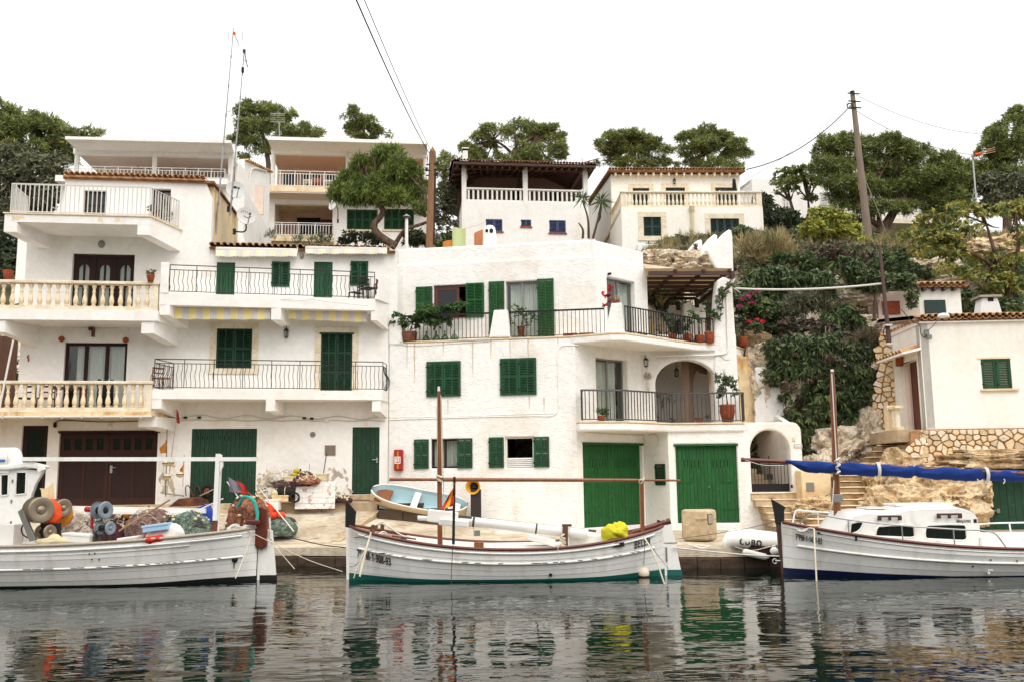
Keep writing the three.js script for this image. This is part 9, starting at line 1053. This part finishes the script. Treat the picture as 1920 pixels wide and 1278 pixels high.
for(const[l,n,x0,y0,x1,y1,D,m,d]of[['sandy foam box on top of the wall gear, right of the nets','foam_box',595,887,614,901,28,M.foam,0.4],['brown cardboard box in the gear left of the white panel','box',524,900,548,916,28,M.teak,0.4],['flat pale foam board on the gear by the wall','foam_board',534,892,556,902,27.9,M.foam,0.3],['pale stone block low in the gear by the wall','stone_block',486,922,512,936,28,M.ochre,0.4],['sandy slab at the foot of the black drum','stone_block',512,928,542,940,27.8,M.ochre,0.4],['white polystyrene box on the quay right of the rudder','foam_box',500,936,524,956,27.6,M.cloth,0.4],['pale blue fish box tilted on the left boat','fish_box',272,982,318,995,20,mat(0x9cc2dc,{roughness:0.5}),0.3],['white fish box near the blue winch drums','fish_box',122,1000,172,1016,20,M.white,0.35],['white fish box in the middle of the left boat','fish_box',226,1006,262,1018,19.9,M.white,0.3]]){const t=T2(n,l,'box',(x0 + x1)/ 2,y1,D),k=D / FOC,w=(x1 - x0)/ 2*k,h=(y1 - y0)*k;mesh('body',rbox(-w,w,0,h,-d / 2,d / 2,0.025),m,t);mesh('lid',rbox(-w - 0.012,w + 0.012,h - 0.05,h + 0.004,-d / 2 - 0.012,d / 2 + 0.012,0.015),m,t);if(n==='fish_box')t.rotation.z=0.12 - 0.2*(x0<200);}
{const t=T2('drum','black plastic drum lying in the gear by the wall','drum',522,921,27.8);mesh('body',rod(V(-0.02,0,0),V(0.46,-0.01,0),0.14,0.14,18),M.dark,t);mesh('strap',rod(V(0.2,0,0),V(0.22,0,0),0.145,0.145,18),M.rope,t);const g=T2('gas_roll','grey roll of canvas above the black drum','roll',504,907,28);mesh('roll',noisy(rod(V(-0.05,0,0),V(0.36,0,0),0.13,0.13,16),0.04,6,3),M.greywood,g);const f=T2('float','round ochre float at the end of the black drum','float',515,924,27.7);mesh('float',new THREE.SphereGeometry(0.1,16,12),M.foam,f);for(const[x,y,l]of[[556,882,'upper of two yellow green floats on the plum net'],[552,889,'lower of two yellow green floats on the plum net']]){const q=T2('float',l,'float',x,y,27.8);mesh('float',new THREE.SphereGeometry(0.085,14,10).scale(1.25,0.9,1),M.fruit,q);mesh('tip',new THREE.SphereGeometry(0.03,8,6).translate(0.11,0.03,0),M.dark,q);}for(const[x,l]of[[514,'left one of two red floats at the brown rudder'],[527,'right one of two red floats at the brown rudder']]){const q=T2('float',l,'float',x,965,25.4);mesh('float',new THREE.SphereGeometry(0.11,16,12).scale(1,0.85,1),M.orange,q);mesh('eye',new THREE.TorusGeometry(0.03,0.01,5,10).translate(0,0.1,0),M.ropedark,q);}}
const A=(x,y,D)=>atD(x,y,D);
stick('marker_flag','dark grey flag on a white stick behind the left boat post','flag',A(452,940,21.4),A(425,902,21.4),0.014,M.white,[0.86,0.28,0.34,greyc,1]);stick('marker_flag','red flag on an orange stick leaning behind the turquoise rope','flag',A(470,945,21.6),A(437,903,21.6),0.016,M.orange,[0.8,0.25,0.3,redc,1]);stick('marker_flag','orange flag on a long orange stick behind the brown rudder','flag',A(546,995,25.4),A(462,920,25.4),0.018,M.terracotta,[0.56,0.36,0.4,orac,0.9]);stick('marker_stick','long white stick crossing the gear right of the rudder','stick',A(550,995,25.3),A(488,918,25.3),0.017,M.white);stick('marker_stick','white pole leaning from the left boat past its white post','stick',A(348,967,21),A(418,934,21),0.017,M.white);stick('boat_hook','long wooden boathook slanting over the left boat nets','boathook',A(222,995,20.3),A(318,936,20.6),0.022,M.teak);stick('marker_pole','tall thin pole with a red flag leaning on the white wall','flag',A(312,925,27.6),A(332,768,27.9),0.016,M.greywood,[0.93,0.13,0.42,redc,0.7]);stick('marker_pole','pole with an ochre flag against the wall left of the green garage','flag',A(310,930,27.5),A(313,792,27.9),0.014,M.raft,[0.68,0.22,0.4,ocrc,-0.9]);stick('marker_pole','short pole with a rusty orange flag beside the green garage','flag',A(342,912,27.5),A(345,852,27.8),0.014,M.greywood,[0.6,0.16,0.36,ocrc,-0.6]);stick('broom','thin black broom handle leaning under the grey meter box','broom',A(606,888,28.2),A(612,850,28.8),0.014,M.dark);stick('pole','white pole at the left edge in front of the lower balcony','pole',A(-2,765,25.5),A(24,637,25.5),0.03,M.white);stick('rod','thin bent rod above the wall gear','rod',A(579,892,28.4),A(580,868,28.6),0.006,M.dark);
for(const[x,y,l]of[[311,868,'left cork float on the wall poles'],[319,867,'white float beside the cork float on the wall poles'],[313,893,'lower left float on the wall poles'],[337,889,'pale float under the orange flag by the garage']]){const t=T2('float',l,'float',x,y,27.6,'floats hung on the wall');mesh('float',new THREE.SphereGeometry(0.11,14,10).scale(1,0.8,1),M.foam,t);mesh('band',new THREE.CylinderGeometry(0.112,0.112,0.03,14),M.raft,t);}
for(const[l,x,y,D,sx,sy,m,s]of[['orange oilskin draped beside the big net drum',92,968,20.2,0.24,0.35,orac,1],['ochre cloth hung on the second net drum',112,964,20.6,0.26,0.3,ocrc,2],['red cloth on the side deck of the left boat',285,1010,19.8,0.24,0.08,redc,3],['white sheet covering gear on the left boat near the blue fish box',310,1003,20.1,0.4,0.24,M.cloth,4],['beige tarpaulin on the left boat below the drums',98,1013,19.9,0.38,0.1,M.foam,5],['yellow net bag behind the winch drums',255,966,21.2,0.3,0.12,ocrc,6]]){const t=T2('cloth',l,'cloth',x,y,D);mesh('folds',noisy(new THREE.SphereGeometry(1,32,24).scale(sx,sy,0.16),0.09,5,s*7),m,t);}
// balconies
function ironChair(label,p,yaw,m,s=1){const t=thing('chair',label,'chair',p,yaw),w=0.2*s;for(const x of[-w,w]){mesh('leg',rod(V(x,0,0.2),V(x,0.44*s,0.18),0.017),m,t);mesh('leg',rod(V(x,0,-0.22),V(x,0.85*s,-0.2),0.017),m,t);}mesh('seat',rbox(-w,w,0.42*s,0.46*s,-0.2,0.2,0.015),m,t);mesh('backrest',[box(-w,w,0.78*s,0.84*s,-0.22,-0.19),box(-w,w,0.62*s,0.66*s,-0.22,-0.19)],m,t);return t;}
const vU2=f1.v(318,549,1.3),vB2=f1.v(290,729,1.25),vL2=f1.v(150,771,1.35);ironChair('dark folded chair at the right end of the upper iron balcony',f1.P(f1.u(690,550,0.4),vU2,0.4),0.8,M.iron,0.9);ironChair('dark low stool chair left of the folded one on the upper iron balcony',f1.P(f1.u(667,550,0.35),vU2,0.35),-0.6,M.iron,0.6);ironChair('brown wooden chair in the left corner of the lower iron balcony',f1.P(f1.u(302,715,0.7),vB2,0.7),0.9,M.varnish,0.85);ironChair('reddish chair behind the lower stone balustrade',f1.P(f1.u(85,750,0.6),vL2,0.6),0.3,M.mahogany,1);ironChair('dark chair left of the sliding door behind the balustrade',f1.P(f1.u(45,750,0.6),vL2,0.6),-0.4,M.iron,1);
{const t=thing('cushion_stack','striped black and white cloth hung over a chair behind the lower balustrade','cloth',f1.P(f1.u(201,720,0.75),vL2 + 0.45,0.75),f1.yaw);mesh('cloth',noisy(new THREE.BoxGeometry(0.5,0.75,0.2,12,16,6).translate(0,0.15,0),0.09,4,5),mat(0xffffff,{map:canvasTex(64,64,(g)=>{g.fillStyle='#17181c';g.fillRect(0,0,64,64);g.fillStyle='#c8c8c8';g.fillRect(8,0,7,64);g.fillRect(38,0,6,64);},true,[0.35,0.35]),roughness:0.95}),t);const d=thing('table','small brown table behind the lower balustrade','table',f1.P(f1.u(128,740,0.7),vL2,0.7),f1.yaw);mesh('tabletop',rbox(-0.45,0.45,0.7,0.75,-0.3,0.3,0.01),M.varnish,d);for(const x of[-0.4,0.4])for(const z of[-0.25,0.25])mesh('leg',box(x - 0.025,x + 0.025,0,0.7,z - 0.025,z + 0.025),M.mahogany,d);}
for(const[i,x]of[799,818,834,852].entries()){const t=thing('demijohn',['first','second','third','fourth'][i]+ ' from left of the clear green glass demijohns behind the left balcony railing','bottle',fL.P(fL.u(x,636,-0.45),5.9,-0.45));mesh('glass',lathe([[0.001,0],[0.1,0],[0.13,0.06],[0.125,0.14],[0.06,0.23],[0.022,0.27],[0.022,0.33]],16),new THREE.MeshPhysicalMaterial({color:0x9fc0a4,transmission:0.85,thickness:0,roughness:0.05,side:THREE.DoubleSide}),t);mesh('stopper',new THREE.CylinderGeometry(0.02,0.02,0.05,8).translate(0,0.345,0),M.dark,t);}
for(const[x,l]of[[1070,'left long terracotta trough on the balcony edge'],[1100,'right long terracotta trough on the balcony edge']]){const t=thing('planter',l,'planter',fL.P(fL.u(x,626,-0.2),5.9,-0.2),fL.yaw);mesh('trough',rbox(-0.23,0.23,0,0.1,-0.08,0.08,0.015),M.terracotta,t);mesh('soil',box(-0.2,0.2,0.09,0.104,-0.06,0.06),M.soil,t);}
for(const[x,y,l]of[[1250,572,'round dark lantern hanging under the pergola, leftmost'],[1272,575,'square lantern hanging in the middle under the pergola'],[1307,570,'small lantern hanging at the right under the pergola']]){const t=T2('hanging_lantern',l,'lantern',x,y,33.4);mesh('cage',[new THREE.CylinderGeometry(0.1,0.08,0.26,6,1,true),new THREE.ConeGeometry(0.12,0.1,6).translate(0,0.18,0)],mat(0x2a211c,DS),t);mesh('chain',rod(V(0,0.2,0),V(0,0.6,0),0.01),M.iron,t);}
{const a=A(852,432,33.6),b=A(908,418,33.8),t=thing('washing_line','washing line strung left of the hooded chimney','washing line',a);mesh('line',tube(sag(V(),b.clone().sub(a),0.03),0.008,12,4),M.rope,t);for(const[l,x0,x1,y0,y1,m]of[['pale green towel on the line, left of the chimney',848,874,424,468,mat(0xb4bd88,DS)],['orange towel on the line next to the chimney',889,906,428,462,mat(0xb06f48,DS)],['bright orange cloth low beside the wooden pole',830,848,448,468,mat(0xb8701f,DS)]]){const p=A(x0,y1,33.5),w=(x1 - x0)*33.5 / FOC,h=(y1 - y0)*33.5 / FOC,g=new THREE.PlaneGeometry(w,h,14,10).translate(w / 2,h / 2,0),P=g.attributes.position;for(let i=0;i<P.count;i++)P.setXYZ(i,P.getX(i),P.getY(i)*(0.75 + 0.25*(l[0]==='p'?1 - 0.3*P.getX(i)/ w:P.getX(i)/ w)),0.05*sin(P.getX(i)*14));g.computeVertexNormals();const q=thing('towel',l,'towel',p);mesh('fabric',g,m,q);mesh('hem',box(0,w,0,0.03,-0.012,0.012),m,q);}}
ropeLine('mooring_rope','dark rope from the brown rudder to the quay ring left of the middle boat',[A(440,992,20.6),A(520,1002,21.5),A(600,1020,22.4),A(648,1026,23.4)],0.012,M.ropedark);ropeLine('mooring_rope','long rope from the left boat stern down into the water',[A(445,985,20.6),A(520,1022,20.5),A(580,1050,20.4),A(642,1071,20.4)],0.009,M.rope);ropeLine('mooring_rope','second rope from the left boat stern dropping steeply into the water',[A(500,1008,20.6),A(525,1035,20.4),A(552,1066,20.2)],0.008,M.rope);ropeLine('mooring_rope','white rope stretched from the middle boat stern to the right boat bow',[A(1262,1026,20.7),A(1340,1034,20.9),A(1410,1040,20.9),A(1462,1042,20.8)],0.014,M.cablewhite);ropeLine('mooring_rope','pale rope on the stern of the left boat running down its side',[A(470,1005,20.5),A(458,1040,20.2),A(441,1084,19.8)],0.012,M.rope);ropeLine('mooring_line','thin line from the stone block to the right boat bow',[A(1268,1010,22.5),A(1340,1000,22.4),A(1400,990,21.8),A(1458,976,21)],0.007,M.ropedark);tag(mesh('rope_tangle',bundle([A(1290,1020,22.6),A(1315,1028,22.4),A(1330,1024,22.5),A(1312,1022,22.6),A(1296,1026,22.5)],0.014,61,6),M.cablewhite),'tangle of white rope on the quay edge below the stone block','rope');
renderer.render(scene,camera);
